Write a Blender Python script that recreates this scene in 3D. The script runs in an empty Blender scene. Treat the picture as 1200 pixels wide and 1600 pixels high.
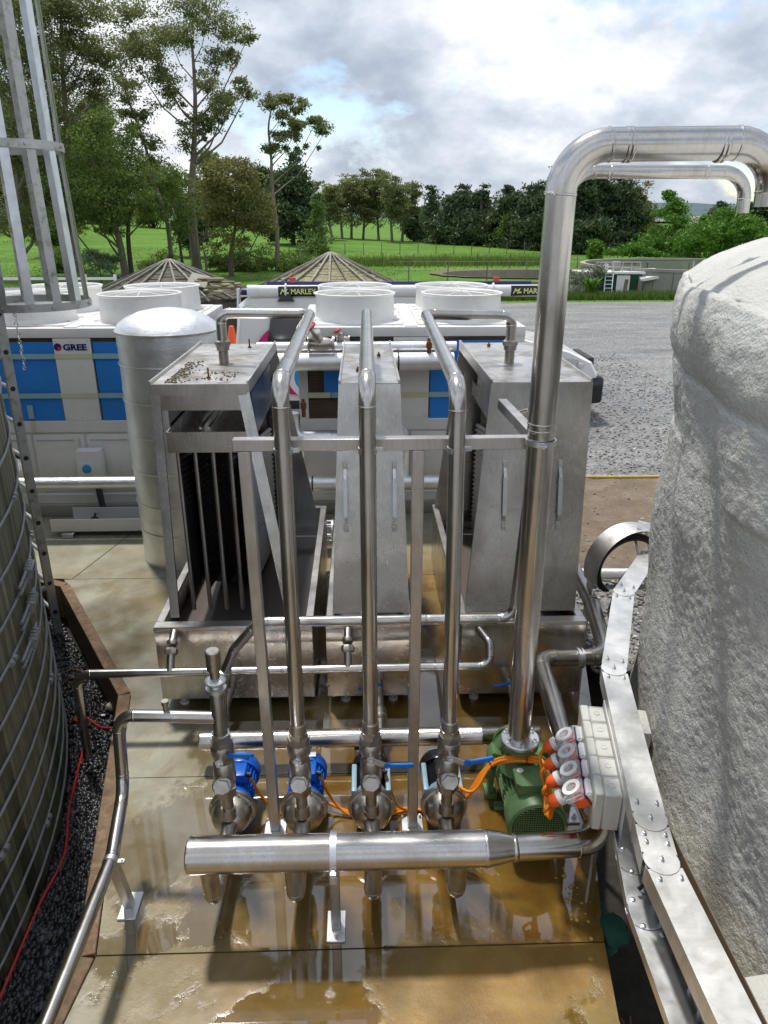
import bpy, bmesh, math, random
import numpy as np
from mathutils import Vector, Matrix, noise
R = math.radians
random.seed(7); rng = np.random.default_rng(11)
sc = bpy.context.scene
COL = sc.collection

# ---------------------------------------------------------------- camera
cam = bpy.data.cameras.new('camera'); camo = bpy.data.objects.new('camera', cam); COL.objects.link(camo)
camo.location = (0, 0, 3.2)
camo.rotation_euler = (R(90 - 21.8), 0, R(-1.7))
cam.sensor_fit = 'VERTICAL'; cam.sensor_height = 36; cam.sensor_width = 27; cam.lens = 36 * 1150 / 1600
cam.clip_start = 0.05; cam.clip_end = 9000
sc.camera = camo
# ---------------------------------------------------------------- sun + world
SUNV = Vector((-0.17, 0.34, 1.0)).normalized()
sun = bpy.data.lights.new('sun', 'SUN'); sun.energy = 2.05; sun.angle = R(4.5); sun.color = (1.0, 0.96, 0.9)
suno = bpy.data.objects.new('sun', sun); COL.objects.link(suno)
suno.rotation_euler = SUNV.to_track_quat('Z', 'Y').to_euler()
W = bpy.data.worlds.new('World'); sc.world = W; W.use_nodes = True
nt = W.node_tree; nt.nodes.clear()
def wn(t, **k):
    n = nt.nodes.new(t)
    for a, b in k.items(): setattr(n, a, b)
    return n
WL = nt.links.new
sky = wn('ShaderNodeTexSky', sky_type='NISHITA'); sky.sun_disc = False
sky.sun_elevation = math.asin(SUNV.z); sky.sun_rotation = math.atan2(SUNV.x, SUNV.y)
sky.air_density = 1.0; sky.dust_density = 0.6; sky.ozone_density = 1.4
tc = wn('ShaderNodeTexCoord'); sep = wn('ShaderNodeSeparateXYZ'); WL(tc.outputs['Generated'], sep.inputs[0])
def wm(op, a, b=None, c=None):
    n = wn('ShaderNodeMath', operation=op)
    for i, v in enumerate((a, b, c)):
        if v is None: continue
        if isinstance(v, (int, float)): n.inputs[i].default_value = v
        else: WL(v, n.inputs[i])
    return n.outputs[0]
zz = wm('ADD', wm('MAXIMUM', sep.outputs[2], 0.0), 0.5)
comb = wn('ShaderNodeCombineXYZ'); WL(wm('DIVIDE', sep.outputs[0], zz), comb.inputs[0]); WL(wm('DIVIDE', sep.outputs[1], zz), comb.inputs[1])
def wnoise(scale, detail, rough, off, dist=0.0):
    m = wn('ShaderNodeMapping'); m.inputs['Location'].default_value = off; WL(comb.outputs[0], m.inputs[0])
    n = wn('ShaderNodeTexNoise'); n.inputs['Scale'].default_value = scale; n.inputs['Detail'].default_value = detail
    n.inputs['Roughness'].default_value = rough; n.inputs['Distortion'].default_value = dist; WL(m.outputs[0], n.inputs[0]); return n.outputs[0]
def wramp(src, pts):
    r = wn('ShaderNodeValToRGB'); cr = r.color_ramp
    while len(cr.elements) < len(pts): cr.elements.new(0.5)
    for e, (p, c) in zip(cr.elements, pts): e.position = p; e.color = (c[0], c[1], c[2], 1)
    WL(src, r.inputs[0]); return r.outputs[0]
n_big = wnoise(2.1, 9, 0.55, (3.1, 1.7, 0), 0.15); n_det = wnoise(5.6, 8, 0.58, (8.0, 2.0, 4.0), 0.1)
n_mix = wm('ADD', wm('MULTIPLY', n_big, 0.62), wm('MULTIPLY', n_det, 0.38))
cover = wramp(wnoise(3.0, 7, 0.58, (1.3, 6.2, 2.0), 0.2), [(0.37, (0, 0, 0)), (0.46, (1, 1, 1))])
ccol = wramp(n_mix, [(0.4, (2.5, 2.85, 3.5)), (0.46, (3.2, 3.55, 4.15)), (0.52, (4.3, 4.6, 5.1)), (0.58, (5.9, 6.0, 6.2))])
CGAIN = 1.0
sc_ = wn('ShaderNodeVectorMath', operation='SCALE'); WL(ccol, sc_.inputs[0]); sc_.inputs[3].default_value = CGAIN
mx = wn('ShaderNodeMix', data_type='RGBA'); WL(wm('MULTIPLY', cover, 0.95), mx.inputs[0]); WL(sky.outputs[0], mx.inputs[6]); WL(sc_.outputs[0], mx.inputs[7])
bg = wn('ShaderNodeBackground'); bg.inputs[1].default_value = 0.11; WL(mx.outputs[2], bg.inputs[0])
wo = wn('ShaderNodeOutputWorld'); WL(bg.outputs[0], wo.inputs[0])
W.cycles.sampling_method = 'MANUAL'; W.cycles.sample_map_resolution = 512
sc.view_settings.view_transform = 'Standard'; sc.view_settings.look = 'None'
sc.view_settings.exposure = 0.68; sc.view_settings.gamma = 1.0; sc.view_settings.use_curve_mapping = False
sc.render.resolution_x = 768; sc.render.resolution_y = 1024
try:
    sc.cycles.max_bounces = 8; sc.cycles.glossy_bounces = 5; sc.cycles.diffuse_bounces = 3; sc.cycles.caustics_reflective = False
except Exception: pass

# ---------------------------------------------------------------- materials
class NM:
    """small node-material helper"""
    def __init__(s, name):
        s.m = bpy.data.materials.new(name); s.m.use_nodes = True; s.t = s.m.node_tree
        s.p = s.t.nodes['Principled BSDF']; s.out = s.t.nodes['Material Output']; s.co = None
    def n(s, t, **k):
        n = s.t.nodes.new(t)
        for a, b in k.items(): setattr(n, a, b)
        return n
    def l(s, a, b): s.t.links.new(a, b)
    def coord(s, scale=(1, 1, 1), kind='Object', loc=(0, 0, 0)):
        if kind == 'World': src = s.n('ShaderNodeNewGeometry').outputs['Position']
        else: src = s.n('ShaderNodeTexCoord').outputs[kind]
        m = s.n('ShaderNodeMapping'); m.inputs['Scale'].default_value = scale; m.inputs['Location'].default_value = loc
        s.l(src, m.inputs[0]); return m.outputs[0]
    def noise(s, scale=5, detail=4, rough=.55, vec=None, dist=0):
        n = s.n('ShaderNodeTexNoise'); n.inputs['Scale'].default_value = scale; n.inputs['Detail'].default_value = detail
        n.inputs['Roughness'].default_value = rough; n.inputs['Distortion'].default_value = dist
        s.l(vec if vec is not None else s.coord(), n.inputs[0]); return n.outputs[0]
    def vor(s, scale=5, vec=None, out='Distance', feature='F1'):
        n = s.n('ShaderNodeTexVoronoi', feature=feature); n.inputs['Scale'].default_value = scale
        s.l(vec if vec is not None else s.coord(), n.inputs[0]); return n.outputs[out]
    def ramp(s, src, pts):
        r = s.n('ShaderNodeValToRGB'); cr = r.color_ramp
        while len(cr.elements) < len(pts): cr.elements.new(0.5)
        for e, (p, c) in zip(cr.elements, pts):
            e.position = p; e.color = (c, c, c, 1) if isinstance(c, (int, float)) else (c[0], c[1], c[2], 1)
        s.l(src, r.inputs[0]); return r.outputs[0]
    def math(s, op, a, b=None):
        n = s.n('ShaderNodeMath', operation=op)
        for i, v in enumerate((a, b)):
            if v is None: continue
            if isinstance(v, (int, float)): n.inputs[i].default_value = v
            else: s.l(v, n.inputs[i])
        return n.outputs[0]
    def mix(s, f, a, b, mode='MIX'):
        n = s.n('ShaderNodeMix', data_type='RGBA', blend_type=mode)
        for i, v in ((0, f), (6, a), (7, b)):
            if isinstance(v, (int, float)): n.inputs[i].default_value = v
            elif isinstance(v, tuple): n.inputs[i].default_value = (*v, 1)
            else: s.l(v, n.inputs[i])
        return n.outputs[2]
    def base(s, v):
        if isinstance(v, tuple): s.p.inputs['Base Color'].default_value = (*v, 1)
        else: s.l(v, s.p.inputs['Base Color'])
    def set(s, **k):
        for a, v in k.items():
            i = s.p.inputs[{'rough': 'Roughness', 'metal': 'Metallic', 'spec': 'Specular IOR Level', 'alpha': 'Alpha',
                            'trans': 'Transmission Weight', 'ior': 'IOR', 'coat': 'Coat Weight', 'coatr': 'Coat Roughness', 'aniso': 'Anisotropic'}[a]]
            if isinstance(v, (int, float)): i.default_value = v
            else: s.l(v, i)
    def bump(s, h, strength=.3, dist=.01, prev=None):
        b = s.n('ShaderNodeBump'); b.inputs['Strength'].default_value = strength; b.inputs['Distance'].default_value = dist
        s.l(h, b.inputs['Height'])
        if prev is not None: s.l(prev, b.inputs['Normal'])
        s.l(b.outputs[0], s.p.inputs['Normal']); return b.outputs[0]

def paint(name, col, rough=.45, metal=0.0, var=.12, dirt=None, dirtamt=.4, scale=3.0, bump=0.0, spec=.5, kind='World'):
    k = NM(name); v = k.coord(kind=kind)
    f = k.noise(scale, 5, .6, v)
    lo = tuple(c * (1 - var) for c in col); hi = tuple(min(1, c * (1 + var)) for c in col)
    c = k.ramp(f, [(.3, lo), (.7, hi)])
    if dirt:
        g = k.ramp(k.noise(scale * 2.7, 8, .7, v), [(.5, 0.0), (.68, 1.0)])
        c = k.mix(k.math('MULTIPLY', g, dirtamt), c, dirt)
    k.base(c); k.set(metal=metal, spec=spec)
    k.set(rough=k.ramp(k.noise(scale * 4, 4, .6, v), [(.3, max(.02, rough - .08)), (.7, min(1, rough + .1))]))
    if bump: k.bump(k.noise(scale * 14, 4, .6, v), bump, .004)
    return k.m

def steel(name, c0, c1, r0, r1, streak=(1, 1, 14), stain=None, stain_amt=.5, bump=.05, scale=2.2):
    k = NM(name); v = k.coord(kind='World'); vs = k.coord(streak, kind='World')
    f = k.math('ADD', k.math('MULTIPLY', k.noise(scale, 6, .6, v, .4), .6), k.math('MULTIPLY', k.noise(9, 4, .6, vs), .4))
    c = k.ramp(f, [(.35, c0), (.65, c1)])
    if stain:
        g = k.ramp(k.noise(scale * 1.3, 8, .66, k.coord(kind='World', loc=(4, 2, 1), scale=(1, 1, .6)), .6), [(.48, 0.0), (.6, 1.0)])
        c = k.mix(k.math('MULTIPLY', g, stain_amt), c, stain)
    k.base(c); k.set(metal=1.0, rough=k.ramp(k.noise(scale * 1.6, 7, .65, v, .3), [(.3, r0), (.7, r1)]))
    b = k.bump(k.noise(60, 3, .6, vs), bump, .0015)
    k.bump(k.noise(1.3, 2, .5, v), .12, .012, b)
    return k.m

M = {}
M['pipe'] = steel('stainless pipe', (.5, .475, .44), (.66, .64, .61), .16, .3, (14, 14, 1.5), (.36, .31, .24), .4)
M['pipe_dull'] = steel('dull stainless pipe', (.36, .345, .32), (.5, .485, .46), .24, .42, (10, 10, 2), (.27, .22, .16), .5)
M['sheet'] = steel('stainless sheet', (.46, .44, .415), (.64, .625, .605), .18, .34, (11, 11, .6), (.3, .26, .21), .35, .06)
M['sheet_top'] = steel('weathered stainless top', (.42, .41, .39), (.66, .65, .63), .3, .52, (2, 2, 2), (.3, .25, .18), .7, .05, 3.5)
M['frame'] = steel('box section steel', (.46, .44, .41), (.64, .62, .6), .3, .5, (8, 8, 1.2), (.3, .25, .2), .35)
M['cast'] = steel('cast stainless', (.4, .37, .33), (.6, .57, .52), .26, .46, (3, 3, 3), (.3, .24, .17), .35, .3, 8)
M['galv'] = steel('galvanised steel', (.6, .62, .64), (.78, .8, .81), .3, .48, (2, 2, 2), (.5, .5, .46), .4, .1, 5)
M['alu'] = steel('aluminium', (.72, .72, .7), (.86, .86, .84), .38, .55, (2, 8, 2), (.5, .5, .46), .5, .1, 4)
M['alu_old'] = paint('weathered aluminium', (.5, .5, .48), .5, .55, .15, (.16, .2, .07), .75, 5, .2)
M['alu_moss'] = paint('mossy aluminium', (.2, .24, .1), .7, .1, .3, (.09, .14, .03), .8, 6, .3)
M['plate_shade'] = paint('shaded inner plate', (.05, .05, .052), .3, .7, .3, (.1, .09, .08), .4, 6)  # near-black version of the plate steel, shade between plates put into the colour
M['white'] = paint('white chiller paint', (.8, .795, .765), .38, 0, .05, (.5, .47, .38), .25, 1.3)
M['white_clean'] = paint('clean white', (.8, .8, .79), .35, 0, .04, (.55, .52, .46), .15, 2)
M['vanwhite'] = paint('van white', (.82, .82, .81), .2, 0, .03, (.6, .58, .52), .12, 1.5)
M['blue'] = paint('blue film', (.025, .24, .74), .4, 0, .1, (.05, .25, .6), .2, 1.5)
M['tape'] = paint('blue green tape', (.3, .5, .58), .5, 0, .06)
M['tape_y'] = paint('pale yellow tape', (.66, .64, .45), .5, 0, .06)
M['black'] = paint('black rubber', (.02, .02, .021), .5, 0, .3)
M['blackgloss'] = paint('black gloss', (.015, .015, .017), .15, 0, .2)
M['pumpblue'] = paint('pump blue', (.008, .12, .58), .3, 0, .15, (.01, .08, .3), .4, 8)
M['palepump'] = paint('pale blue pump', (.32, .48, .6), .35, 0, .1, (.2, .25, .28), .3, 8)
M['green'] = paint('motor green', (.13, .24, .095), .42, 0, .12, (.08, .14, .06), .4, 7, .1)
M['darkgreen'] = paint('dark green cloth', (.01, .06, .04), .8, 0, .3)
M['orange_cable'] = paint('orange cable', (.95, .28, .012), .4, 0, .08)
M['orange'] = paint('orange plastic', (.95, .13, .02), .35, 0, .08)
M['red'] = paint('red hose', (.6, .035, .02), .35, 0, .1)
M['redhandle'] = paint('faded red', (.42, .05, .05), .45, 0, .15)
M['handle'] = paint('blue lever', (.01, .17, .6), .35, 0, .1)
M['bluelight'] = paint('light blue plastic', (.02, .3, .6), .4, 0, .1)
M['greybox'] = paint('grey enclosure', (.62, .62, .57), .42, 0, .05, (.4, .38, .3), .3, 6)
M['rib'] = paint('panel lip', (.56, .56, .53), .4, 0, .05)
M['louvre'] = paint('brown louvre', (.16, .115, .07), .6, .2, .3)
M['magenta'] = paint('magenta vinyl', (.6, .01, .16), .35, 0, .05)
M['cyanv'] = paint('blue vinyl', (.02, .3, .66), .35, 0, .05)
M['navy'] = paint('navy print', (.01, .015, .13), .4, 0, .05)
M['redprint'] = paint('red print', (.7, .04, .02), .4, 0, .05)
M['yellowprint'] = paint('yellow print', (.8, .85, .3), .4, 0, .05)
M['whiteprint'] = paint('white print', (.85, .85, .85), .4, 0, .02)
M['rust'] = paint('rusty stud', (.2, .08, .03), .7, .4, .3)
M['grime'] = paint('grit', (.16, .13, .08), .9, 0, .4)
M['yellow'] = paint('yellow rope', (.75, .48, .05), .6, 0, .1)
M['debris'] = paint('dry twig', (.2, .1, .04), .9, 0, .3)
M['leaflitter'] = paint('yellow leaf', (.6, .4, .1), .8, 0, .3)

def m_foil():
    k = NM('foil insulation'); v = k.coord(kind='World')
    w = k.noise(3.2, 6, .6, v, .5)
    k.base(k.ramp(w, [(.35, (.72, .73, .72)), (.65, (.9, .91, .91))])); k.set(metal=.8)
    k.set(rough=k.ramp(k.noise(14, 4, .6, v), [(.3, .34), (.7, .5)]))
    b = k.bump(k.noise(26, 5, .7, k.coord((1, 1, 2.6), 'World'), .6), .35, .008)
    b = k.bump(k.vor(26, k.coord((1, 1, 1), 'World')), .12, .004, b); k.bump(k.noise(9, 5, .7, k.coord((.5, .5, 4), 'World'), .4), .3, .01, b)
    return k.m
M['foil'] = m_foil()

def m_foam():
    k = NM('sprayed foam'); v = k.coord(kind='World')
    c = k.ramp(k.noise(2.2, 6, .6, v), [(.3, (.52, .52, .475)), (.6, (.62, .615, .57)), (.8, (.69, .68, .63))])
    c = k.mix(k.ramp(k.noise(5, 8, .7, k.coord((1, 1, .5), 'World')), [(.55, 0.0), (.75, .45)]), c, (.46, .43, .33))
    k.base(c); k.set(rough=.75, spec=.3)
    b = k.bump(k.noise(85, 3, .6, v), .9, .009)
    k.bump(k.noise(34, 2, .5, v), .45, .011, b)
    return k.m
M['foam'] = m_foam()

def m_concrete():
    k = NM('wet stained concrete'); v = k.coord(kind='World')
    sepn = k.n('ShaderNodeSeparateXYZ'); k.l(k.n('ShaderNodeNewGeometry').outputs['Position'], sepn.inputs[0])
    X, Y = sepn.outputs[0], sepn.outputs[1]
    wob = k.noise(1.3, 5, .6, v, .5)
    rust = k.ramp(k.math('ADD', k.math('ADD', k.math('MULTIPLY', X, .42), k.math('MULTIPLY', wob, .8)), .4), [(.25, 0.0), (.75, 1.0)])
    nearY = k.ramp(Y, [(.0, 1.0), (1.0, 1.0)])
    back = k.n('ShaderNodeMapRange'); back.inputs[1].default_value = 7.4; back.inputs[2].default_value = 6.1
    k.l(Y, back.inputs[0])
    rust = k.math('MULTIPLY', rust, back.outputs[0])
    dry = k.ramp(k.noise(3.1, 8, .62, v), [(.3, (.29, .275, .195)), (.55, (.39, .375, .275)), (.75, (.47, .455, .35))])
    oran = k.ramp(k.noise(2.4, 8, .65, k.coord((1, 1, 1), 'World', (3, 1, 0)), .4), [(.3, (.2, .095, .018)), (.5, (.34, .185, .034)), (.72, (.48, .31, .08))])
    c = k.mix(rust, dry, oran)
    ol = k.math('MULTIPLY', k.ramp(k.noise(1.9, 7, .62, k.coord((1, 1, 1), 'World', (7, 3, 0)), .4), [(.42, 0.0), (.6, 1.0)]), back.outputs[0])
    c = k.mix(k.math('MULTIPLY', ol, .75), c, (.2, .14, .035))
    sp = k.ramp(k.noise(60, 3, .7, v), [(.62, 0.0), (.72, .5)]); c = k.mix(sp, c, (.42, .4, .32))
    # puddle mask
    pn = k.noise(1.35, 6, .55, k.coord((1, 1, 1), 'World', (1.3, .4, 0)), .35)
    wetr = k.n('ShaderNodeMapRange'); wetr.inputs[1].default_value = 5.2; wetr.inputs[2].default_value = 4.4; k.l(Y, wetr.inputs[0])
    frt = k.n('ShaderNodeMapRange'); frt.inputs[1].default_value = 2.42; frt.inputs[2].default_value = 2.5; frt.inputs[3].default_value = -.085; frt.inputs[4].default_value = 0.0; k.l(Y, frt.inputs[0])
    lft = k.n('ShaderNodeMapRange'); lft.inputs[1].default_value = -1.3; lft.inputs[2].default_value = -.5; lft.inputs[3].default_value = -.045; lft.inputs[4].default_value = 0.0; k.l(X, lft.inputs[0])
    rag = k.math('MULTIPLY', k.math('SUBTRACT', k.noise(11, 7, .72, k.coord((1, .55, 1), 'World'), .8), .5), .16)
    pm = k.ramp(k.math('ADD', k.math('ADD', k.math('ADD', pn, rag), k.math('ADD', frt.outputs[0], lft.outputs[0])), k.math('MULTIPLY', wetr.outputs[0], .1)), [(.465, 0.0), (.52, 1.0)])
    xg = k.n('ShaderNodeMapRange'); xg.inputs[1].default_value = -1.75; xg.inputs[2].default_value = -1.15; k.l(X, xg.inputs[0])
    bm_ = k.n('ShaderNodeMapRange'); bm_.inputs[1].default_value = 6.6; bm_.inputs[2].default_value = 5.6; k.l(Y, bm_.inputs[0])
    pm = k.math('MULTIPLY', k.math('MULTIPLY', pm, xg.outputs[0]), bm_.outputs[0])
    damp = k.ramp(k.noise(2.2, 5, .6, v), [(.3, .78), (.7, 1.0)])
    c = k.mix(pm, c, k.mix(.7, c, (.6, .54, .46), 'MULTIPLY'))
    k.set(coat=pm, coatr=.015); k.p.inputs['Coat IOR'].default_value = 1.7
    c = k.mix(1.0, c, damp, 'MULTIPLY')
    k.base(c)
    k.set(rough=k.mix(pm, k.ramp(k.noise(7, 5, .6, v), [(.3, .36), (.7, .62)]), (.02, .02, .02)), spec=k.mix(pm, (.5, .5, .5), (.72, .72, .72)))
    h = k.math('MULTIPLY', k.noise(90, 5, .7, v), k.math('SUBTRACT', 1.0, pm))
    b = k.bump(h, .35, .004)
    k.bump(k.math('MULTIPLY', k.noise(16, 3, .5, v), k.math('SUBTRACT', 1.0, k.math('MULTIPLY', pm, .93))), .25, .01, b)
    return k.m
M['concrete'] = m_concrete()

def m_gravelyard():
    k = NM('yard gravel'); v = k.coord(kind='World')
    a = k.vor(26, v, 'Color'); g = k.ramp(k.noise(.35, 5, .6, k.coord((1, 3.2, 1), 'World')), [(.3, (.19, .19, .19)), (.5, (.28, .277, .27)), (.7, (.36, .35, .325))])
    c = k.mix(.55, g, k.ramp(a, [(.1, .35), (.5, .75), (.9, 1.5)]), 'MULTIPLY')
    k.base(c); k.set(rough=.75)
    b = k.bump(k.vor(26, v), 1.0, .03); k.bump(k.noise(6, 6, .65, v), .5, .05, b)
    return k.m
M['yard'] = m_gravelyard()
def m_dirt():
    k = NM('brown dirt'); v = k.coord(kind='World')
    c = k.ramp(k.noise(3, 8, .7, v), [(.3, (.13, .09, .055)), (.55, (.21, .155, .1)), (.75, (.3, .26, .2))])
    c = k.mix(k.ramp(k.vor(30, v), [(.1, .5), (.3, 0.0)]), c, (.35, .32, .28))
    k.base(c); k.set(rough=.8); k.bump(k.noise(40, 5, .7, v), .8, .02); return k.m
M['dirt'] = m_dirt()
M['soil'] = paint('dark soil', (.03, .028, .02), .9, 0, .4, (.07, .06, .04), .5, 9, .5)
def m_stone(name, lo, hi, rough):
    k = NM(name); r = k.n('ShaderNodeNewGeometry').outputs['Random Per Island']
    k.base(k.ramp(r, [(0, lo), (.85, hi), (1, tuple(c * 2.2 for c in hi))])); k.set(rough=rough, spec=.5); return k.m
M['blackstone'] = m_stone('wet black stone', (.012, .012, .013), (.05, .05, .052), .28)
M['greystone'] = m_stone('grey gravel stone', (.12, .12, .12), (.32, .31, .29), .7)

def m_wood(name, a, b, c3, scale=(30, 30, 2), rough=.7):
    k = NM(name); v = k.coord(scale, 'Object')
    oi = k.n('ShaderNodeObjectInfo').outputs['Random']
    f = k.noise(1.0, 7, .65, v, .8)
    c = k.ramp(f, [(.3, a), (.55, b), (.75, c3)])
    c = k.mix(1.0, c, k.ramp(oi, [(0, .62), (.5, 1.0), (1, 1.35)]), 'MULTIPLY')
    k.base(c); k.set(rough=rough, spec=.3); k.bump(f, .4, .006); return k.m
M['stave'] = m_wood('mossy tank stave', (.07, .075, .035), (.16, .155, .09), (.26, .25, .17), (34, 34, 1.2))
def m_stave_moss():
    k = NM('mossy wet stave'); v = k.coord((26, 26, 1.0), 'World'); w = k.coord(kind='World')
    oi = k.n('ShaderNodeObjectInfo').outputs['Random']
    c = k.ramp(k.noise(1, 7, .65, v, .6), [(.3, (.09, .085, .055)), (.5, (.2, .19, .13)), (.72, (.36, .35, .27))])
    sp = k.n('ShaderNodeSeparateXYZ'); k.l(k.n('ShaderNodeNewGeometry').outputs['Position'], sp.inputs[0])
    mr = k.n('ShaderNodeMapRange'); mr.inputs[1].default_value = 2.0; mr.inputs[2].default_value = -.2; k.l(sp.outputs[2], mr.inputs[0])
    mo = k.math('MULTIPLY', k.ramp(k.noise(2.2, 6, .65, w, .4), [(.35, 0.1), (.65, 1.0)]), mr.outputs[0])
    c = k.mix(k.math('MULTIPLY', mo, .85), c, (.05, .06, .014))
    c = k.mix(1.0, c, k.ramp(oi, [(0, .55), (.5, 1.0), (1, 1.4)]), 'MULTIPLY')
    k.base(c); k.set(rough=.7, spec=.3); k.bump(k.noise(1, 6, .7, v, .6), .5, .008); return k.m
M['stave'] = m_stave_moss()
M['timber'] = m_wood('edge timber', (.11, .07, .04), (.2, .13, .075), (.31, .23, .15), (14, 14, 14), .7)
M['plank'] = m_wood('roof plank', (.12, .11, .05), (.26, .24, .13), (.38, .36, .22), (8, 8, 8))
M['plank_dark'] = m_wood('old roof plank', (.05, .045, .03), (.11, .1, .07), (.18, .165, .12), (8, 8, 8))
M['rafter'] = m_wood('roof rafter', (.16, .15, .12), (.3, .28, .23), (.42, .4, .34), (8, 8, 8))
M['hoop'] = paint('zinc hoop', (.28, .29, .28), .5, .3, .2, (.3, .3, .28), .5, 6)

def m_grass():
    k = NM('paddock grass'); v = k.coord(kind='World')
    c = k.ramp(k.noise(.11, 7, .65, v, .3), [(.3, (.075, .17, .02)), (.5, (.115, .24, .028)), (.72, (.17, .29, .045))])
    c = k.mix(.5, c, k.ramp(k.noise(1.6, 6, .8, v), [(.35, .5), (.65, 1.35)]), 'MULTIPLY')
    c = k.mix(.6, c, k.ramp(k.noise(.5, 6, .75, k.coord((.6, 2.5, 1), 'World')), [(.35, .62), (.65, 1.25)]), 'MULTIPLY')
    sp = k.n('ShaderNodeSeparateXYZ'); k.l(k.n('ShaderNodeNewGeometry').outputs['Position'], sp.inputs[0])
    k.base(c); k.set(rough=.85, spec=.15)
    k.bump(k.noise(5, 5, .8, v), .6, .15); return k.m
M['grass'] = m_grass()
def m_leaf(name, a, b, c3, trans=.25):
    k = NM(name); r = k.n('ShaderNodeNewGeometry').outputs['Random Per Island']
    f = k.math('ADD', k.math('MULTIPLY', r, .55), k.math('MULTIPLY', k.noise(.55, 4, .6, k.coord(kind='World')), .45))
    c = k.ramp(f, [(.2, a), (.5, b), (.8, c3)])
    k.base(c); k.set(rough=.55, spec=.3)
    tr = k.n('ShaderNodeBsdfTranslucent'); k.l(c, tr.inputs[0])
    ms = k.n('ShaderNodeMixShader'); ms.inputs[0].default_value = trans
    k.l(k.p.outputs[0], ms.inputs[1]); k.l(tr.outputs[0], ms.inputs[2]); k.l(ms.outputs[0], k.out.inputs[0]); return k.m
M['leaf_euc'] = m_leaf('eucalypt leaves', (0.104, 0.130, 0.039), (0.195, 0.234, 0.078), (0.338, 0.351, 0.156), .45)
M['leaf_mid'] = m_leaf('mid green leaves', (0.072, 0.124, 0.023), (0.143, 0.221, 0.044), (0.260, 0.325, 0.085), .45)
M['leaf_olive'] = m_leaf('olive leaves', (0.104, 0.117, 0.034), (0.195, 0.195, 0.058), (0.299, 0.273, 0.098), .45)
M['leaf_pine'] = m_leaf('pine needles', (0.033, 0.062, 0.029), (0.065, 0.111, 0.044), (0.130, 0.176, 0.072), .25)
M['leaf_light'] = m_leaf('light leaves', (.07, .13, .022), (.13, .21, .04), (.22, .3, .07))
M['leaf_bright'] = m_leaf('bright leaves', (.05, .14, .012), (.1, .24, .02), (.2, .34, .05))
M['leaf_brown'] = m_leaf('brown leaves', (.1, .05, .03), (.16, .09, .05), (.2, .14, .08))
M['leaf_pale'] = m_leaf('grey flowering leaves', (.07, .11, .05), (.16, .2, .12), (.5, .5, .4))
M['bark_euc'] = m_wood('eucalypt bark', (.13, .1, .08), (.26, .21, .17), (.42, .37, .32), (2, 2, .5))
M['bark'] = m_wood('brown bark', (.055, .04, .03), (.11, .085, .065), (.18, .15, .12), (2, 2, .5))
def m_water():
    k = NM('pond water'); k.base((.15, .13, .115)); k.set(rough=.1, spec=.6)
    k.bump(k.noise(1.2, 4, .6, k.coord((1, 3, 1), 'World')), .12, .03); return k.m
M['water'] = m_water()
def m_bank():
    return paint('bare bank', (.17, .11, .07), .85, 0, .3, (.1, .12, .04), .4, .5)
M['bank'] = m_bank()
M['conc_far'] = paint('precast concrete', (.34, .32, .28), .8, 0, .15, (.2, .19, .16), .4, .8)
M['post'] = m_wood('weathered post', (.1, .09, .07), (.18, .16, .13), (.26, .24, .2), (3, 3, 1))
M['hill'] = paint('far hills', (.07, .11, .12), .9, 0, .2, scale=.004)  # distance haze is put into this blue-grey green
def m_glass(name, col, rough, alpha):
    k = NM(name); k.base(col); k.set(rough=rough, trans=.0, spec=.8, alpha=alpha); return k.m
M['clear'] = m_glass('clear plastic', (.8, .82, .84), .08, .38)
M['darkglass'] = m_glass('dark glass', (.012, .015, .018), .05, 1.0)
M['lamp_glass'] = m_glass('headlight lens', (.6, .62, .62), .08, 1.0)

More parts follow.
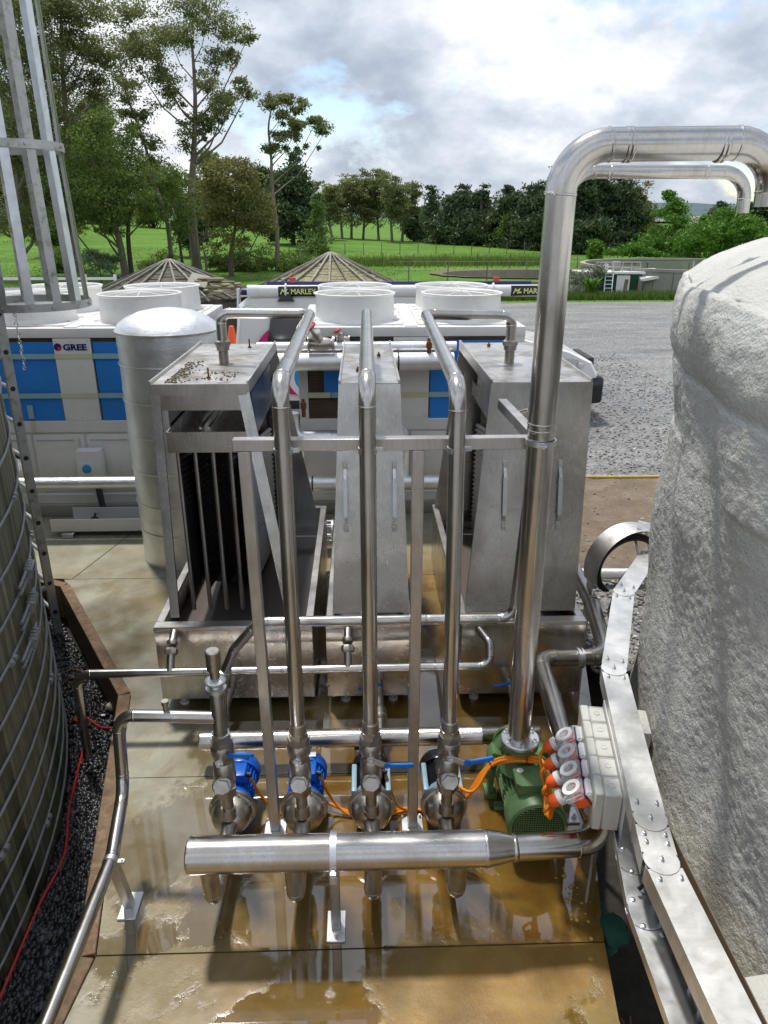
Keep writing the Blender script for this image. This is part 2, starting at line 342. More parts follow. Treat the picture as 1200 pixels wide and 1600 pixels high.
# ---------------------------------------------------------------- mesh helpers
class MB:
    def __init__(s): s.v = []; s.f = []
    def add(s, vs, fs):
        o = len(s.v); s.v += [tuple(v) for v in vs]; s.f += [tuple(i + o for i in f) for f in fs]; return s
    def box(s, c, d, rz=0, rx=0, ry=0, bev=0.0):
        m = Matrix.Translation(Vector(c)) @ Matrix.Rotation(rz, 4, 'Z') @ Matrix.Rotation(ry, 4, 'Y') @ Matrix.Rotation(rx, 4, 'X') @ Matrix.Diagonal((d[0], d[1], d[2], 1))
        b = bmesh.new(); bmesh.ops.create_cube(b, size=1, matrix=m)
        if bev: bmesh.ops.bevel(b, geom=b.edges[:], offset=bev, segments=(1 if bev < .0075 else 2), affect='EDGES', profile=.5)
        b.verts.index_update(); s.add([v.co[:] for v in b.verts], [[v.index for v in f.verts] for f in b.faces]); b.free(); return s
    def ext(s, a, b, bev=0.0):  # axis box from min to max
        return s.box([(p + q) / 2 for p, q in zip(a, b)], [abs(q - p) for p, q in zip(a, b)], bev=bev)
    def beam(s, p0, p1, w, h, up=(0, 0, 1), bev=0.0):
        p0 = Vector(p0); p1 = Vector(p1); d = p1 - p0; L = d.length; d.normalize()
        u = Vector(up); x = d.cross(u)
        if x.length < 1e-4: x = d.cross(Vector((1, 0, 0)))
        x.normalize(); z = x.cross(d)
        m = Matrix(((x[0], d[0], z[0], 0), (x[1], d[1], z[1], 0), (x[2], d[2], z[2], 0), (0, 0, 0, 1)))
        m = Matrix.Translation((p0 + p1) / 2) @ m @ Matrix.Diagonal((w, L, h, 1))
        b = bmesh.new(); bmesh.ops.create_cube(b, size=1, matrix=m)
        if bev: bmesh.ops.bevel(b, geom=b.edges[:], offset=bev, segments=1, affect='EDGES')
        b.verts.index_update(); s.add([v.co[:] for v in b.verts], [[v.index for v in f.verts] for f in b.faces]); b.free(); return s
    def lathe(s, p0, axis, prof, n=28, cap=True):  # prof: (r, t along axis)
        p0 = Vector(p0); a = Vector(axis).normalized(); x = a.orthogonal().normalized(); y = a.cross(x)
        vs = []; fs = []
        for r, t in prof:
            for i in range(n):
                w = 2 * math.pi * i / n; vs.append(p0 + a * t + (x * math.cos(w) + y * math.sin(w)) * max(r, 1e-4))
        for j in range(len(prof) - 1):
            for i in range(n):
                k = (i + 1) % n; fs.append((j * n + i, j * n + k, (j + 1) * n + k, (j + 1) * n + i))
        if cap: fs.append(tuple(range(n - 1, -1, -1))); fs.append(tuple((len(prof) - 1) * n + i for i in range(n)))
        return s.add(vs, fs)
    def cyl(s, p0, p1, r, r1=None, n=20, cap=True):
        d = Vector(p1) - Vector(p0); return s.lathe(p0, d, [(r, 0), (r if r1 is None else r1, d.length)], n, cap)
    def tube(s, pts, r, n=12, cap=True):
        pts = [Vector(p) for p in pts]; rs = r if isinstance(r, (list, tuple)) else [r] * len(pts)
        t = [(pts[min(i + 1, len(pts) - 1)] - pts[max(i - 1, 0)]).normalized() for i in range(len(pts))]
        x = t[0].orthogonal().normalized(); vs = []; fs = []
        for i, p in enumerate(pts):
            x = (x - t[i] * x.dot(t[i])).normalized(); y = t[i].cross(x)
            for k in range(n):
                w = 2 * math.pi * k / n; vs.append(p + (x * math.cos(w) + y * math.sin(w)) * rs[i])
        for j in range(len(pts) - 1):
            for i in range(n):
                k = (i + 1) % n; fs.append((j * n + i, j * n + k, (j + 1) * n + k, (j + 1) * n + i))
        if cap: fs.append(tuple(range(n - 1, -1, -1))); fs.append(tuple((len(pts) - 1) * n + i for i in range(n)))
        return s.add(vs, fs)
    def ring(s, c, axis, R_, r, n=32, m=8, a0=0, a1=2 * math.pi, x=None):
        a = Vector(axis).normalized(); x = Vector(x).normalized() if x else a.orthogonal().normalized(); y = a.cross(x); c = Vector(c)
        return s.tube([c + (x * math.cos(a0 + (a1 - a0) * i / n) + y * math.sin(a0 + (a1 - a0) * i / n)) * R_ for i in range(n + 1)], r, m, cap=(a1 - a0) < 6.2)
    def prism(s, poly, z0, z1):
        n = len(poly)
        vs = [(p[0], p[1], z0) for p in poly] + [(p[0], p[1], z1) for p in poly]
        fs = [tuple(range(n - 1, -1, -1)), tuple(range(n, 2 * n))] + [(i, (i + 1) % n, n + (i + 1) % n, n + i) for i in range(n)]
        return s.add(vs, fs)
    def plate(s, q, t, nrm=None):  # thick quad/polygon
        q = [Vector(p) for p in q]; nn = Vector(nrm).normalized() if nrm else (q[1] - q[0]).cross(q[2] - q[0]).normalized(); n = len(q)
        vs = [p for p in q] + [p + nn * t for p in q]
        return s.add(vs, [tuple(range(n - 1, -1, -1)), tuple(range(n, 2 * n))] + [(i, (i + 1) % n, n + (i + 1) % n, n + i) for i in range(n)])
    def blob(s, c, r, sub=1, jit=0.0, sc3=(1, 1, 1)):
        b = bmesh.new(); bmesh.ops.create_icosphere(b, subdivisions=sub, radius=1)
        vs = [(c[0] + v.co.x * r * sc3[0] * (1 + random.uniform(-jit, jit)), c[1] + v.co.y * r * sc3[1] * (1 + random.uniform(-jit, jit)), c[2] + v.co.z * r * sc3[2] * (1 + random.uniform(-jit, jit))) for v in b.verts]
        b.verts.index_update(); s.add(vs, [[v.index for v in f.verts] for f in b.faces]); b.free(); return s
    def mesh(s, name, off=(0, 0, 0), smooth=True, ang=0.62):
        me = bpy.data.meshes.new(name)
        me.from_pydata([(v[0] - off[0], v[1] - off[1], v[2] - off[2]) for v in s.v], [], s.f)
        me.update()
        if smooth:
            me.polygons.foreach_set('use_smooth', [True] * len(me.polygons)); me.set_sharp_from_angle(angle=ang)
        return me

def wloc(o):
    p = Vector((0, 0, 0))
    while o: p += o.location; o = o.parent
    return p
def part(name, mb, mat, parent=None, smooth=True, ang=.62, label=None, kind=None):
    me = mb.mesh(name, wloc(parent) if parent else (0, 0, 0), smooth, ang); me.materials.append(M[mat] if isinstance(mat, str) else mat)
    o = bpy.data.objects.new(name, me); COL.objects.link(o)
    if parent: o.parent = parent
    if label: o['label'] = label
    if kind: o['kind'] = kind
    return o
def tag(o, label, cat, group=None):
    o['label'] = label; o['category'] = cat
    if group: o['group'] = group
    return o
def thing(name, loc, label, cat, group=None):
    o = bpy.data.objects.new(name, None); COL.objects.link(o); o.location = loc; o.empty_display_size = .1
    return tag(o, label, cat, group)
def struct(name, mb, mat, parent=None, smooth=True):
    o = part(name, mb, mat, parent, smooth); o['kind'] = 'structure'; return o
def copytree(o, parent=None):
    c = o.copy(); COL.objects.link(c); c.parent = parent
    for ch in list(o.children): copytree(ch, c)
    return c
def text_mesh(txt, size, depth, mat, parent, loc, rot=(R(90), 0, 0), name='lettering', shear=0, bold=0, sx=1.0):
    cu = bpy.data.curves.new('lettering_curve', 'FONT'); cu.body = txt; cu.size = size; cu.extrude = depth; cu.align_x = 'LEFT'; cu.shear = shear; cu.offset = bold; cu.resolution_u = 3
    tmp = bpy.data.objects.new('lettering_source', cu); COL.objects.link(tmp)
    bpy.context.view_layer.update()
    me = bpy.data.meshes.new_from_object(tmp.evaluated_get(bpy.context.evaluated_depsgraph_get()))
    COL.objects.unlink(tmp); bpy.data.objects.remove(tmp); bpy.data.curves.remove(cu)
    me.materials.clear(); me.materials.append(M[mat])
    o = bpy.data.objects.new(name, me); COL.objects.link(o); o.parent = parent
    o.location = Vector(loc) - wloc(parent); o.rotation_euler = rot; o.scale = (sx, 1, 1); return o

def fillet(pts, br):
    """-> list of ('s', p0, p1) and ('e', [arc points])"""
    pts = [Vector(p) for p in pts]; out = []; cur = pts[0]
    brs = br if isinstance(br, (list, tuple)) else [br] * (len(pts) - 2)
    for i in range(1, len(pts) - 1):
        a, b, c = pts[i - 1], pts[i], pts[i + 1]
        d0 = (b - a).normalized(); d1 = (c - b).normalized(); ang = d0.angle(d1)
        if ang < .02: continue
        t = min(brs[i - 1] * math.tan(ang / 2), (b - a).length * .49 if i > 1 else (b - a).length * .98, (c - b).length * .49 if i < len(pts) - 2 else (c - b).length * .98)
        rr = t / math.tan(ang / 2); s0 = b - d0 * t; s1 = b + d1 * t
        if (s0 - cur).length > 1e-3: out.append(('s', cur, s0))
        cen = b + (d1 - d0).normalized() * (rr / math.cos(ang / 2)); ax = d0.cross(d1).normalized()
        out.append(('e', [cen + Matrix.Rotation(ang * k / 10, 3, ax) @ (s0 - cen) for k in range(11)])); cur = s1
    out.append(('s', cur, pts[-1])); return out
def run_pipe(root, pts, r, br, mat='pipe', n=22, elbow_name='elbow', pipe_name='straight_pipe', beads=True, endcap=None):
    for seg in fillet(pts, br):
        mb = MB()
        if seg[0] == 's':
            L = (seg[2] - seg[1]).length
            mb.tube([seg[1], seg[2]], r, n)
            part(pipe_name, mb, mat, root)
        else:
            mb.tube(seg[1], r * 1.004, n)
            if beads:
                for q, w in ((seg[1][0], seg[1][1] - seg[1][0]), (seg[1][-1], seg[1][-1] - seg[1][-2])):
                    w = w.normalized(); mb.lathe(q - w * .006, w, [(r * 1.0, 0), (r * 1.045, .003), (r * 1.045, .009), (r * 1.0, .012)], n)
                    
            part(elbow_name, mb, mat, root)
def clamp(root, c, axis, r, w=.022, lug=(1, 0, 0), name='pipe_clamp', mat='galv'):
    mb = MB(); a = Vector(axis).normalized(); c = Vector(c)
    mb.lathe(c - a * w / 2, a, [(r * 1.02, 0), (r * 1.13, 0), (r * 1.13, w), (r * 1.02, w)], 24, cap=False)
    l = Vector(lug).normalized(); mb.beam(c + l * r * 1.05, c + l * (r * 1.05 + .03), w * .8, .012, up=a.cross(l) if abs(a.dot(l)) < .9 else (0, 0, 1))
    mb.cyl(c + l * (r + .022) - a.cross(l) * .014, c + l * (r + .022) + a.cross(l) * .014, .006, n=8)
    return part(name, mb, mat, root)
def hexnut(mb, c, axis, r, h, n=6): mb.lathe(Vector(c), axis, [(r, 0), (r, h)], n)

# ================================================================= SETTING
def hgt(x, y):
    if y < 31: return -.5 + .5 * max(0, min(1, (y - 26) / 5)) if abs(x) < 60 else 0
    t = max(0, min(1, (y - 55) / 60)); t = t * t * (3 - 2 * t)
    h = t * (0.25 + 2.3 * max(0, min(1, (-x + 8) / 55)))
    f = max(0, min(1, (y - 125) / 200)); return h - 1.5 * f + .05 * noise.noise(Vector((x * .08, y * .08, 0)))
xs = list(np.arange(-60, 61, 4)) + [-2500, -1200, -600, -300, -200, -150, -120, -100, -80] + [80, 100, 120, 150, 200, 300, 600, 1200, 2500]
xs = sorted(float(a) for a in xs)
ys = [-60, -20, 0, 10, 20, 26, 28, 29.5, 30.5, 31.5, 33] + list(np.arange(36, 160, 4)) + [180, 220, 300, 400, 600, 1000, 1800, 3000, 5000]
ys = [float(a) for a in ys]
g = MB(); g.add([(x, y, hgt(x, y)) for y in ys for x in xs], [(j * len(xs) + i, j * len(xs) + i + 1, (j + 1) * len(xs) + i + 1, (j + 1) * len(xs) + i) for j in range(len(ys) - 1) for i in range(len(xs) - 1)])
g.f = [f for f in g.f if g.v[f[0]][1] >= 27.9]
struct('grass_ground', g, 'grass')
g2 = MB(); g2.add([(-300, -300, -.52), (300, -300, -.52), (300, 28.3, -.52), (-300, 28.3, -.52)], [(0, 1, 2, 3)]); struct('rough_gravel_ground', g2, 'yard')
# gravel yard sheet, with a ragged far edge
e = MB(); far = [(x, 31.2 + .9 * noise.noise(Vector((x * .22, 3, 0))) + .35 * noise.noise(Vector((x * 1.2, 1, 0)))) for x in np.linspace(40, -16, 90)]
poly = [(-16, 9.3), (1.72, 9.3), (1.72, 4.9), (2.2, 4.6), (40, 4.6)] + far
vs = [(p[0], p[1], -.02) for p in poly]; e.add(vs, [tuple(range(len(vs)))])
struct('gravel_yard', e, 'yard')
e = MB(); top = [(x, 9.12 + .03 * noise.noise(Vector((x * 2, 0, 5)))) for x in np.linspace(8, 1.73, 24)]
poly = [(1.73, 6.6), (2.3, 6.2), (8, 6.2)] + top; e.add([(p[0], p[1], -.012) for p in poly], [tuple(range(len(poly)))])
struct('brown_dirt_strip', e, 'dirt')
# trench and pit floor
e = MB(); e.add([(-9, -3, -.36), (4, -3, -.36), (4, 9.4, -.36), (-9, 9.4, -.36)], [(0, 1, 2, 3)])
struct('dark_soil_floor', e, 'soil')
# concrete pad: slabs with 8 mm joints
pad = MB(); root_pad = bpy.data.objects.new('concrete_pad', None); COL.objects.link(root_pad); root_pad['kind'] = 'structure'
def xedge_l(y): return np.interp(y, [-2, 2.1, 2.46, 4.48, 6.3], [-1.75, -1.31, -1.27, -1.69, -2.86])
def xedge_r(y): return np.interp(y, [-2, 2.08, 2.45, 2.95, 3.76, 4.9, 9.3], [.95, 1.07, 1.12, 1.226, 1.487, 1.72, 1.72])
def slab(poly):
    m = MB(); m.prism(poly, -.3, 0); o = part('slab', m, 'concrete', root_pad, smooth=False); o['kind'] = 'structure'
def slab_band(y0, y1, xl=None, xr=None):
    yy = sorted(set([y0, y1] + [y for y in (2.1, 2.46, 2.95, 3.76, 4.48, 4.9) if y0 < y < y1]))
    L = [((xedge_l(y) if xl is None else xl), y) for y in yy]; Rr = [((xedge_r(y) if xr is None else xr), y) for y in yy]
    slab(Rr + L[::-1])
slab_band(-2, 2.456); slab_band(2.464, 3.637); slab_band(3.643, 6.356)
slab([(.02, 6.364), (.02, 9.4), (-2.41, 9.4), (-2.41, 8.0), (-2.78, 6.364)])
slab([(-2.79, 6.368), (-2.42, 8.0), (-2.42, 9.4), (-8, 9.4), (-8, 6.5), (-4.2, 6.45)])
slab([(1.72, 6.364), (1.72, 9.4), (.028, 9.4), (.028, 6.364)])

# black gravel pit, stones as one mass
def stones(name, n, sampler, r0, r1, mat, flat=.7):
    b = bmesh.new(); bmesh.ops.create_icosphere(b, subdivisions=1, radius=1); base = np.array([v.co[:] for v in b.verts]); fc = np.array([[v.index for v in f.verts] for f in b.faces]); b.free()
    base = base[:, :]; P = sampler(n); n = len(P)
    # low-poly: use octahedral-ish jitter of 12..42 verts
    b = bmesh.new(); bmesh.ops.create_icosphere(b, subdivisions=1, radius=1); b.free()
    r = rng.uniform(r0, r1, n); S = rng.uniform(.65, 1.25, (n, 3)); S[:, 2] *= flat
    ang = rng.uniform(0, 6.28, n); c, s = np.cos(ang), np.sin(ang)
    V = base[None] * S[:, None] * r[:, None, None]; V = V * (1 + rng.uniform(-.18, .18, V.shape[:2])[..., None])
    X = V[..., 0] * c[:, None] - V[..., 1] * s[:, None]; Y = V[..., 0] * s[:, None] + V[..., 1] * c[:, None]
    V = np.stack([X, Y, V[..., 2]], -1) + P[:, None]; k = len(base)
    F = (fc[None] + (np.arange(n) * k)[:, None, None]).reshape(-1, 3)
    me = bpy.data.meshes.new(name); me.vertices.add(n * k); me.vertices.foreach_set('co', V.reshape(-1)); nf = len(F)
    me.loops.add(nf * 3); me.loops.foreach_set('vertex_index', F.reshape(-1).astype(np.int32)); me.polygons.add(nf)
    me.polygons.foreach_set('loop_start', np.arange(0, nf * 3, 3, dtype=np.int32)); me.update(calc_edges=True); me.validate()
    me.materials.append(M[mat]); o = bpy.data.objects.new(name, me); COL.objects.link(o); return o
TLC = (-6.42, 2.65); TLR = 4.6
def pit(n):
    out = []
    while len(out) < n:
        y = random.uniform(1.7, 6.4) if random.random() < .55 else random.uniform(1.7, 4); x = random.uniform(-4.2, -1.2)
        if math.hypot(x - TLC[0], y - TLC[1]) < TLR + .01 or x > xedge_l(y) - .1: continue
        if y > 6.2 - .1 * (x + 2.9): continue
        out.append((x, y, -.345 + random.uniform(-.012, .022)))
    return np.array(out)
o = stones('black_gravel', 12500, pit, .012, .027, 'blackstone'); o['kind'] = 'stuff'; o['label'] = 'wet black gravel in the pit beside the timber tank'; o['category'] = 'gravel'
def yardst(n):
    P = []
    while len(P) < n:
        y = 4.7 + 14 * random.random() ** 2.1; x = random.uniform(1.74, 6.5)
        if 6.3 < y < 9.1 and x > 1.8 and random.random() < .86: continue
        P.append((x, y, -.012 + random.uniform(-.006, .004)))
    return np.array(P)
o = stones('loose_grey_gravel', 9000, yardst, .008, .026, 'greystone'); o['kind'] = 'stuff'; o['label'] = 'loose grey gravel lying on the yard behind the right tower'; o['category'] = 'gravel'

# timber edging round the pit
te = thing('timber_edging', (-1.7, 4.48, -.2), 'brown timber edging boards round the black gravel pit', 'edging')
pts = [(-1.56, .5), (-1.355, 2.1), (-1.315, 2.45), (-1.738, 4.49), (-2.80, 6.22), (-3.06, 6.34), (-4.4, 6.4)]
for a, b in zip(pts, pts[1:]):
    d = (Vector(b) - Vector(a)).normalized() * .004
    part('board', MB().beam((a[0] + d[0], a[1] + d[1], -.16), (b[0] - d[0], b[1] - d[1], -.16), .085, .35, bev=.004), 'timber', te)

# ================================================================= LEFT TIMBER TANK
tl = thing('timber_tank', (TLC[0], TLC[1], -.36), 'large mossy timber stave tank bound with grey hoops at left edge', 'tank')
NS = 216; sm = MB(); w = 2 * math.pi * TLR / NS
sm.box((TLR - .03, 0, 1.62), (.06, w * .965, 3.24), bev=.006); sme = sm.mesh('stave', smooth=False); sme.materials.append(M['stave'])
for i in range(NS):
    o = bpy.data.objects.new('stave', sme); COL.objects.link(o); o.parent = tl; o.rotation_euler = (0, 0, 2 * math.pi * i / NS); o.location = (0, 0, random.uniform(-.012, .01)); sr = random.uniform(.9985, 1.001); o.scale = (sr, 1, 1)
hz = [-.22, -.06, .11, .28, .46, .64, .83, 1.03, 1.24, 1.46, 1.7, 1.96, 2.25, 2.56]
for k, z in enumerate(hz):
    m = MB(); n = 120
    m.tube([(TLC[0] + math.cos(a) * (TLR + .012), TLC[1] + math.sin(a) * (TLR + .012), z + .006 * math.sin(a * 3 + k)) for a in np.linspace(-math.pi, math.pi, n + 1)], .0082, 8, cap=False)
    part('hoop', m, 'hoop', tl)
    a = -.12 + (k % 3) * .22 + .05 * k % .3
    m = MB()
    for j in range(2):
        aa = a + j * .012; c = Vector((TLC[0] + math.cos(aa) * (TLR + .02), TLC[1] + math.sin(aa) * (TLR + .02), z)); tg = Vector((-math.sin(aa), math.cos(aa), 0))
        m.cyl(c - tg * .015, c + tg * .015, .017, n=6)
    part('hoop_nut', m, 'hoop', tl)
# paired rods with a lug block
for da, z in ((.235, .95), (.26, 1.12), (.28, 1.29)):
    m = MB()
    for s_ in (-.02, .02):
        m.tube([(TLC[0] + math.cos(a) * (TLR + .035), TLC[1] + math.sin(a) * (TLR + .035), z + s_) for a in np.linspace(da - .06, da + .03, 8)], .01, 8)
    for j in range(4):
        aa = da - .012 + j * .008; c = (TLC[0] + math.cos(aa) * (TLR + .04), TLC[1] + math.sin(aa) * (TLR + .04), z)
        m.box(c, (.035, .022, .075), rz=aa, bev=.004)
        m.cyl((c[0], c[1], z + .02), (c[0] + .03 * math.cos(aa), c[1] + .03 * math.sin(aa), z + .02), .014, n=6)
    part('hoop_lug', m, 'hoop', tl)

# ladder with cage on that tank
lad = thing('caged_ladder', (-2.9, 6.0, -.36), 'weathered aluminium ladder with hooped safety cage beside the timber tank', 'ladder')
out = Vector((.74, .67, 0)); tg = Vector((-.67, .74, 0)); A = Vector((-2.8, 5.92, 0)); B = A + tg * .42
for q in (A, B):
    part('stringer', MB().beam((q.x, q.y, -.34), (q.x, q.y, 5.2), .03, .075, up=out, bev=.004), 'alu_old', lad)
for z in np.arange(-.1, 5.1, .29):
    part('rung', MB().cyl((A.x, A.y, z), (B.x, B.y, z), .017, n=10), 'alu_old', lad)
    for q in (A,):
        part('rung_end', MB().cyl(Vector((q.x, q.y, z)) - tg * .017, Vector((q.x, q.y, z)) - tg * .0155, .02, n=12), 'black', lad)
for z in (.15, 2.2):
    part('wall_bracket', MB().beam(A + Vector((0, 0, z)) - out * .27, A + Vector((0, 0, z)) - out * .02, .05, .03), 'alu_old', lad)
for q in (.12, .3):
    pass
part('green_backing_board', MB().box(((A + B) / 2 - out * .16 + Vector((0, 0, -.05))), (.3, .03, .62), rz=math.atan2(tg.y, tg.x)), 'alu_moss', lad)
cc = (A + B) / 2 + out * .36
def cage_ring(z, rr, w):
    m = MB(); n = 40; vs = []; fs = []
    for i in range(n + 1):
        a = 2 * math.pi * i / n
        for r_, z_ in ((rr, z - w / 2), (rr + .006, z - w / 2), (rr + .006, z + w / 2), (rr, z + w / 2)):
            vs.append((cc.x + r_ * math.cos(a), cc.y + r_ * math.sin(a), z_))
    for i in range(n):
        for k in range(4): fs.append((i * 4 + k, (i + 1) * 4 + k, (i + 1) * 4 + (k + 1) % 4, i * 4 + (k + 1) % 4))
    m.add(vs, fs); 
    for i in range(7):
        a = R(-150 + i * 50); m.cyl((cc.x + (rr + .004) * math.cos(a), cc.y + (rr + .004) * math.sin(a), z), (cc.x + (rr + .018) * math.cos(a), cc.y + (rr + .018) * math.sin(a), z), .012, n=8)
    part('cage_hoop', m, 'alu_old', lad)
cage_ring(2.55, .43, .06); cage_ring(3.7, .39, .06); cage_ring(4.85, .38, .06)
for i in range(13):
    a = R(-155 + i * 27.7); c, s = math.cos(a), math.sin(a)
    pp = [(cc.x + (.43 - .012) * c, cc.y + (.43 - .012) * s, 2.52), (cc.x + (.39 - .012) * c, cc.y + (.39 - .012) * s, 3.7), (cc.x + (.38 - .012) * c, cc.y + (.38 - .012) * s, 5.2)]
    m = MB()
    for p, q in zip(pp, pp[1:]): m.beam(p, q, .066, .006, up=(c, s, 0))
    part('cage_strap', m, ('alu_moss' if i in (1, 6) else ('galv' if i in (3, 5, 8) else 'alu_old')), lad)
m = MB(); ch = []
p0 = Vector((cc.x + .02, cc.y - .44, 2.52))
for i in range(13):
    c = p0 + Vector((.004 * math.sin(i * 2), 0, -.012 - i * .034)); m.ring(c, (1, 0, 0) if i % 2 else (0, 1, 0), .012, .004, 10, 6)
t = part('safety_chain', m, 'galv'); tag(t, 'short rusty chain hanging from the ladder cage hoop', 'chain')

# ================================================================= CHILLERS
def chiller(cx, label, tapes):
    Y0 = 8.0; hw = 1.225; t = thing('chiller', (cx, 9.1, 0), label, 'chiller', 'white air cooled chillers in a row')
    x0, x1 = cx - hw, cx + hw
    part('lower_cabinet', MB().ext((x0 + .02, Y0 + .015, .27), (x1 - .02, 10.2, 1.0), bev=.006), 'white', t)
    part('coil_core', MB().ext((x0 + .06, Y0 + .05, 1.0), (x1 - .06, 10.15, 2.02)), 'louvre', t)
    part('roof_panel', MB().ext((x0, Y0 - .01, 2.02), (x1, 10.22, 2.12), bev=.008), 'white', t)
    part('middle_rail', MB().ext((x0, Y0 - .004, .99), (x1, Y0 + .05, 1.12), bev=.005), 'white', t)
    part('base_rail', MB().ext((x0, Y0 - .01, .15), (x1, Y0 + .06, .272), bev=.005).ext((x0, Y0 - .014, .245), (x1, Y0 - .0102, .262)), 'white', t)
    part('base_rail', MB().ext((x0, 10.1, .15), (x1, 10.2, .272), bev=.005), 'white', t)
    for xx in (x0, x1 - .1):
        part('corner_post', MB().ext((xx, Y0, 1.12), (xx + .1, Y0 + .05, 2.02), bev=.004), 'white', t)
    part('centre_post', MB().ext((cx - .19, Y0 - .004, 1.12), (cx + .2, Y0 + .05, 2.015), bev=.004), 'white', t)
    # lower access panels with pressed lips
    for k in range(4):
        a = x0 + .06 + k * .585; m = MB()
        m.ext((a, Y0 - .002, .3), (a + .56, Y0 + .02, .97), bev=.012)
        part('access_panel', m, 'white', t)
        part('panel_lip', MB().ext((a + .5, Y0 - .012, .34), (a + .516, Y0 - .0018, .93), bev=.003).ext((a + .04, Y0 - .009, .9), (a + .45, Y0 - .0018, .912), bev=.003), 'rib', t)
    # louvred coil openings
    for (a, b) in ((x0 + .1, cx - .19), (cx + .2, x1 - .1)):
        m = MB()
        for z in np.arange(1.14, 2.0, .024): m.box(((a + b) / 2, Y0 + .035, z), (b - a - .004, .016, .006), rx=R(30))
        o = part('louvre_slats', m, 'louvre', t, smooth=False); o['kind'] = 'stuff'
    for r in tapes['film']: part('blue_film', MB().ext((r[0], Y0 + .012, r[2]), (r[1], Y0 + .018, r[3])), 'blue', t)
    for r in tapes['tape']:
        part('tape_strip', MB().ext((r[0], Y0 - .0085, r[2]), (r[1], Y0 - .0055, r[3])), 'tape' if r[4] else 'tape_y', t)
    # side: blue film too
    part('side_film', MB().ext((x1 + .001, Y0 + .12, 1.2), (x1 + .006, Y0 + 1.9, 1.98)), 'blue', t)
    part('side_panel', MB().ext((x1 - .02, Y0 + .06, 1.0), (x1, 10.15, 2.02)), 'white', t)
    # brand plate
    em = part('emblem', MB().lathe((cx - .145, Y0 - .0045, 1.925), (0, -1, 0), [(.04, 0), (.04, .004)], 24), 'navy', t)
    part('emblem_mark', MB().plate([(cx - .148, Y0 - .0090, 1.925), (cx - .108, Y0 - .0090, 1.93), (cx - .118, Y0 - .0090, 1.9), (cx - .148, Y0 - .0090, 1.888)], .001, (0, -1, 0)), 'redprint', em)
    text_mesh('GREE', .088, .002, 'navy', t, (cx - .09, Y0 - .006, 1.893), sx=1.2, bold=.0035)
    # roof pressings
    part('roof_seam', MB().ext((cx - .07, Y0 + .02, 2.1205), (cx + .07, 10.18, 2.132), bev=.004), 'white', t)
    for fx in (-.605, .605):
        for fy in (8.62, 9.62):
            c = (cx + fx, fy)
            f = MB(); f.lathe((c[0], c[1], 2.12), (0, 0, 1), [(.475, 0), (.47, .03), (.45, .05), (.44, .27), (.455, .285), (.46, .3), (.445, .305), (.43, .29), (.43, .06), (.43, .0)], 48, cap=False)
            fs = part('fan_shroud', f, 'white', t)
            part('fan_base_plate', MB().box((c[0], c[1], 2.128), (1.05, .97, .016), bev=.006), 'white', t)
            part('fan_floor', MB().lathe((c[0], c[1], 2.137), (0, 0, 1), [(.44, 0), (.44, .006)], 32), 'rib', fs)
            gr = MB()
            for rr in np.arange(.05, .43, .026): gr.ring((c[0], c[1], 2.425 - .03 * (rr / .43) ** 2), (0, 0, 1), rr, .0022, 32, 4)
            for j in range(8):
                a = j * math.pi / 4 + .2
                gr.tube([(c[0], c[1], 2.43), (c[0] + .22 * math.cos(a), c[1] + .22 * math.sin(a), 2.424), (c[0] + .435 * math.cos(a), c[1] + .435 * math.sin(a), 2.4)], .005, 6)
            part('fan_guard', gr, 'white', fs)
            bl = MB(); bl.cyl((c[0], c[1], 2.2), (c[0], c[1], 2.34), .09)
            for j in range(5):
                a = j * 2 * math.pi / 5; bl.box((c[0] + .25 * math.cos(a), c[1] + .25 * math.sin(a), 2.27), (.32, .17, .006), rz=a, rx=R(22))
            part('fan_blades', bl, 'rib', fs)
            for j in range(8):
                a = R(22.5 + 45 * j); part('fan_foot', MB().box((c[0] + .49 * math.cos(a), c[1] + .49 * math.sin(a) * .93, 2.143), (.07, .05, .012), rz=a, bev=.004), 'white', fs)
    m = MB()
    for px in (cx - .16, cx, cx + .17): 
        for z in (1.985, 1.15): m.cyl((px, Y0 - .004, z), (px, Y0 - .008, z), .007, n=8)
    o = part('screws', m, 'rib', t); o['kind'] = 'stuff'
    return t
cxl = -3.08
film_l = [(-4.2, -3.28, 1.125, 1.975), (-2.86, -1.96, 1.125, 1.975)]
c1 = chiller(cxl, 'left white chiller with unbroken blue film behind the foil tank', dict(
    film=film_l, tape=[(-4.2, -3.285, 1.80, 1.855, 1), (-2.87, -1.96, 1.80, 1.855, 1), (-3.28, -2.875, 1.80, 1.855, 0), (-4.2, -3.285, 1.375, 1.43, 1), (-2.87, -1.96, 1.375, 1.43, 1), (-3.28, -2.875, 1.375, 1.43, 0), (-3.66, -3.60, 1.15, 1.3, 1), (-3.655, -3.6, 1.0, 1.115, 0)]))
cxm = .53
c2 = chiller(cxm, 'middle white chiller with torn blue film behind the steel towers', dict(
    film=[(-.42, .33, 1.36, 1.975), (-.2, .33, 1.12, 1.36), (.745, 1.64, 1.12, 1.975)],
    tape=[(-.6, -.35, 1.36, 1.42, 0), (-.34, .33, 1.36, 1.42, 1), (.36, .72, 1.36, 1.42, 0), (.73, 1.65, 1.36, 1.42, 1)]))
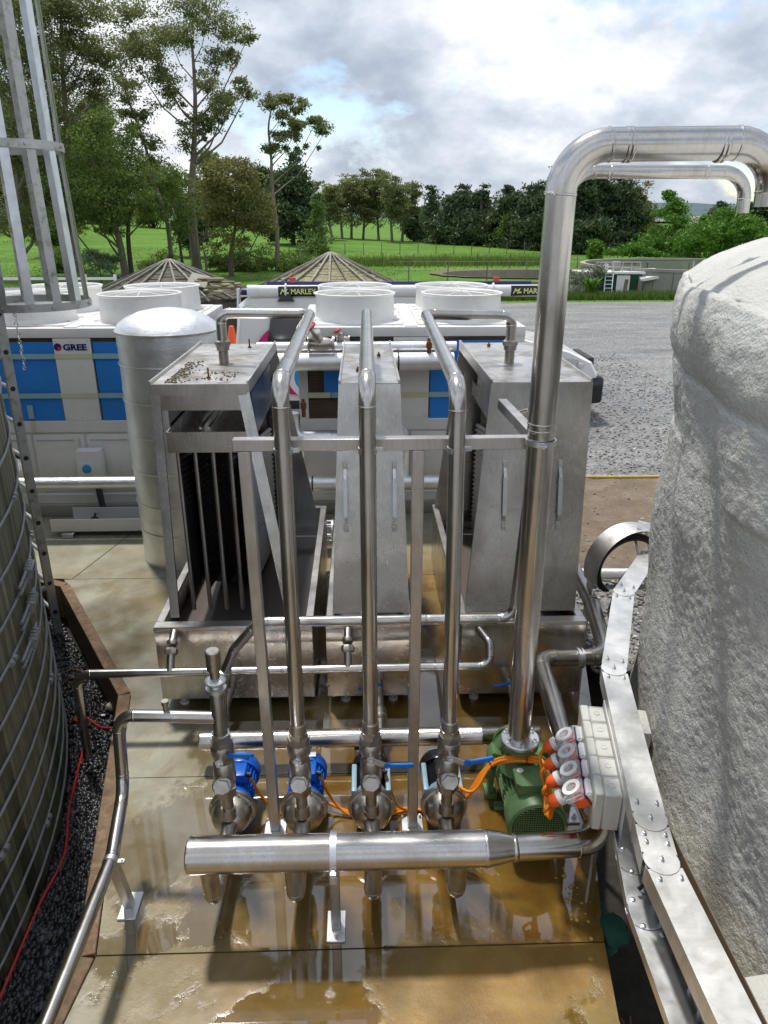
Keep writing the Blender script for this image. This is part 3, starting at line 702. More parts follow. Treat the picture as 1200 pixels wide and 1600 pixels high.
# isolator box on left chiller
iso = thing('isolator_switch', (-2.93, 7.97, .7), 'white isolator box with round blue rotary switch on left chiller', 'switch')
part('enclosure', MB().box((-3.02, 7.88, .66), (.26, .16, .34), bev=.012), 'white_clean', iso)
part('switch_plate', MB().box((-3.04, 7.797, .63), (.14, .006, .14), bev=.002), 'whiteprint', iso)
k = part('rotary_switch', MB().lathe((-3.04, 7.794, .63), (0, -1, 0), [(.05, 0), (.048, .02), (.03, .024)], 24), 'bluelight', iso)
part('switch_bar', MB().box((-3.04, 7.765, .63), (.075, .012, .02), bev=.003), 'bluelight', k)
part('cable_gland', MB().cyl((-2.98, 7.88, .4), (-2.98, 7.88, .49), .022).cyl((-3.06, 7.88, .42), (-3.06, 7.88, .49), .014), 'black', iso)
t = part('black_conduit', MB().tube([(-2.98, 7.88, .42), (-2.97, 7.87, .3), (-2.95, 7.84, .16), (-2.94, 7.72, .08)], .035, 12), 'black'); tag(t, 'thick black conduit dropping from the isolator box to the kerb', 'conduit')
# cable tray on ground by left chiller
t = thing('floor_cable_tray', (-2.85, 7.4, .05), 'long white cable tray lying on the slab before left chiller', 'cable tray')
part('tray_side', MB().ext((-3.36, 7.38, .06), (-1.6, 7.39, .2)), 'white_clean', t); part('tray_side', MB().ext((-3.2, 7.62, .06), (-1.6, 7.63, .24)), 'white_clean', t)
part('tray_floor', MB().ext((-3.36, 7.39, .055), (-1.6, 7.62, .063)), 'rib', t)
part('tray_foot', MB().box((-3.18, 7.42, .027), (.12, .18, .052), bev=.004), 'galv', t); part('tray_foot', MB().box((-2.0, 7.42, .027), (.12, .18, .052), bev=.004), 'galv', t)
t = part('black_cable', MB().tube([(-2.93, 7.56, .2), (-2.95, 7.52, .13), (-2.8, 7.5, .1), (-2.4, 7.52, .09), (-1.7, 7.5, .09)], .014, 8).ring((-2.93, 7.52, .13), (0, 1, .4), .045, .012, 16, 8), 'black'); tag(t, 'black cable lying in the floor tray by left chiller', 'cable')
# plinths
for a, b, nm in ((-4.6, -1.7, 'left'), (-.75, 1.8, 'mid')):
    tag(part('plinth', MB().ext((a, 7.95, -.001), (b, 10.3, .149), bev=.01), 'conc_far'), 'low concrete plinth under the %s white chiller' % ('left' if nm == 'left' else 'middle'), 'plinth', 'concrete plinths under the chillers')

# ================================================================= INSULATED PIPES
def insul(label, pts, r, br, bands=()):
    t = thing('insulated_pipe', pts[0], label, 'pipe', 'foil insulated pipes along the chillers')
    run_pipe(t, pts, r, br, 'foil', 20, beads=False, pipe_name='insulation')
    for c, ax in bands: part('band', MB().lathe(Vector(c) - Vector(ax) * .008, ax, [(r * 1.0, 0), (r * 1.06, 0), (r * 1.06, .016), (r, .016)], 20, cap=False), 'black', t)
    return t
insul('foil lagged pipe low along the front of left chiller', [(-4.4, 7.42, .6), (-2.2, 7.42, .6)], .062, .1)
insul('thick foil lagged pipe in front of the middle chiller at eye of blue film', [(-.95, 7.75, 1.8), (.96, 7.75, 1.8)], .092, .1, [((.38, 7.75, 1.8), (1, 0, 0)), ((-.2, 7.75, 1.8), (1, 0, 0))])
insul('thinner foil lagged pipe with red valve above the thick one', [(-1.1, 7.88, 1.93), (1.0, 7.88, 1.93)], .055, .1)
insul('foil lagged low pipe between towers in front of middle chiller', [(-.9, 7.55, .52), (1.35, 7.55, .52)], .08, .1, [((.62, 7.55, .52), (1, 0, 0)), ((-.55, 7.55, .52), (1, 0, 0))])
insul('foil lagged elbow rising beside the middle tower from the low pipe', [(-.2, 7.65, .52), (-.2, 7.65, 1.0), (-.75, 7.65, 1.0), (-.75, 7.65, 1.28)], .075, .13)
insul('foil lagged riser right of the middle tower', [(.42, 7.65, .55), (.42, 7.65, .98), (.42, 8.0, .98)], .08, .12)
insul('foil lagged stub with flange behind left tray', [(-1.0, 6.95, .22), (-.38, 6.95, .22)], .075, .1, [((-.62, 6.95, .22), (1, 0, 0))])
def gate_valve(x, y, z, label, tilt=.5, s=1.0, wheel='redhandle'):
    t = thing('gate_valve', (x, y, z), label, 'valve', 'valves on the lagged pipes')
    part('body', MB().lathe((x - .12 * s, y, z), (1, 0, 0), [(.07 * s, 0), (.07 * s, .02), (.045 * s, .025), (.06 * s, .09 * s), (.06 * s, .15 * s), (.045 * s, .215 * s), (.07 * s, .22 * s), (.07 * s, .24 * s)], 20), 'cast', t)
    d = Vector((-.5, -.35, .8)).normalized(); b = Vector((x, y, z))
    part('bonnet', MB().lathe(b, d, [(.05 * s, 0), (.05 * s, .09 * s), (.065 * s, .095 * s), (.065 * s, .12 * s), (.02 * s, .125 * s), (.015 * s, .2 * s)], 18), 'cast', t)
    wq = MB(); wq.ring(b + d * .2 * s, d, .055 * s, .012 * s, 18, 8)
    for j in range(4):
        pass
    wq.lathe(b + d * .185 * s, d, [(.02 * s, 0), (.06 * s, .01), (.06 * s, .022), (.02 * s, .03)], 8)
    part('handwheel', wq, wheel, t); return t
gate_valve(-.42, 7.72, 1.99, 'valve with faded red handwheel above the lagged pipe between towers', s=1.15)
gate_valve(-.2, 7.95, 2.0, 'small valve with red cap right of the red handwheel', s=.6)
t = thing('flange_pair', (-.42, 6.95, .22), 'bolted flange pair on the low lagged stub left of middle tower', 'flange')
for xx in (-.44, -.40, -.33): part('flange', MB().lathe((xx, 6.95, .22), (1, 0, 0), [(.12, 0), (.12, .016)], 24), 'galv', t)
m = MB()
for j in range(6):
    a = j * math.pi / 3; m.cyl((-.47, 6.95 + .1 * math.cos(a), .22 + .1 * math.sin(a)), (-.3, 6.95 + .1 * math.cos(a), .22 + .1 * math.sin(a)), .009, n=6)
part('bolts', m, 'galv', t)
for x_, z_, y_ in ((.7, 1.95, 7.74), (-.62, 1.35, 7.6)):
    t = tag(part('air_vent', MB().lathe((x_, y_, z_), (0, 0, 1), [(.022, -.1), (.022, -.02), (.032, -.01), (.032, .05), (.018, .06), (.018, .09)], 12), 'rust'), 'small brown air vent on lagged pipe %s of the middle tower' % ('right' if x_ > 0 else 'left'), 'vent', 'brown air vents on the lagged pipes')
t = thing('round_meter', (-3.78, 7.7, .74), 'round black rimmed gauge behind the ladder on left chiller', 'gauge')
part('rim', MB().lathe((-3.76, 7.72, .68), (0, -1, 0), [(.15, 0), (.15, .05), (.13, .055), (.13, .02)], 28), 'black', t); part('face', MB().lathe((-3.76, 7.69, .68), (0, -1, 0), [(.13, 0), (.13, .004)], 28), 'galv', t)

# foil tank
ft = thing('foil_tank', (-1.79, 6.98, 0), 'tall foil wrapped cylindrical tank with domed top behind left tower', 'tank')
seg = 64; prof = []
m = MB(); vs = []; zs = np.linspace(.0, 2.25, 60)
for z in zs:
    for i in range(seg):
        a = 2 * math.pi * i / seg; rr = .458 + .006 * noise.noise(Vector((math.cos(a) * 2, math.sin(a) * 2, z * 3))) + .003 * noise.noise(Vector((math.cos(a) * 9, math.sin(a) * 9, z * 14))) + (.003 if (z % .42) < .04 else 0)
        vs.append((-1.79 + rr * math.cos(a), 6.98 + rr * math.sin(a), z))
m.add(vs, [(j * seg + i, j * seg + (i + 1) % seg, (j + 1) * seg + (i + 1) % seg, (j + 1) * seg + i) for j in range(59) for i in range(seg)])
part('lagging', m, 'foil', ft)
part('dome', MB().lathe((-1.79, 6.98, 2.25), (0, 0, 1), [(.462, -.02), (.47, 0), (.462, .012), (.43, .06), (.36, .11), (.25, .155), (.12, .18), (.0, .187)], 56), 'foil', ft)
m = MB()
for z in (.33, .62, .96, 1.3, 1.62, 1.95): m.lathe((-1.79, 6.98, z), (0, 0, 1), [(.4645, 0), (.4665, .004), (.4665, .016), (.4645, .02)], 56, cap=False)
part('foil_joint_tape', m, 'foil', ft); part('base_skirt', MB().lathe((-1.79, 6.98, .001), (0, 0, 1), [(.45, 0), (.45, .02)], 48), 'black', ft)

# ================================================================= TOWERS AND TRAYS
def tray(x0, x1, label, handle_x=None):
    y0, y1, zb, zt = 4.3, 6.5, .1, .67
    t = thing('catch_tray', ((x0 + x1) / 2, 5.3, 0), label, 'tray', 'stainless catch trays under the towers')
    m = MB(); tk = .012
    m.ext((x0, y0, zb), (x1, y0 + tk, zt - .03)).ext((x0, y1 - tk, zb), (x1, y1, zt - .03)).ext((x0, y0 + tk, zb), (x0 + tk, y1 - tk, zt - .03)).ext((x1 - tk, y0 + tk, zb), (x1, y1 - tk, zt - .03)).ext((x0 + tk, y0 + tk, zb), (x1 - tk, y1 - tk, zb + .01))
    part('basin', m, 'sheet', t, smooth=False)
    m = MB(); rw = .05
    m.ext((x0 - .004, y0 - .004, zt - .03), (x1 + .004, y0 + rw + .03, zt), bev=.004); m.ext((x0 - .004, y1 - rw, zt - .03), (x1 + .004, y1 + .004, zt), bev=.004)
    m.ext((x0 - .004, y0 + rw + .031, zt - .03), (x0 + rw, y1 - rw - .001, zt - .001), bev=.004); m.ext((x1 - rw, y0 + rw + .031, zt - .03), (x1 + .004, y1 - rw - .001, zt - .001), bev=.004)
    part('rim', m, 'frame', t)
    part('water_surface', MB().ext((x0 + .014, y0 + .014, .4), (x1 - .014, y1 - .014, .42)), 'water', t)
    for xx in (x0 + .12, x1 - .12):
        for yy in (y0 + .1, (y0 + y1) / 2, y1 - .1): part('foot', MB().lathe((xx, yy, 0.001), (0, 0, 1), [(.035, 0), (.035, .02), (.014, .024), (.014, .1)], 16), 'white_clean', t)
    return t
tray(-1.405, -.355, 'widest catch tray, left, below the open tower')
tray(-.262, .315, 'narrow catch tray below the middle tower')
tray(.655, 1.497, 'catch tray below the right tower beside the foam tank')

def corrug(x, y0, y1, z0, z1, amp=.011, pitch=.042):
    m = MB(); n = int((z1 - z0) / pitch * 4); vs = []
    for i in range(n + 1):
        z = z0 + (z1 - z0) * i / n; d = amp * math.cos(i * math.pi / 2)
        vs += [(x + d, y0, z + .12 * 0), (x + d, y1, z - .25)]
    m.add(vs, [(2 * i, 2 * i + 1, 2 * i + 3, 2 * i + 2) for i in range(n)]); return m
def tower(tx0, tx1, bx0, bx1, label, plates, open_front=False, inlet=None, handles=()):
    zt, zb = 2.2, .64; yt, yb = 4.75, 4.45; yrt, yrb = 6.4, 6.42
    t = thing('evaporator_tower', ((tx0 + tx1) / 2, 5.5, .6), label, 'tower', 'stainless evaporator towers in a row')
    # lid
    m = MB(); m.ext((tx0, yt, zt - .004), (tx1, yrt, zt)); part('lid', m, 'sheet_top', t)
    m = MB()
    for a, b in (((tx0, yt, zt - .02), (tx0, yrt + .02, zt - .02)), ((tx1, yt, zt - .02), (tx1, yrt + .02, zt - .02))):
        m.ext((a[0] - .006, yt - .004, zt - .06), (a[0] + .006, yrt + .01, zt + .022))
    m.ext((tx0 + .0065, yt - .012, zt - .07), (tx1 - .0065, yt - .0045, zt + .004))
    part('lid_flange', m, 'frame', t, smooth=False)
    # rear panel
    part('rear_panel', MB().plate([(bx0 - .03, yrb, zb), (bx1 + .03, yrb, zb), (tx1, yrt, zt - .005), (tx0, yrt, zt - .005)], .006, (0, 1, 0)), 'sheet', t, smooth=False)
    if not open_front:
        part('front_panel', MB().plate([(bx0, yb, zb + .032), (bx1, yb, zb + .032), (tx1 + .006, yt - .013, zt), (tx0 - .006, yt - .013, zt)], .006, (0, -1, -.15)), 'sheet', t, smooth=False)
        m = MB(); m.plate([(bx0, yb, zb + .032), (bx0, yb + .03, zb + .032), (tx0 - .006, yt + .02, zt - .07), (tx0 - .006, yt - .013, zt - .07)], .004, (1, 0, 0)); m.plate([(bx1, yb, zb + .032), (bx1, yb + .03, zb + .032), (tx1 + .006, yt + .02, zt - .07), (tx1 + .006, yt - .013, zt - .07)], .004, (-1, 0, 0))
        part('panel_fold', m, 'frame', t, smooth=False)
        for hx in handles:
            m = MB(); f = lambda z: yt - .013 + (yb - yt + .013) * (zt - z) / (zt - zb - .032)
            m.beam((hx, f(1.66) - .02, 1.66), (hx, f(1.6) - .045, 1.6), .02, .004, up=(0, -1, 0)); m.beam((hx, f(1.6) - .045, 1.6), (hx, f(1.35) - .045, 1.35), .026, .012, up=(0, -1, 0)); m.beam((hx, f(1.35) - .045, 1.35), (hx, f(1.29) - .02, 1.29), .02, .004, up=(0, -1, 0))
            for z in (1.68, 1.27): m.box((hx, f(z) - .016, z), (.03, .012, .06), bev=.002); m.cyl((hx, f(z) - .02, z), (hx, f(z) - .032, z), .008, n=8)
            part('handle', m, 'galv', t)
    else:
        part('leg', MB().beam((tx0 + .03, yt, zt - .06), (bx0 + .06, yb - .02, zb + .032), .06, .02, up=(0, -1, 0)), 'sheet', t)
        part('leg', MB().beam((tx1 - .03, yt, zt - .06), (bx1 - .03, yb - .02, zb + .032), .075, .02, up=(0, -1, 0)), 'sheet', t)
        part('header_strip', MB().ext((tx0, yt - .004, zt - .17), (tx1, yt + .004, zt - .071)), 'sheet', t)
    # distribution trough
    px0, px1 = plates[0] - .05, plates[-1] + .05
    z0, z1 = 1.78, 1.9; y0 = yt - .06 if open_front else yt + .1; m = MB()
    m.ext((px0, y0, z0 - .02), (px1, y0 + .008, z1)).ext((px0, yrt - .1, z0), (px1, yrt - .092, z1)).ext((px0, y0 + .008, z0), (px0 + .006, yrt - .1, z1)).ext((px1 - .006, y0 + .008, z0), (px1, yrt - .1, z1)).ext((px0 + .006, y0 + .008, z0), (px1 - .006, yrt - .1, z0 + .006))
    part('trough', m, 'sheet', t, smooth=False)
    for q in (.42, .52): part('spray_tube', MB().cyl((px0 + (px1 - px0) * q, y0 + .02, z1 + .02), (px0 + (px1 - px0) * q, yrt - .1, z1 + .02), .011, n=10), 'pipe', t)
    part('side_plate', MB().ext((px1 + .012, yt + .12, 1.8), (px1 + .018, yrt - .5, 2.12)), 'pipe', t); part('side_plate', MB().ext((px0 - .018, yt + .12, 1.8), (px0 - .012, yrt - .5, 2.12)), 'pipe', t)
    for i, px in enumerate(plates):
        y0p = yt + (0 if open_front else .06)
        m = corrug(px, y0p, yrt - .12, .72, 1.77); po = part('cooling_plate', m, 'pipe_dull' if i in (0, len(plates) - 1) else 'plate_shade', t, smooth=False)  # outer plates plain steel, inner ones coloured as if in shade
        part('plate_edge', MB().tube([(px, y0p - .012, 1.77), (px, y0p - .012, .56)], .0155, 8), 'frame', t)
    part('gap_shade_block', MB().ext((plates[0] + .03, yt + .35, .6), (plates[-1] - .03, yrt - .15, 1.76)), 'plate_shade', t)  # black block standing for the shade in the gaps between plates
    if inlet:
        # lid studs
        pass
    return t
tower(-1.37, -.74, -1.35, -.47, 'left evaporator tower, front open showing dark corrugated plates', [-1.235, -1.118, -1.0, -.885, -.805], True)
tower(-.148, .24, -.222, .306, 'narrow middle evaporator tower with two handles on closed front', [0 - .06, .14], False, handles=(-.12, .205))
tower(.845, 1.5, .69, 1.455, 'right evaporator tower closed, with handles, nearest the foam tank', [1.0, 1.12, 1.24, 1.36], False, handles=(.94, 1.31))
for x_, y_ in ((-1.03, 4.95), (-.93, 6.2)):
    tag(part('lid_stud', MB().cyl((x_, y_, 2.2), (x_, y_, 2.27), .006, n=8).lathe((x_, y_, 2.2), (0, 0, 1), [(.016, 0), (.016, .01)], 6), 'rust'), 'thin threaded stud standing on left tower lid, %s of the inlet pipe' % ('in front' if y_ < 5.5 else 'behind'), 'stud')
for x_, y_, w_ in ((-.03, 5.15, 'front left part'), (.13, 5.75, 'right edge'), (1.06, 6.2, 'back')):
    tag(part('lid_bolt', MB().lathe((x_, y_, 2.2), (0, 0, 1), [(.014, 0), (.014, .02), (.006, .022), (.006, .035)], 6), 'rust'), 'rusty bolt head on the %s of the %s tower lid' % (w_, 'middle' if x_ < .5 else 'right'), 'bolt')
g_ = []
for i in range(300):
    u = random.random(); x_ = -1.31 + abs(random.gauss(0, .06)) + .02; y_ = 4.8 + .75 * random.random() ** 1.4
    if random.random() < .15: x_ = random.uniform(-1.1, -.85); y_ = random.uniform(4.85, 5.15)
    g_.append((x_, y_, 2.203))
o = stones('lid_grit', 300, lambda n: np.array(g_), .003, .009, 'grime'); o['kind'] = 'stuff'; o['label'] = 'leaf grit lying along the left edge of the left tower lid'; o['category'] = 'grit'

# ================================================================= STEEL FRAME
fr = thing('pipe_support_frame', (.2, 3.2, 0), 'stainless box section frame with crossbeam holding the vertical pipes', 'frame')
YB = 3.205
part('crossbeam', MB().ext((-.585, YB - .025, 2.225), (.82, YB + .03, 2.28), bev=.003), 'frame', fr)
part('return_beam', MB().beam((.795, YB + .031, 2.2525), (.765, 3.95, 2.2525), .05, .055, bev=.003), 'frame', fr)
for x_, d in ((-.535, 0), (.25, 0)):
    xb = -.515 if x_ < 0 else .255
    part('post', MB().beam((x_, YB, 2.2245), (xb, YB, .012), .055, .055, up=(0, 1, 0), bev=.003), 'frame', fr)
    bp = part('base_plate', MB().box((xb, YB, .006), (.12, .14, .012), bev=.002), 'galv', fr)
    for q in ((-.045, -.055), (.045, .055)): part('anchor_bolt', MB().cyl((xb + q[0], YB + q[1], .012), (xb + q[0], YB + q[1], .03), .008, n=6), 'galv', bp)
part('standoff_rod', MB().cyl((.785, 3.7, 2.26), (.84, 3.62, 2.3), .009, n=10), 'pipe', fr)

# ================================================================= VERTICAL LIFT PIPES WITH BALL/CHECK VALVES AND PUMPS
YP = 3.11
pumps = [(-.735, -.735, 'blue'), (-.345, -.345, 'blue'), (.025, .02, 'pale'), (.425, .41, 'pale')]
def stack(x, label, handle=None):
    t = thing('valve_stack', (x, 3.05, .2), label, 'valve', 'valve stacks above the small pumps'); t.scale = (1.22, 1.22, 1)
    y = 3.06
    part('outlet_nipple', MB().lathe((x, y, .25), (0, 0, 1), [(.034, 0), (.034, .02), (.026, .025), (.024, .12), (.032, .125), (.032, .15)], 20), 'cast', t)
    m = MB(); m.lathe((x, y, .395), (0, 0, 1), [(.045, 0), (.047, .02), (.047, .05), (.038, .055)], 6); part('union_nut', m, 'cast', t)
    m = MB(); m.lathe((x, y, .45), (0, 0, 1), [(.036, 0), (.045, .03), (.048, .06), (.044, .15), (.038, .16)], 20); m.lathe((x, y - .02, .49), (0, -1, .55), [(.042, 0), (.042, .055), (.036, .06)], 20)
    cv = part('check_valve', m, 'cast', t)
    part('cleanout_plug', MB().lathe((x, y - .02 - .05, .518), (0, -1, .55), [(.034, 0), (.034, .022)], 6), 'cast', cv)
    m = MB(); m.lathe((x, y, .612), (0, 0, 1), [(.042, 0), (.042, .018)], 6); m.lathe((x, y, .63), (0, 0, 1), [(.038, 0), (.048, .02), (.048, .07), (.042, .085)], 20); m.lathe((x, y, .716), (0, 0, 1), [(.046, 0), (.046, .035)], 8); m.lathe((x, y, .752), (0, 0, 1), [(.042, 0), (.042, .03), (.034, .034)], 6)
    part('ball_valve', m, 'cast', t)
    m = MB(); m.cyl((x, y - .04, .665), (x, y - .075, .672), .014, n=10); m.lathe((x, y - .07, .671), (0, -1, .1), [(.018, 0), (.018, .012)], 6); m.cyl((x, y - .085, .673), (x, y - .1, .675), .008, n=6); st = part('valve_stem', m, 'galv', t)
    if handle:
        dx, dz = handle; m = MB()
        pts = [(x, y - .08, .674), (x + .03, y - .085, .668), (x + .055, y - .088, .65), (x + .075, y - .088, .645 + dz * .3), (x + .175, y - .088, .645 + dz)]
        m.beam(pts[0], pts[2], .028, .005, up=(0, -1, 0)); part('lever', m, 'galv', t)
        m = MB(); m.beam(pts[2], pts[3], .028, .012, up=(0, -1, 0)); m.beam(pts[3], pts[4], .026, .012, up=(0, -1, 0), bev=.003); hd = part('lever_grip', m, 'handle', t)
        text_mesh('BALL VALVE', .015, .0004, 'bluelight', hd, (pts[3][0] + .008, y - .0945, pts[3][2] - .004 + dz * .1), rot=(R(90), -math.atan2(dz * .7, .1) if dz else 0, 0), name='grip_lettering')
    return t
stack(-.735, 'valve stack on the leftmost pump, with a capped branch above it', None)
stack(-.345, 'valve stack on the second pump from the left, under a tall pipe', None)
stack(.022, 'valve stack on the third pump, blue lever nearly level to the right', (1, .0))
stack(.425, 'valve stack on the fourth pump, blue lever slightly raised', (1, .035))
# lever of left stack
t = tag(part('valve_lever', MB().box((-.632, 3.0, .69), (.135, .014, .026), bev=.005), 'handle'), 'blue lever with lettering pointing right over the leftmost blue motor', 'lever')
text_mesh('BALL VALVE', .02, .0005, 'bluelight', t, (-.685, 2.992, .684), name='lever_lettering')

def lift(xb, xt, xc, label, topz, ytop, end=None):
    t = thing('lift_pipe', (xb, YP, .78), label, 'pipe', 'tall vertical lift pipes over the small pumps')
    pts = [(xb, 3.06, .785), (xt, YP, topz)]
    pts += [(xc, ytop, 2.56)] + (end or [])
    run_pipe(t, pts, .0375, [.11] + [.07] * (len(pts) - 3), 'pipe')
    clamp(t, (xt + (xb - xt) * .1, YP - .002, 2.25), (0, 0, 1), .0375, .024, (1, .15, 0))
    part('sleeve', MB().lathe((xb, 3.06, .785), (0, 0, 1), [(.043, 0), (.043, .05), (.039, .055)], 20), 'cast', t)
    return t
lift(-.345, -.35, -.37, 'leftmost tall lift pipe, bending over to the left tower lid', 2.55, 5.45, [(-1.02, 5.5, 2.56), (-1.02, 5.5, 2.36)])
lift(.022, .02, .035, 'middle tall lift pipe running straight back to the narrow tower', 2.55, 5.2, [(.037, 5.5, 2.56), (.037, 5.5, 2.2)])
lift(.425, .41, .46, 'tall lift pipe bending over to the right tower lid', 2.53, 5.4, [(1.09, 5.45, 2.54), (1.09, 5.45, 2.34)])
for x_, y_, w_ in ((-1.02, 5.5, 'left'), (1.09, 5.45, 'right')):
    t = thing('pipe_union', (x_, y_, 2.2), 'threaded union joining the bent pipe to the %s tower lid' % w_, 'union', 'unions on the tower lids')
    part('union_nut', MB().lathe((x_, y_, 2.33), (0, 0, 1), [(.055, 0), (.058, .01), (.058, .03), (.045, .04)], 8), 'cast', t)
    part('nipple', MB().lathe((x_, y_, 2.2), (0, 0, 1), [(.036, 0), (.036, .09), (.045, .095), (.05, .13)], 20), 'pipe_dull', t)

def small_pump(x, kind, label):
    t = thing('small_pump', (x, 3.2, 0), label, 'pump', 'small pumps in a row behind the manifold')
    z = .19
    m = MB(); m.lathe((x, 3.16, z), (0, -1, 0), [(.122, 0), (.122, .012), (.11, .016), (.106, .06), (.092, .09), (.06, .11), (.044, .118), (.036, .14)], 40)
    h = part('pump_head', m, 'cast', t)
    m = MB(); m.lathe((x, 3.16, z), (0, -1, 0), [(.13, -.012), (.13, .004)], 40)
    for j in range(8):
        a = R(22.5 + 45 * j); m.cyl((x + .119 * math.cos(a), 3.155, z + .119 * math.sin(a)), (x + .119 * math.cos(a), 3.14, z + .119 * math.sin(a)), .006, n=6)
    part('clamp_flange', m, 'cast', t)
    part('outlet_boss', MB().lathe((x, 3.06, z + .05), (0, 0, 1), [(.042, 0), (.04, .04), (.036, .062)], 20), 'cast', h)
    mot, cap, frame = {'blue': ('pumpblue', 'pumpblue', 'pumpblue'), 'pale': ('palepump', 'blackgloss', 'palepump')}[kind]
    part('adaptor', MB().lathe((x, 3.172, z), (0, 1, 0), [(.11, 0), (.108, .03), (.095, .05), (.09, .08)], 28), mot, t)
    m = MB(); m.lathe((x, 3.25, z), (0, 1, 0), [(.085, 0), (.085, .17)], 28)
    for j in range(26):
        a = 2 * math.pi * j / 26; m.beam((x + .092 * math.cos(a), 3.252, z + .092 * math.sin(a)), (x + .092 * math.cos(a), 3.415, z + .092 * math.sin(a)), .004, .02, up=(math.cos(a), 0, math.sin(a)))
    part('motor_body', m, mot if kind == 'blue' else 'blackgloss', t, smooth=True)
    if kind == 'pale':
        for s_ in (-1, 1): part('motor_cover', MB().box((x + s_ * .095, 3.31, z + .01), (.03, .22, .13), bev=.008), 'palepump', t)
    c = part('fan_cowl', MB().lathe((x, 3.42, z), (0, 1, 0), [(.11, 0), (.113, .01), (.113, .065), (.1, .09), (.06, .1)], 32), cap, t)
    if kind == 'blue': part('rating_label', MB().box((x + .012, 3.46, z + .1135), (.08, .04, .003)), 'whiteprint', c)
    part('terminal_box', MB().box((x + .012, 3.31, z + .12), (.1, .11, .06), bev=.008), mot if kind == 'blue' else 'blackgloss', t)
    part('cable_gland', MB().cyl((x + .06, 3.3, z + .12), (x + .09, 3.29, z + .12), .013, n=10), 'black', t)
    m = MB(); m.box((x, 3.32, .04), (.16, .14, .012), bev=.003); m.box((x - .05, 3.32, .08), (.012, .12, .08)); m.box((x + .05, 3.32, .08), (.012, .12, .08)); m.box((x, 3.32, .016), (.19, .1, .03), bev=.004)
    part('foot', m, mot, t)
    # suction elbow to manifold
    sm_ = thing('suction_elbow', (x, 2.75, .2), label.replace('small', 'steel suction elbow of the').replace(' pump', ' pump') if False else 'steel suction elbow from the big manifold to the ' + label.split(',')[0].replace('small ', ''), 'pipe', 'suction elbows under the manifold')
    run_pipe(sm_, [(x, 3.04, z), (x, 2.6, .17), (x, 2.56, .45)], .042, [.075], 'cast', elbow_name='elbow')
    return t
for i, (x, _, k) in enumerate(pumps):
    small_pump(x, k, ['leftmost small pump, blue motor, below the capped valve stack', 'second small pump from left, blue motor with white label', 'third small pump, black and pale blue motor, left of centre post', 'fourth small pump, pale blue sided motor, nearest the green pump'][i])

# capped branch above leftmost stack
t = thing('capped_branch', (-.735, 3.06, .78), 'steel tee with capped relief fitting above the leftmost valve stack', 'pipe fitting')
part('branch_tube', MB().lathe((-.735, 3.06, .785), (0, 0, 1), [(.036, 0), (.036, .24), (.03, .25)], 22), 'pipe_dull', t)
part('ferrule_clamp', MB().lathe((-.735, 3.06, 1.03), (0, 0, 1), [(.034, 0), (.05, .012), (.05, .03), (.034, .035), (.03, .05), (.048, .055), (.052, .07), (.03, .085)], 24), 'galv', t)
part('sensor_body', MB().lathe((-.735, 3.06, 1.11), (0, 0, 1), [(.024, 0), (.024, .05), (.036, .055), (.036, .155), (.03, .16)], 22), 'cast', t)
t = thing('drain_pipe', (-1.0, 3.08, .88), 'steel pipe leaving the leftmost stack and running down to the front left corner', 'pipe')
run_pipe(t, [(-.735, 3.06, .88), (-1.245, 3.09, .88), (-1.25, 3.02, .47), (-1.19, 2.62, .43), (-1.2, 1.2, .43)], .032, [.085, .12, .13], 'pipe')
part('small_socket', MB().lathe((-1.0, 3.08, .91), (0, 0, 1), [(.014, 0), (.014, .035), (.018, .036), (.018, .06)], 12), 'cast', t)
clamp(t, (-1.19, 2.6, .43), (0, 1, 0), .032, .024, (1, 0, 0))
t = thing('pipe_stand', (-1.17, 2.74, 0), 'short steel stand with square foot under the front left pipe', 'stand')
part('post', MB().beam((-1.19, 2.72, .012), (-1.19, 2.62, .40), .045, .045, up=(1, 0, 0), bev=.003), 'frame', t); part('base_plate', MB().box((-1.185, 2.72, .006), (.09, .16, .012), bev=.002), 'galv', t)

# ================================================================= MANIFOLDS
t = thing('suction_manifold', (0, 2.56, .5), 'thick shiny steel manifold pipe across the front of the pumps', 'manifold')
zc, yc = .5, 2.56
part('manifold_tube', MB().lathe((-.82, yc, zc), (1, 0, 0), [(.01, -.001), (.07, .0), (.0825, .008), (.084, .02), (.0825, .028), (.0825, 1.355)], 40), 'pipe', t)
part('reducer', MB().lathe((.535, yc, zc), (1, 0, 0), [(.0825, 0), (.085, .004), (.085, .012), (.0825, .02), (.074, .07), (.062, .115), (.0585, .135), (.061, .14), (.061, .148), (.058, .153)], 40), 'pipe', t)
run_pipe(t, [(.688, yc, zc), (1.1, yc + .02, zc), (1.09, 3.2, .52), (1.13, 3.95, .52)], .058, [.13, .3], 'pipe')
clamp(t, (-.155, yc, zc), (1, 0, 0), .0825, .03, (0, -1, -.2), 'manifold_strap')
t = thing('manifold_stand', (-.155, 2.58, 0), 'steel post with bolted foot under the strap of the big manifold', 'stand')
part('post', MB().beam((-.155, 2.575, .012), (-.155, 2.575, .41), .045, .045, bev=.003), 'frame', t)
bp = part('base_plate', MB().box((-.155, 2.575, .006), (.09, .17, .012), bev=.002), 'galv', t)
for q in (-.06, .06): part('anchor_bolt', MB().cyl((-.155, 2.575 + q, .012), (-.155, 2.575 + q, .035), .009, n=6), 'galv', bp)
part('strap_lug', MB().box((-.155, 2.47, .425), (.035, .012, .045), bev=.002).cyl((-.155, 2.463, .43), (-.155, 2.455, .43), .011, n=8), 'galv', t)

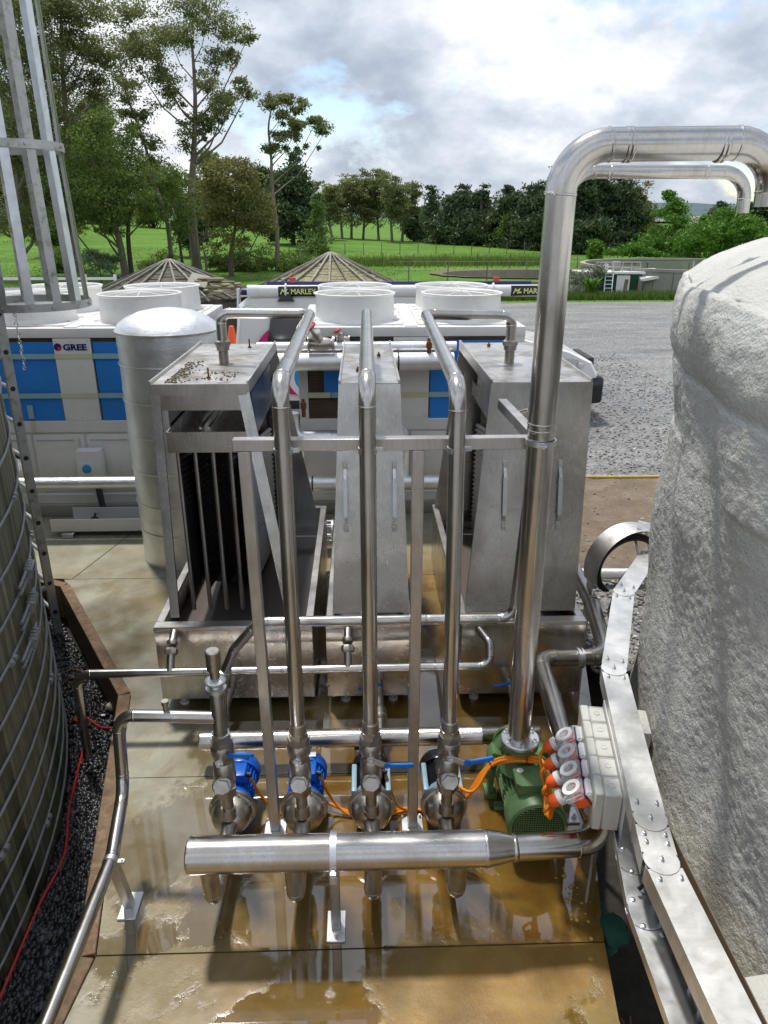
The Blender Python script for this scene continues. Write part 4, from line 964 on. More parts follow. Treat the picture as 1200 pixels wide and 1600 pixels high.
t = thing('return_header', (0, 3.73, .19), 'long steel header pipe lying across the slab behind the pumps', 'header')
part('header_tube', MB().lathe((-1.03, 3.74, .19), (1, 0, 0), [(.02, -.001), (.05, .001), (.0575, .008), (.0575, 1.74), (.0585, 1.743), (.06, 1.75), (.0585, 1.757), (.0575, 1.76), (.0575, 2.11), (.05, 2.118), (.01, 2.12)], 36), 'pipe', t)
for x_ in (-.9, -.05, .8): part('saddle', MB().box((x_, 3.74, .066), (.05, .1, .13), bev=.003), 'frame', t)
for x_, w_ in ((-.93, 'left'), (.09, 'middle'), (1.0, 'right')):
    t = thing('tray_drain_valve', (x_, 4.0, .2), 'ball valve with blue lever draining the %s tray into the header' % w_, 'valve', 'tray drain valves behind the header')
    run_pipe(t, [(x_, 3.78, .19), (x_, 4.1, .19), (x_, 4.24, .19), (x_, 4.36, .12)], .03, [.05, .05], 'cast')
    part('valve_body', MB().lathe((x_, 3.9, .19), (0, 1, 0), [(.042, 0), (.042, .03), (.048, .035), (.048, .09), (.042, .095), (.042, .12)], 16), 'cast', t)
    if True: part('lever_grip', MB().beam((x_ + (.02 if w_ != 'left' else -.03), 4.2, .262), (x_ + (-.14 if w_ == 'middle' else .12 if w_ == 'left' else -.13) * (1 if w_ != 'left' else -1.2), 4.17, .25), .022, .016, bev=.004), 'handle', t)

# tray overflow pipe with three stubs
t = thing('overflow_pipe', (-.5, 4.1, .45), 'steel pipe along the tray fronts with three stubs, left end dropping into the pit', 'pipe')
run_pipe(t, [(-1.9, 4.1, -.22), (-1.88, 4.1, .45), (-.5, 4.1, .455), (.82, 4.1, .46), (.82, 4.16, .6), (.77, 4.295, .62)], .0285, [.1, .3, .07, .05], 'pipe')
for x_ in (-1.27, -.115):
    s = part('stub', MB().tube([(x_, 4.1, .46), (x_, 4.16, .55)], .026, 16), 'cast', t)
    part('union', MB().lathe((x_, 4.155, .545), (0, .55, .55), [(.03, 0), (.044, .01), (.046, .03), (.04, .045)], 8).lathe((x_, 4.2, .59), (0, .75, .35), [(.03, 0), (.036, .01), (.036, .03), (.026, .035), (.026, .11)], 16), 'cast', t)
for x_ in (-1.05, -.55, .45): part('weld_bead', MB().lathe((x_, 4.1, .4535 if x_ < 0 else .457), (1, 0, 0), [(.0285, 0), (.031, .004), (.031, .01), (.0285, .014)], 22, cap=False), 'pipe', t)

t = thing('return_pipe', (0, 3.75, 1.0), 'slim steel pipe crossing behind the frame and climbing behind the thick riser', 'pipe')
run_pipe(t, [(-.89, 3.75, .24), (-.865, 3.75, .62), (-.77, 3.75, .84), (-.62, 3.75, 1.02), (.87, 3.75, 1.02), (.985, 3.78, 3.4), (1.835, 3.78, 3.4), (1.84, 3.78, 3.22)], .0305, [.1, .1, .13, .09, .12, .12], 'pipe')
for p_, a_ in (((1.16, 3.78, 3.4), (1, 0, 0)), ((1.62, 3.78, 3.4), (1, 0, 0)), ((.35, 3.75, 1.02), (1, 0, 0))):
    part('pipe_ferrule', MB().lathe(Vector(p_), a_, [(.029, 0), (.0315, .003), (.0315, .01), (.029, .014), (.0315, .018), (.0315, .025), (.029, .028)], 22, cap=False), 'pipe', t)
part('union_ring', MB().lathe((-.845, 3.75, .66), (.3, 0, .9), [(.03, 0), (.04, .006), (.04, .03), (.03, .036)], 18), 'cast', t)

t = thing('gooseneck_riser', (.82, 3.13, .5), 'thick steel riser standing on the green pump and bending over like a gooseneck', 'pipe')
run_pipe(t, [(.815, 3.42, .56), (.815, 3.2, .9), (.785, 3.14, 2.35), (.77, 3.05, 3.33 + .13), (1.52, 3.05, 3.46), (1.525, 3.05, 3.2)] if False else [(.83, 3.24, .56), (.785, 3.12, 2.35), (.775, 3.08, 3.455), (1.6, 3.08, 3.465), (1.605, 3.08, 3.24)], .0605, [.8, .17, .17], 'pipe', 32)
for x_ in (1.0, 1.36):
    part('pipe_ferrule', MB().lathe((x_, 3.08, 3.457), (1, 0, 0), [(.0605, 0), (.0635, .004), (.0635, .012), (.0605, .016), (.0635, .02), (.0635, .028), (.0605, .032)], 32, cap=False), 'pipe', t)
clamp(t, (.787, 3.12, 2.28), (0, 0, 1), .0605, .024, (-.1, -1, 0), 'pipe_clamp')
m = MB(); m.lathe((.84, 3.25, .555), (0, 0, 1), [(.1, -.012), (.105, -.008), (.105, .008), (.1, .012)], 32)
fl = part('flange', m, 'galv', t)
for j in range(6):
    a = R(30 + 60 * j); part('flange_bolt', MB().lathe((.84 + .083 * math.cos(a), 3.25 + .083 * math.sin(a), .567), (0, 0, 1), [(.014, 0), (.014, .01), (.007, .011), (.007, .025)], 6), 'galv', fl)

# suction S pipe to right tray
t = thing('offset_pipe', (1.3, 4.0, .5), 'dull steel pipe with two swept elbows beside the right tray', 'pipe')
run_pipe(t, [(1.13, 3.962, .52), (1.15, 4.1, .52), (1.55, 4.18, .5), (1.66, 4.5, .5), (1.74, 5.6, .52)] if False else [(1.13, 3.955, .52), (1.14, 4.09, .52), (1.6, 4.12, .5), (1.68, 4.75, .55), (1.74, 6.2, .55)], .056, [.12, .14, .3], 'pipe_dull', 24)
part('band_clamp', MB().lathe((1.385, 4.106, .507), (1, .06, -.04), [(.057, 0), (.07, .004), (.07, .018), (.06, .02), (.06, .03), (.068, .034), (.068, .045), (.057, .05)], 28), 'galv', t)

# ================================================================= GREEN PUMP
gp = thing('green_pump', (.86, 3.3, 0), 'large green electric pump with finned motor below the thick riser', 'pump')
ax = Vector((-.02, -1, 0)).normalized(); c0 = Vector((.875, 3.3, .25))
m = MB(); m.lathe(c0, ax, [(.125, 0), (.125, .26)], 36)
part('motor_body', m, 'green', gp)
m = MB()
for j in range(34):
    a = 2 * math.pi * j / 34
    if 1.2 < a < 1.95: continue
    u = Vector((math.cos(a), 0, math.sin(a))); p = c0 + u * .13
    m.beam(p + ax * .005, p + ax * .255, .0055, .034, up=u)
part('cooling_fins', m, 'green', gp)
m = MB(); m.lathe(c0 + ax * .255, ax, [(.148, 0), (.157, .005), (.157, .1), (.15, .118), (.135, .125)], 40, cap=False)
fc = part('fan_cowl', m, 'green', gp)
m = MB(); m.lathe(c0 + ax * .375, ax, [(.136, 0), (.136, .002)], 36)
part('grille_backing', m, 'blackgloss', fc)
m = MB()
for q in np.arange(-.125, .131, .0125):
    h = math.sqrt(.132 ** 2 - q * q)
    m.beam(c0 + ax * .379 + Vector((q, 0, -h)), c0 + ax * .379 + Vector((q, 0, h)), .003, .003); m.beam(c0 + ax * .381 + Vector((-h, 0, q)), c0 + ax * .381 + Vector((h, 0, q)), .003, .003)
part('grille', m, 'green', fc, smooth=False)
tb = part('terminal_box', MB().box((.84, 3.075, .405), (.14, .14, .06), bev=.012), 'green', gp)
part('box_lid', MB().prism([(.762, 3.02), (.785, 2.998), (.895, 2.998), (.92, 3.02), (.92, 3.125), (.895, 3.148), (.785, 3.148), (.762, 3.125)], .436, .458), 'green', gp, smooth=False)
part('round_sticker', MB().lathe((.8, 3.115, .4585), (0, 0, 1), [(.018, 0), (.018, .001)], 20), 'whiteprint', gp)
part('bolt', MB().cyl((.835, 3.075, .39), (.835, 3.075, .415), .01, n=6).cyl((.91, 3.075, .39), (.91, 3.075, .415), .01, n=6), 'galv', gp)
m = MB(); m.lathe(c0 - ax * .0, -ax, [(.135, 0), (.16, .01), (.16, .03), (.13, .04), (.13, .1)], 32)
part('bearing_bracket', m, 'green', gp)
m = MB(); m.lathe((.86, 3.44, .25), (0, 1, 0), [(.1, -.04), (.155, -.02), (.168, 0), (.168, .06), (.15, .09), (.09, .1), (.075, .16), (.11, .165), (.11, .185)], 36)
m.lathe((.82, 3.25, .36), (0, -.0, 1), [(.1, 0), (.075, .06), (.075, .14), (.1, .155), (.105, .182)], 28)
part('volute', m, 'green', gp)
for x_, z_ in ((.7, .2), (1.02, .2), (.72, .32), (1.0, .33)): part('casing_lug', MB().box((x_, 3.42, z_), (.06, .1, .07), ry=.4 if x_ < .8 else -.4, bev=.01), 'green', gp)
m = MB(); m.ext((.72, 3.3, .001), (1.01, 3.36, .025), bev=.004).ext((.76, 3.0, .001), (.97, 3.06, .025), bev=.004); m.box((.86, 3.33, .09), (.09, .05, .13), bev=.01); m.box((.79, 3.03, .08), (.03, .05, .12)); m.box((.94, 3.03, .08), (.03, .05, .12)); m.ext((.68, 3.4, .001), (.75, 3.5, .03)); m.ext((.97, 3.4, .001), (1.04, 3.5, .03)); m.box((.715, 3.45, .08), (.03, .06, .12)); m.box((1.005, 3.45, .08), (.03, .06, .12))
part('feet', m, 'green', gp)

gp.location.x += .02
# ================================================================= FOAM TANK (right)
FC = (5.92, 2.2); FR = 4.55
ftk = thing('foam_tank', (FC[0], FC[1], 0), 'large round tank covered in lumpy grey sprayed foam, filling right edge', 'tank')
def foam_shell():
    na, nz = 760, 250; a0, a1 = math.pi * .5, math.pi * 1.28
    prof = []
    for i in range(nz + 1):
        t = i / nz
        if t < .74:
            z = t / .74 * 2.55; r = FR - .04 + .08 * math.exp(-((z - .0) / .45) ** 2) + .09 * max(0, (z - 1.0) / 1.55) ** 1.5 - .01 * math.exp(-((z - 2.25) / .16) ** 2)
        elif t < .86:
            u = (t - .74) / .12; z = 2.55 + .35 * math.sin(u * math.pi / 2); r = FR + .11 - .09 * (1 - math.cos(u * math.pi / 2)) - .07 * math.exp(-u * 5)
        else:
            u = (t - .86) / .14; r = FR + .02 - 2.7 * u ** 1.6; z = 2.9 + .3 * (1 - math.exp(-(FR + .02 - r) / .42))
        prof.append((r, z))
    V = []
    for j in range(na + 1):
        a = a0 + (a1 - a0) * j / na; ca, sa = math.cos(a), math.sin(a)
        for (r, z) in prof:
            x, y = FC[0] + r * ca, FC[1] + r * sa; p = Vector((x, y, z))
            d = .06 * noise.noise(p * 1.0) + .034 * noise.noise(Vector((a * 10, z * 1.5, 1))) + .012 * noise.noise(Vector((x * 4, y * 4, z * 1.8)))
            d += .003 * noise.noise(p * 8) + .003 * noise.noise(p * 26) + .006 * noise.noise(p * 52)
            if 2.2 < z < 2.9: d += .026 * noise.noise(Vector((a * 16, z * 3, 7)))
            V.append((x + d * ca, y + d * sa, z + (d * .6 if z > 2.88 else d * .2)))
    F = [(j * (nz + 1) + i, j * (nz + 1) + i + 1, (j + 1) * (nz + 1) + i + 1, (j + 1) * (nz + 1) + i) for j in range(na) for i in range(nz)]
    m = MB(); m.v = V; m.f = F; return m
part('foam_shell', foam_shell(), 'foam', ftk, ang=3.1)
part('foam_roof', MB().lathe((FC[0], FC[1], 0), (0, 0, 1), [(2.2, 3.2), (1.2, 3.26), (0.02, 3.3)], 60), 'foam', ftk)
# cut foam blocks on the wall
def fpt(a, off, z): return (FC[0] + (FR + off) * math.cos(a), FC[1] + (FR + off) * math.sin(a), z)
for a, z, w_, h_, lb in ((math.pi - .2, .62, .2, .3, 'square cut foam block beside the grey socket boxes'), (math.pi + .12, .62, .2, .25, 'cut foam block with an orange scuff low beside the cable ladder')):
    p = fpt(a, .06, z); t = thing('foam_block', p, lb, 'foam block', 'cut foam blocks on the foam tank')
    part('block', MB().box(p, (.14, w_, h_), rz=a, bev=.012), 'foam', t)
    q = fpt(a, .135, z + .02); part('scuff', MB().box(q, (.002, .03, .16), rz=a), 'leaflitter', t)

# ================================================================= CABLE LADDER ALONG FOAM TANK
ct = thing('cable_ladder', (1.25, 3.0, .9), 'bolted aluminium cable ladder with flat lid plates following the foam tank', 'cable ladder')
ZT = .92
cl = [(1.13, 1.2), (1.12, 2.08), (1.155, 2.29), (1.35, 3.36), (1.70, 4.24), (2.12, 4.87)]
cl = [(x_, y_, ZT) for x_, y_ in cl]
wd = .135
def strip(p, q, w, z0, th, name, mat, parent, inset=.0):
    p = Vector(p); q = Vector(q); d = (q - p).normalized(); p = p + d * inset; q = q - d * inset
    return part(name, MB().beam((p.x, p.y, z0), (q.x, q.y, z0), w, th, bev=.0008), mat, parent)
for i, (p, q) in enumerate(zip(cl, cl[1:])):
    strip(p, q, wd, ZT, .004, 'lid_plate', 'alu', ct, .035)
    d = (Vector(q) - Vector(p)).normalized(); s = Vector((-d.y, d.x, 0)) 
    for sg in (-1, 1):
        pp = Vector(p) + s * sg * (wd / 2 - .002); qq = Vector(q) + s * sg * (wd / 2 - .002)
        if sg == 1: strip(pp, qq, .003, ZT - .045, .085, 'side_flange', 'alu', ct, .01)
    for e_, sg in ((p, 1), (q, -1)):
        for o_ in (-.04, .04):
            c = Vector(e_) + d * sg * .085 + s * o_
            part('lid_bolt', MB().lathe((c.x, c.y, ZT + .002), (0, 0, 1), [(.011, 0), (.011, .003), (.008, .0035), (.008, .012), (.004, .013), (.004, .022)], 8), 'galv', ct)
for i, p in enumerate(cl[1:-1]):
    m = MB(); m.lathe((p[0], p[1], ZT + .0025), (0, 0, 1), [(wd * .5, 0), (wd * .5, .0035)], 20); part('joint_plate', m, 'alu', ct)
    part('lid_bolt', MB().lathe((p[0], p[1], ZT + .006), (0, 0, 1), [(.011, 0), (.011, .003), (.008, .0035), (.008, .012), (.004, .013), (.004, .022)], 8), 'galv', ct)
# lower rail and rungs
cb = [(1.05, 1.2), (1.075, 2.1), (1.12, 2.36), (1.19, 2.72), (1.3, 3.2)]; ZL = .62
for i, (p, q) in enumerate(zip(cb, cb[1:])):
    p3 = (p[0] + .03, p[1], 0); q3 = (q[0] + .03, q[1], 0)
    strip(p3, q3, .15, ZL, .005, 'lower_rail', 'galv', ct, .012)
    strip((p[0] - .045, p[1], 0), (q[0] - .045, q[1], 0), .004, ZL + .022, .045, 'rail_lip', 'galv', ct, .01)
for p in cb[1:-1]:
    part('hinge_plate', MB().lathe((p[0] + .03, p[1], ZL + .0035), (0, 0, 1), [(.078, 0), (.078, .004)], 24), 'galv', ct)
    for dy in (-.1, -.06, .06, .1): part('rail_rivet', MB().lathe((p[0] + .03 + (.03 if abs(dy) > .08 else -.03), p[1] + dy, ZL + .006), (0, 0, 1), [(.012, 0), (.01, .006), (.003, .009)], 12), 'galv', ct)
for y_ in (1.7, 1.78, 2.05, 2.13):
    part('rung', MB().cyl((1.15, y_, ZL + .002), (1.17, y_, ZT - .003), .008, n=8), 'white_clean', ct)
part('back_rail', MB().beam((1.215, 1.2, .77), (1.222, 2.3, .77), .004, .28), 'louvre', ct)
t = tag(part('black_ladder_cables', MB().tube([(1.14, 1.25, .66), (1.15, 1.8, .66), (1.17, 2.3, .67), (1.24, 2.7, .72)], .013, 8).tube([(1.18, 1.25, .652), (1.185, 1.9, .652), (1.2, 2.35, .66)], .01, 8).tube([(1.1, 2.18, .66), (1.16, 2.2, .7), (1.17, 2.1, .66)], .009, 8), 'black'), 'black cables lying in the lower rail of the cable ladder', 'cable')
# struts from ladder to ground
for x_, y_ in ((1.32, 3.2), (1.6, 4.0)):
    part('support_strut', MB().beam((x_, y_, -.3), (x_, y_, ZT - .01), .04, .02, bev=.002), 'galv', ct)
# arched riser at far end
ar = thing('arched_cable_tray', (2.0, 4.9, .9), 'curved aluminium cable tray arching over beside the right tower', 'cable tray')
def arch(x0, y0, rad, z0, a_s, a_e, w, name, dx=(1, .25)):
    d = Vector((dx[0], dx[1], 0)).normalized(); s = Vector((-d.y, d.x, 0)); n = 18; vs = []
    for i in range(n + 1):
        a = a_s + (a_e - a_s) * i / n; c = Vector((x0, y0, z0)) + d * (-math.cos(a) * rad) + Vector((0, 0, math.sin(a) * rad))
        for o_ in (-w / 2, w / 2): vs.append(c + s * o_)
    fs = [(2 * i, 2 * i + 1, 2 * i + 3, 2 * i + 2) for i in range(n)]
    m = MB(); m.add(vs, fs)
    k = len(m.v); nn = []
    for i in range(n + 1):
        a = a_s + (a_e - a_s) * i / n; c = Vector((x0, y0, z0)) + d * (-math.cos(a) * (rad - .005)) + Vector((0, 0, math.sin(a) * (rad - .005)))
        for o_ in (-w / 2, w / 2): nn.append(c + s * o_)
    m.add(nn, [(2 * i + 2, 2 * i + 3, 2 * i + 1, 2 * i) for i in range(n)])
    part(name, m, 'alu', ar)
arch(1.99, 4.95, .32, .76, -.3, math.pi * .68, .19, 'outer_skin'); arch(2.04, 4.8, .15, .62, -.5, math.pi * .6, .14, 'inner_skin')
part('outer_skin_leg', MB().beam((1.69, 4.88, .68), (1.67, 4.84, -.02), .006, .13, up=(0, 1, 0)), 'alu', ar)
part('inner_skin_leg', MB().beam((1.9, 4.74, .56), (1.87, 4.68, .12), .12, .006, up=(0, -1, 0)), 'alu', ar)
part('lid_plate', MB().plate([(2.0, 4.9, 1.085), (2.06, 5.05, 1.085), (2.34, 5.1, 1.0), (2.28, 4.93, 1.0)], .005, (0, 0, 1)), 'alu', ar)
part('cross_brace', MB().beam((2.0, 5.0, 1.06), (2.1, 4.8, .62), .02, .006), 'galv', ar); part('cross_brace', MB().beam((2.12, 5.05, 1.04), (2.2, 4.9, .64), .02, .006), 'galv', ar)
part('gusset', MB().plate([(2.05, 4.72, .66), (2.3, 4.86, .66), (2.32, 4.7, .66), (2.2, 4.56, .66)], .005, (0, 0, 1)), 'galv', ar)
m = MB()
for j in range(5):
    o_ = (j - 2) * .018; rr = .225 + .012 * (j % 3)
    m.tube([(1.97 - rr * math.cos(a) * 1.05, 4.92 + o_ - .24 * math.cos(a) * .25, .78 + rr * math.sin(a)) for a in np.linspace(-.9, 2.3, 22)], .0105, 8)
tag(part('black_cable_bundle', m, 'black'), 'bundle of thick black cables curving through the arched tray', 'cable')
m = MB()
for j in range(9):
    ox = random.uniform(-.03, .03); oy = random.uniform(-.03, .03)
    m.tube([(1.86 + ox, 4.75 + oy, .3), (1.84 + ox * 1.6, 4.74 + oy, .5), (1.9 + ox, 4.78 + oy * 1.4, .72), (2.04 + ox * .3, 4.86 + oy * .3, .88)], .005, 6)
tag(part('grey_wire_bundle', m, 'greystone'), 'loose bundle of thin grey wires hanging inside the arch', 'wires')

# ================================================================= SOCKET BOXES
bxr = math.atan2(.11, .65)
bd = Vector((math.sin(bxr), math.cos(bxr), 0)); bs = Vector((math.cos(bxr), -math.sin(bxr), 0)); b0 = Vector((1.065, 2.5, 0))
for k in range(5):
    c = b0 + bd * (.064 + k * .13) + Vector((0, 0, .75))
    t = thing('junction_box', c, ['grey plastic box nearest the camera in the row of five', 'second grey plastic box from the camera in the row', 'middle grey plastic box in the row of five', 'fourth grey plastic box from the camera in the row', 'farthest grey plastic box in the row, nearest the trays'][k], 'junction box', 'grey junction boxes along the cable ladder')
    part('box_base', MB().box(c + bs * .018, (.076, .124, .2), rz=-bxr, bev=.006), 'greybox', t)
    part('box_cover', MB().box(c - bs * .042, (.042, .127, .205), rz=-bxr, bev=.006), 'greybox', t)
    part('knockout', MB().lathe(c + bs * .015 + Vector((0, 0, .1)), (0, 0, 1), [(.016, 0), (.016, .003), (.012, .003), (.012, .0015)], 20), 'greybox', t)
    part('top_rib', MB().box(c + bs * .015 + Vector((0, 0, .101)) + bd * .05, (.07, .004, .004), rz=-bxr), 'greybox', t)
part_ = thing('mounting_backplate', b0 + Vector((.1, .3, .6)), 'thin white plate behind the row of grey boxes', 'plate')
part('plate', MB().box(b0 + bd * .325 + bs * .062 + Vector((0, 0, .72)), (.006, .7, .3), rz=-bxr), 'white_clean', part_)
for k in range(4):
    c = b0 + bd * (.1 + k * .125) - bs * .125 + Vector((0, 0, .77))
    nm_ = ['nearest the camera', 'second from the camera', 'third from the camera', 'farthest, nearest the offset pipe'][k]
    t = thing('power_socket', c, 'orange socket with clear hinged cover and white ring, %s' % nm_, 'socket', 'orange sockets on the grey boxes')
    tl_ = Matrix.Rotation(-bxr, 3, 'Z') @ Matrix.Rotation(R(-35), 3, 'Y'); up = tl_ @ Vector((0, 0, 1)); e = tl_.to_euler()
    def tb_(off, d, bev=0): 
        m = MB(); M4 = Matrix.Translation(c + tl_ @ Vector(off)) @ tl_.to_4x4() @ Matrix.Diagonal((*d, 1)); b = bmesh.new(); bmesh.ops.create_cube(b, size=1, matrix=M4)
        if bev: bmesh.ops.bevel(b, geom=b.edges[:], offset=bev, segments=2, affect='EDGES')
        b.verts.index_update(); m.add([v.co[:] for v in b.verts], [[v.index for v in f.verts] for f in b.faces]); b.free(); return m
    part('socket_body', tb_((.012, 0, -.035), (.085, .1, .05), .008), 'orange', t)
    part('white_bezel', tb_((.055, 0, -.03), (.03, .108, .075), .008), 'white_clean', t)
    part('navy_edge', tb_((.037, 0, -.03), (.006, .11, .078), .002), 'navy', t)
    part('clear_cover', tb_((-.012, 0, .005), (.1, .108, .042), .01), 'clear', t)
    part('ring', MB().lathe(c + up * .027 - up * .0 + tl_ @ Vector((-.012, 0, 0)), up, [(.026, 0), (.045, 0), (.045, .007), (.026, .007), (.026, 0)], 28, cap=False), 'whiteprint', t)
    part('toggle', tb_((.004, 0, .02), (.022, .016, .016), .004), 'orange', t)
    # plug below
    pl = c - bs * .062 + Vector((0, .03, -.075)); dr = Vector((-.72, .05, -.55)).normalized()
    t2 = thing('orange_plug', pl, 'orange plug with white locking ring, %s of the four' % nm_, 'plug', 'orange plugs with white rings')
    part('plug_nose', MB().lathe(pl - dr * .045, dr, [(.018, 0), (.022, .03)], 14), 'louvre', t2)
    part('locking_ring', MB().lathe(pl - dr * .018, dr, [(.03, 0), (.036, .002), (.036, .024), (.03, .026)], 22), 'whiteprint', t2)
    part('plug_body', MB().lathe(pl + dr * .006, dr, [(.031, 0), (.033, .01), (.03, .035), (.018, .05), (.012, .056)], 20), 'orange', t2)
    e0 = pl + dr * .055; path = [e0, e0 + Vector((-.02, -.0, -.05)), Vector((.935 - .007 * k, 2.86 + .03 * k, .47)), Vector((.915 - .006 * k, 2.815 + .01 * k, .42)), Vector((.9 + .006 * k, 2.84, .44)), Vector((.925 + .005 * k, 2.95, .47)), Vector((.95, 3.05, .48 + .004 * k))]
    path2 = [[(.945, 3.12, .485), (.9, 3.165, .485), (.8, 3.175, .485), (.68, 3.2, .42), (.58, 3.14, .3), (.5, 3.22, .28), (.507, 3.29, .29)],
             [(.95, 3.13, .49), (.9, 3.18, .49), (.8, 3.19, .49), (.68, 3.22, .42), (.58, 3.18, .26), (.45, 3.24, .05), (.36, 3.32, .02), (.26, 3.3, .02), (.17, 3.27, .1), (.11, 3.29, .29)],
             [(.945, 3.135, .495), (.9, 3.15, .482), (.8, 3.16, .482), (.67, 3.23, .38), (.57, 3.2, .22), (.42, 3.26, .03), (.26, 3.3, .03), (.05, 3.26, .015), (-.1, 3.28, .02), (-.2, 3.32, .1), (-.26, 3.29, .29)],
             [(.94, 3.14, .5), (.9, 3.172, .5), (.8, 3.182, .5), (.66, 3.24, .37), (.55, 3.21, .2), (.4, 3.28, .02), (.24, 3.32, .02), (.03, 3.28, .02), (-.12, 3.3, .03), (-.28, 3.36, .05), (-.45, 3.28, .02), (-.58, 3.3, .12), (-.65, 3.29, .29)]][k]
    allp = [Vector(p) for p in path] + [Vector(p) for p in path2]
    # catmull smoothing
    sm2 = []
    for i in range(len(allp) - 1):
        p0, p1, p2, p3 = allp[max(i - 1, 0)], allp[i], allp[i + 1], allp[min(i + 2, len(allp) - 1)]
        for q in range(5):
            u = q / 5; sm2.append(.5 * ((2 * p1) + (-p0 + p2) * u + (2 * p0 - 5 * p1 + 4 * p2 - p3) * u * u + (-p0 + 3 * p1 - 3 * p2 + p3) * u ** 3))
    sm2.append(allp[-1])
    tag(part('orange_cable', MB().tube(sm2, .0085, 8), 'orange_cable'), ['orange cable from nearest plug to the fourth pump beside the green pump', 'orange cable to the third pump, crossing behind the centre post', 'orange cable running along the slab to the second pump', 'longest orange cable, running on to the leftmost blue pump'][k], 'cable', 'orange power cables')
tag(part('cable_tie', MB().ring((.86, 3.168, .489), (1, 0, 0), .024, .003, 14, 6), 'black'), 'black cable tie round the orange cables over the green pump', 'cable tie')
tag(part('cable_tie', MB().ring((.68, 3.215, .41), (1, .2, .3), .026, .003, 14, 6), 'black'), 'black cable tie round the orange cables left of the green pump', 'cable tie')
t = thing('box_stand', (1.13, 3.26, 0), 'dark steel post on bolted plate under the grey socket boxes', 'stand')
part('post', MB().beam((1.13, 3.25, .012), (1.13, 3.2, .66), .05, .05, up=(1, 0, 0), bev=.003), 'sheet', t); bp = part('base_plate', MB().box((1.13, 3.25, .006), (.16, .12, .012), bev=.002), 'galv', t)
for q in (-.055, .055): part('anchor_bolt', MB().lathe((1.13 + q, 3.23, .012), (0, 0, 1), [(.014, 0), (.014, .012), (.006, .013), (.006, .03)], 6), 'galv', bp)

# green cloth in gap, twigs, leaves, red hose
t = MB(); 
for i in range(5): t.blob((1.16 + random.uniform(-.04, .04), 2.62 + random.uniform(-.1, .1), -.12 + random.uniform(-.05, .1)), .075, 2, .18, (1, 1.1, .8))
tag(part('green_rag', t, 'darkgreen'), 'crumpled dark green rag in the gap below the manifold elbow', 'rag')
t = MB()
for i in range(12): a = random.uniform(0, 6.28); c = Vector((1.2, 2.2, -.3)); t.tube([c, c + Vector((math.cos(a) * .07, math.sin(a) * .09, random.uniform(.0, .06)))], .004, 5)
tag(part('dry_leaf_clump', t, 'debris'), 'small clump of dry brown leaves in the gap by the tank', 'leaves')
tag(part('offcut_board', MB().box((1.22, 1.95, -.2), (.05, .35, .04), rz=.05), 'timber'), 'short timber offcut lying in the gap along the slab edge', 'board')
hp = [(-1.78, 2.0), (-1.79, 2.49), (-1.81, 3.0), (-1.80, 3.35), (-1.9, 3.7), (-1.97, 4.05), (-2.03, 4.35), (-2.13, 4.58), (-2.2, 4.64), (-2.12, 4.66), (-1.98, 4.55), (-1.88, 4.53), (-1.80, 4.52), (-1.76, 4.66), (-1.87, 4.74), (-1.93, 4.76)]
hp = [Vector((x_, y_, -.315)) for x_, y_ in hp]; sm2 = []
for i in range(len(hp) - 1):
    p0, p1, p2, p3 = hp[max(i - 1, 0)], hp[i], hp[i + 1], hp[min(i + 2, len(hp) - 1)]
    for q in range(5):
        u = q / 5; sm2.append(.5 * ((2 * p1) + (-p0 + p2) * u + (2 * p0 - 5 * p1 + 4 * p2 - p3) * u * u + (-p0 + 3 * p1 - 3 * p2 + p3) * u ** 3))
t = thing('red_hose', (-1.9, 4, -.315), 'thin red hose snaking over the black gravel with clear end fitting', 'hose')
part('hose', MB().tube(sm2, .0085, 8), 'red', t); part('end_fitting', MB().lathe((-1.93, 4.76, -.31), (-1, .3, .2), [(.014, 0), (.03, .02), (.032, .06), (.02, .07)], 14), 'tape_y', t)
m = MB()
for i in range(5):
    a = random.uniform(0, 6.28); c = Vector((-2.25, 5.25, -.32)); m.tube([c, c + Vector((.2 * math.cos(a), .25 * math.sin(a), .02)), c + Vector((.3 * math.cos(a + .3), .4 * math.sin(a + .3), .01))], .005, 5)
tag(part('dry_twigs', m, 'debris'), 'few brown twigs lying on the black gravel', 'twigs')
for i, (x_, y_) in enumerate(((-2.0, 4.68), (-1.86, 4.6), (-1.74, 4.66), (-1.5, 2.9), (-1.55, 3.1))):
    tag(part('fallen_leaf', MB().blob((x_, y_, -.31), .022, 1, .3, (1, .7, .3)), 'leaflitter' if i else 'whiteprint'), ['pale scrap beside the bend of the red hose', 'yellow leaf just below the red hose loop', 'orange leaf against the timber edge by the red hose', 'small yellow leaf on gravel near the pipe stand', 'yellow leaf on gravel beyond the pipe stand'][i], 'leaf')
m = MB()
for i in range(26): m.blob((random.gauss(1.04, .03), random.gauss(2.72, .12), .003), random.uniform(.003, .012), 1, .4, (1, 1, .3))
o = part('rust_flakes', m, 'leaflitter'); o['kind'] = 'stuff'; o['label'] = 'orange flakes scattered on the slab below the manifold elbow'; o['category'] = 'flakes'

# yellow rope at edge of dirt
tag(part('yellow_rope', MB().tube([(x_, 9.17 + .01 * math.sin(x_ * 3), .0) for x_ in np.linspace(1.8, 5, 16)], .016, 8), 'yellow'), 'yellow rope stretched over the ground behind the right tower', 'rope')
# white pvc pipe right-back
insul('pale pipe low on the ground behind the arched tray', [(1.76, 6.15, .1), (3.1, 6.1, .1)], .05, .1)

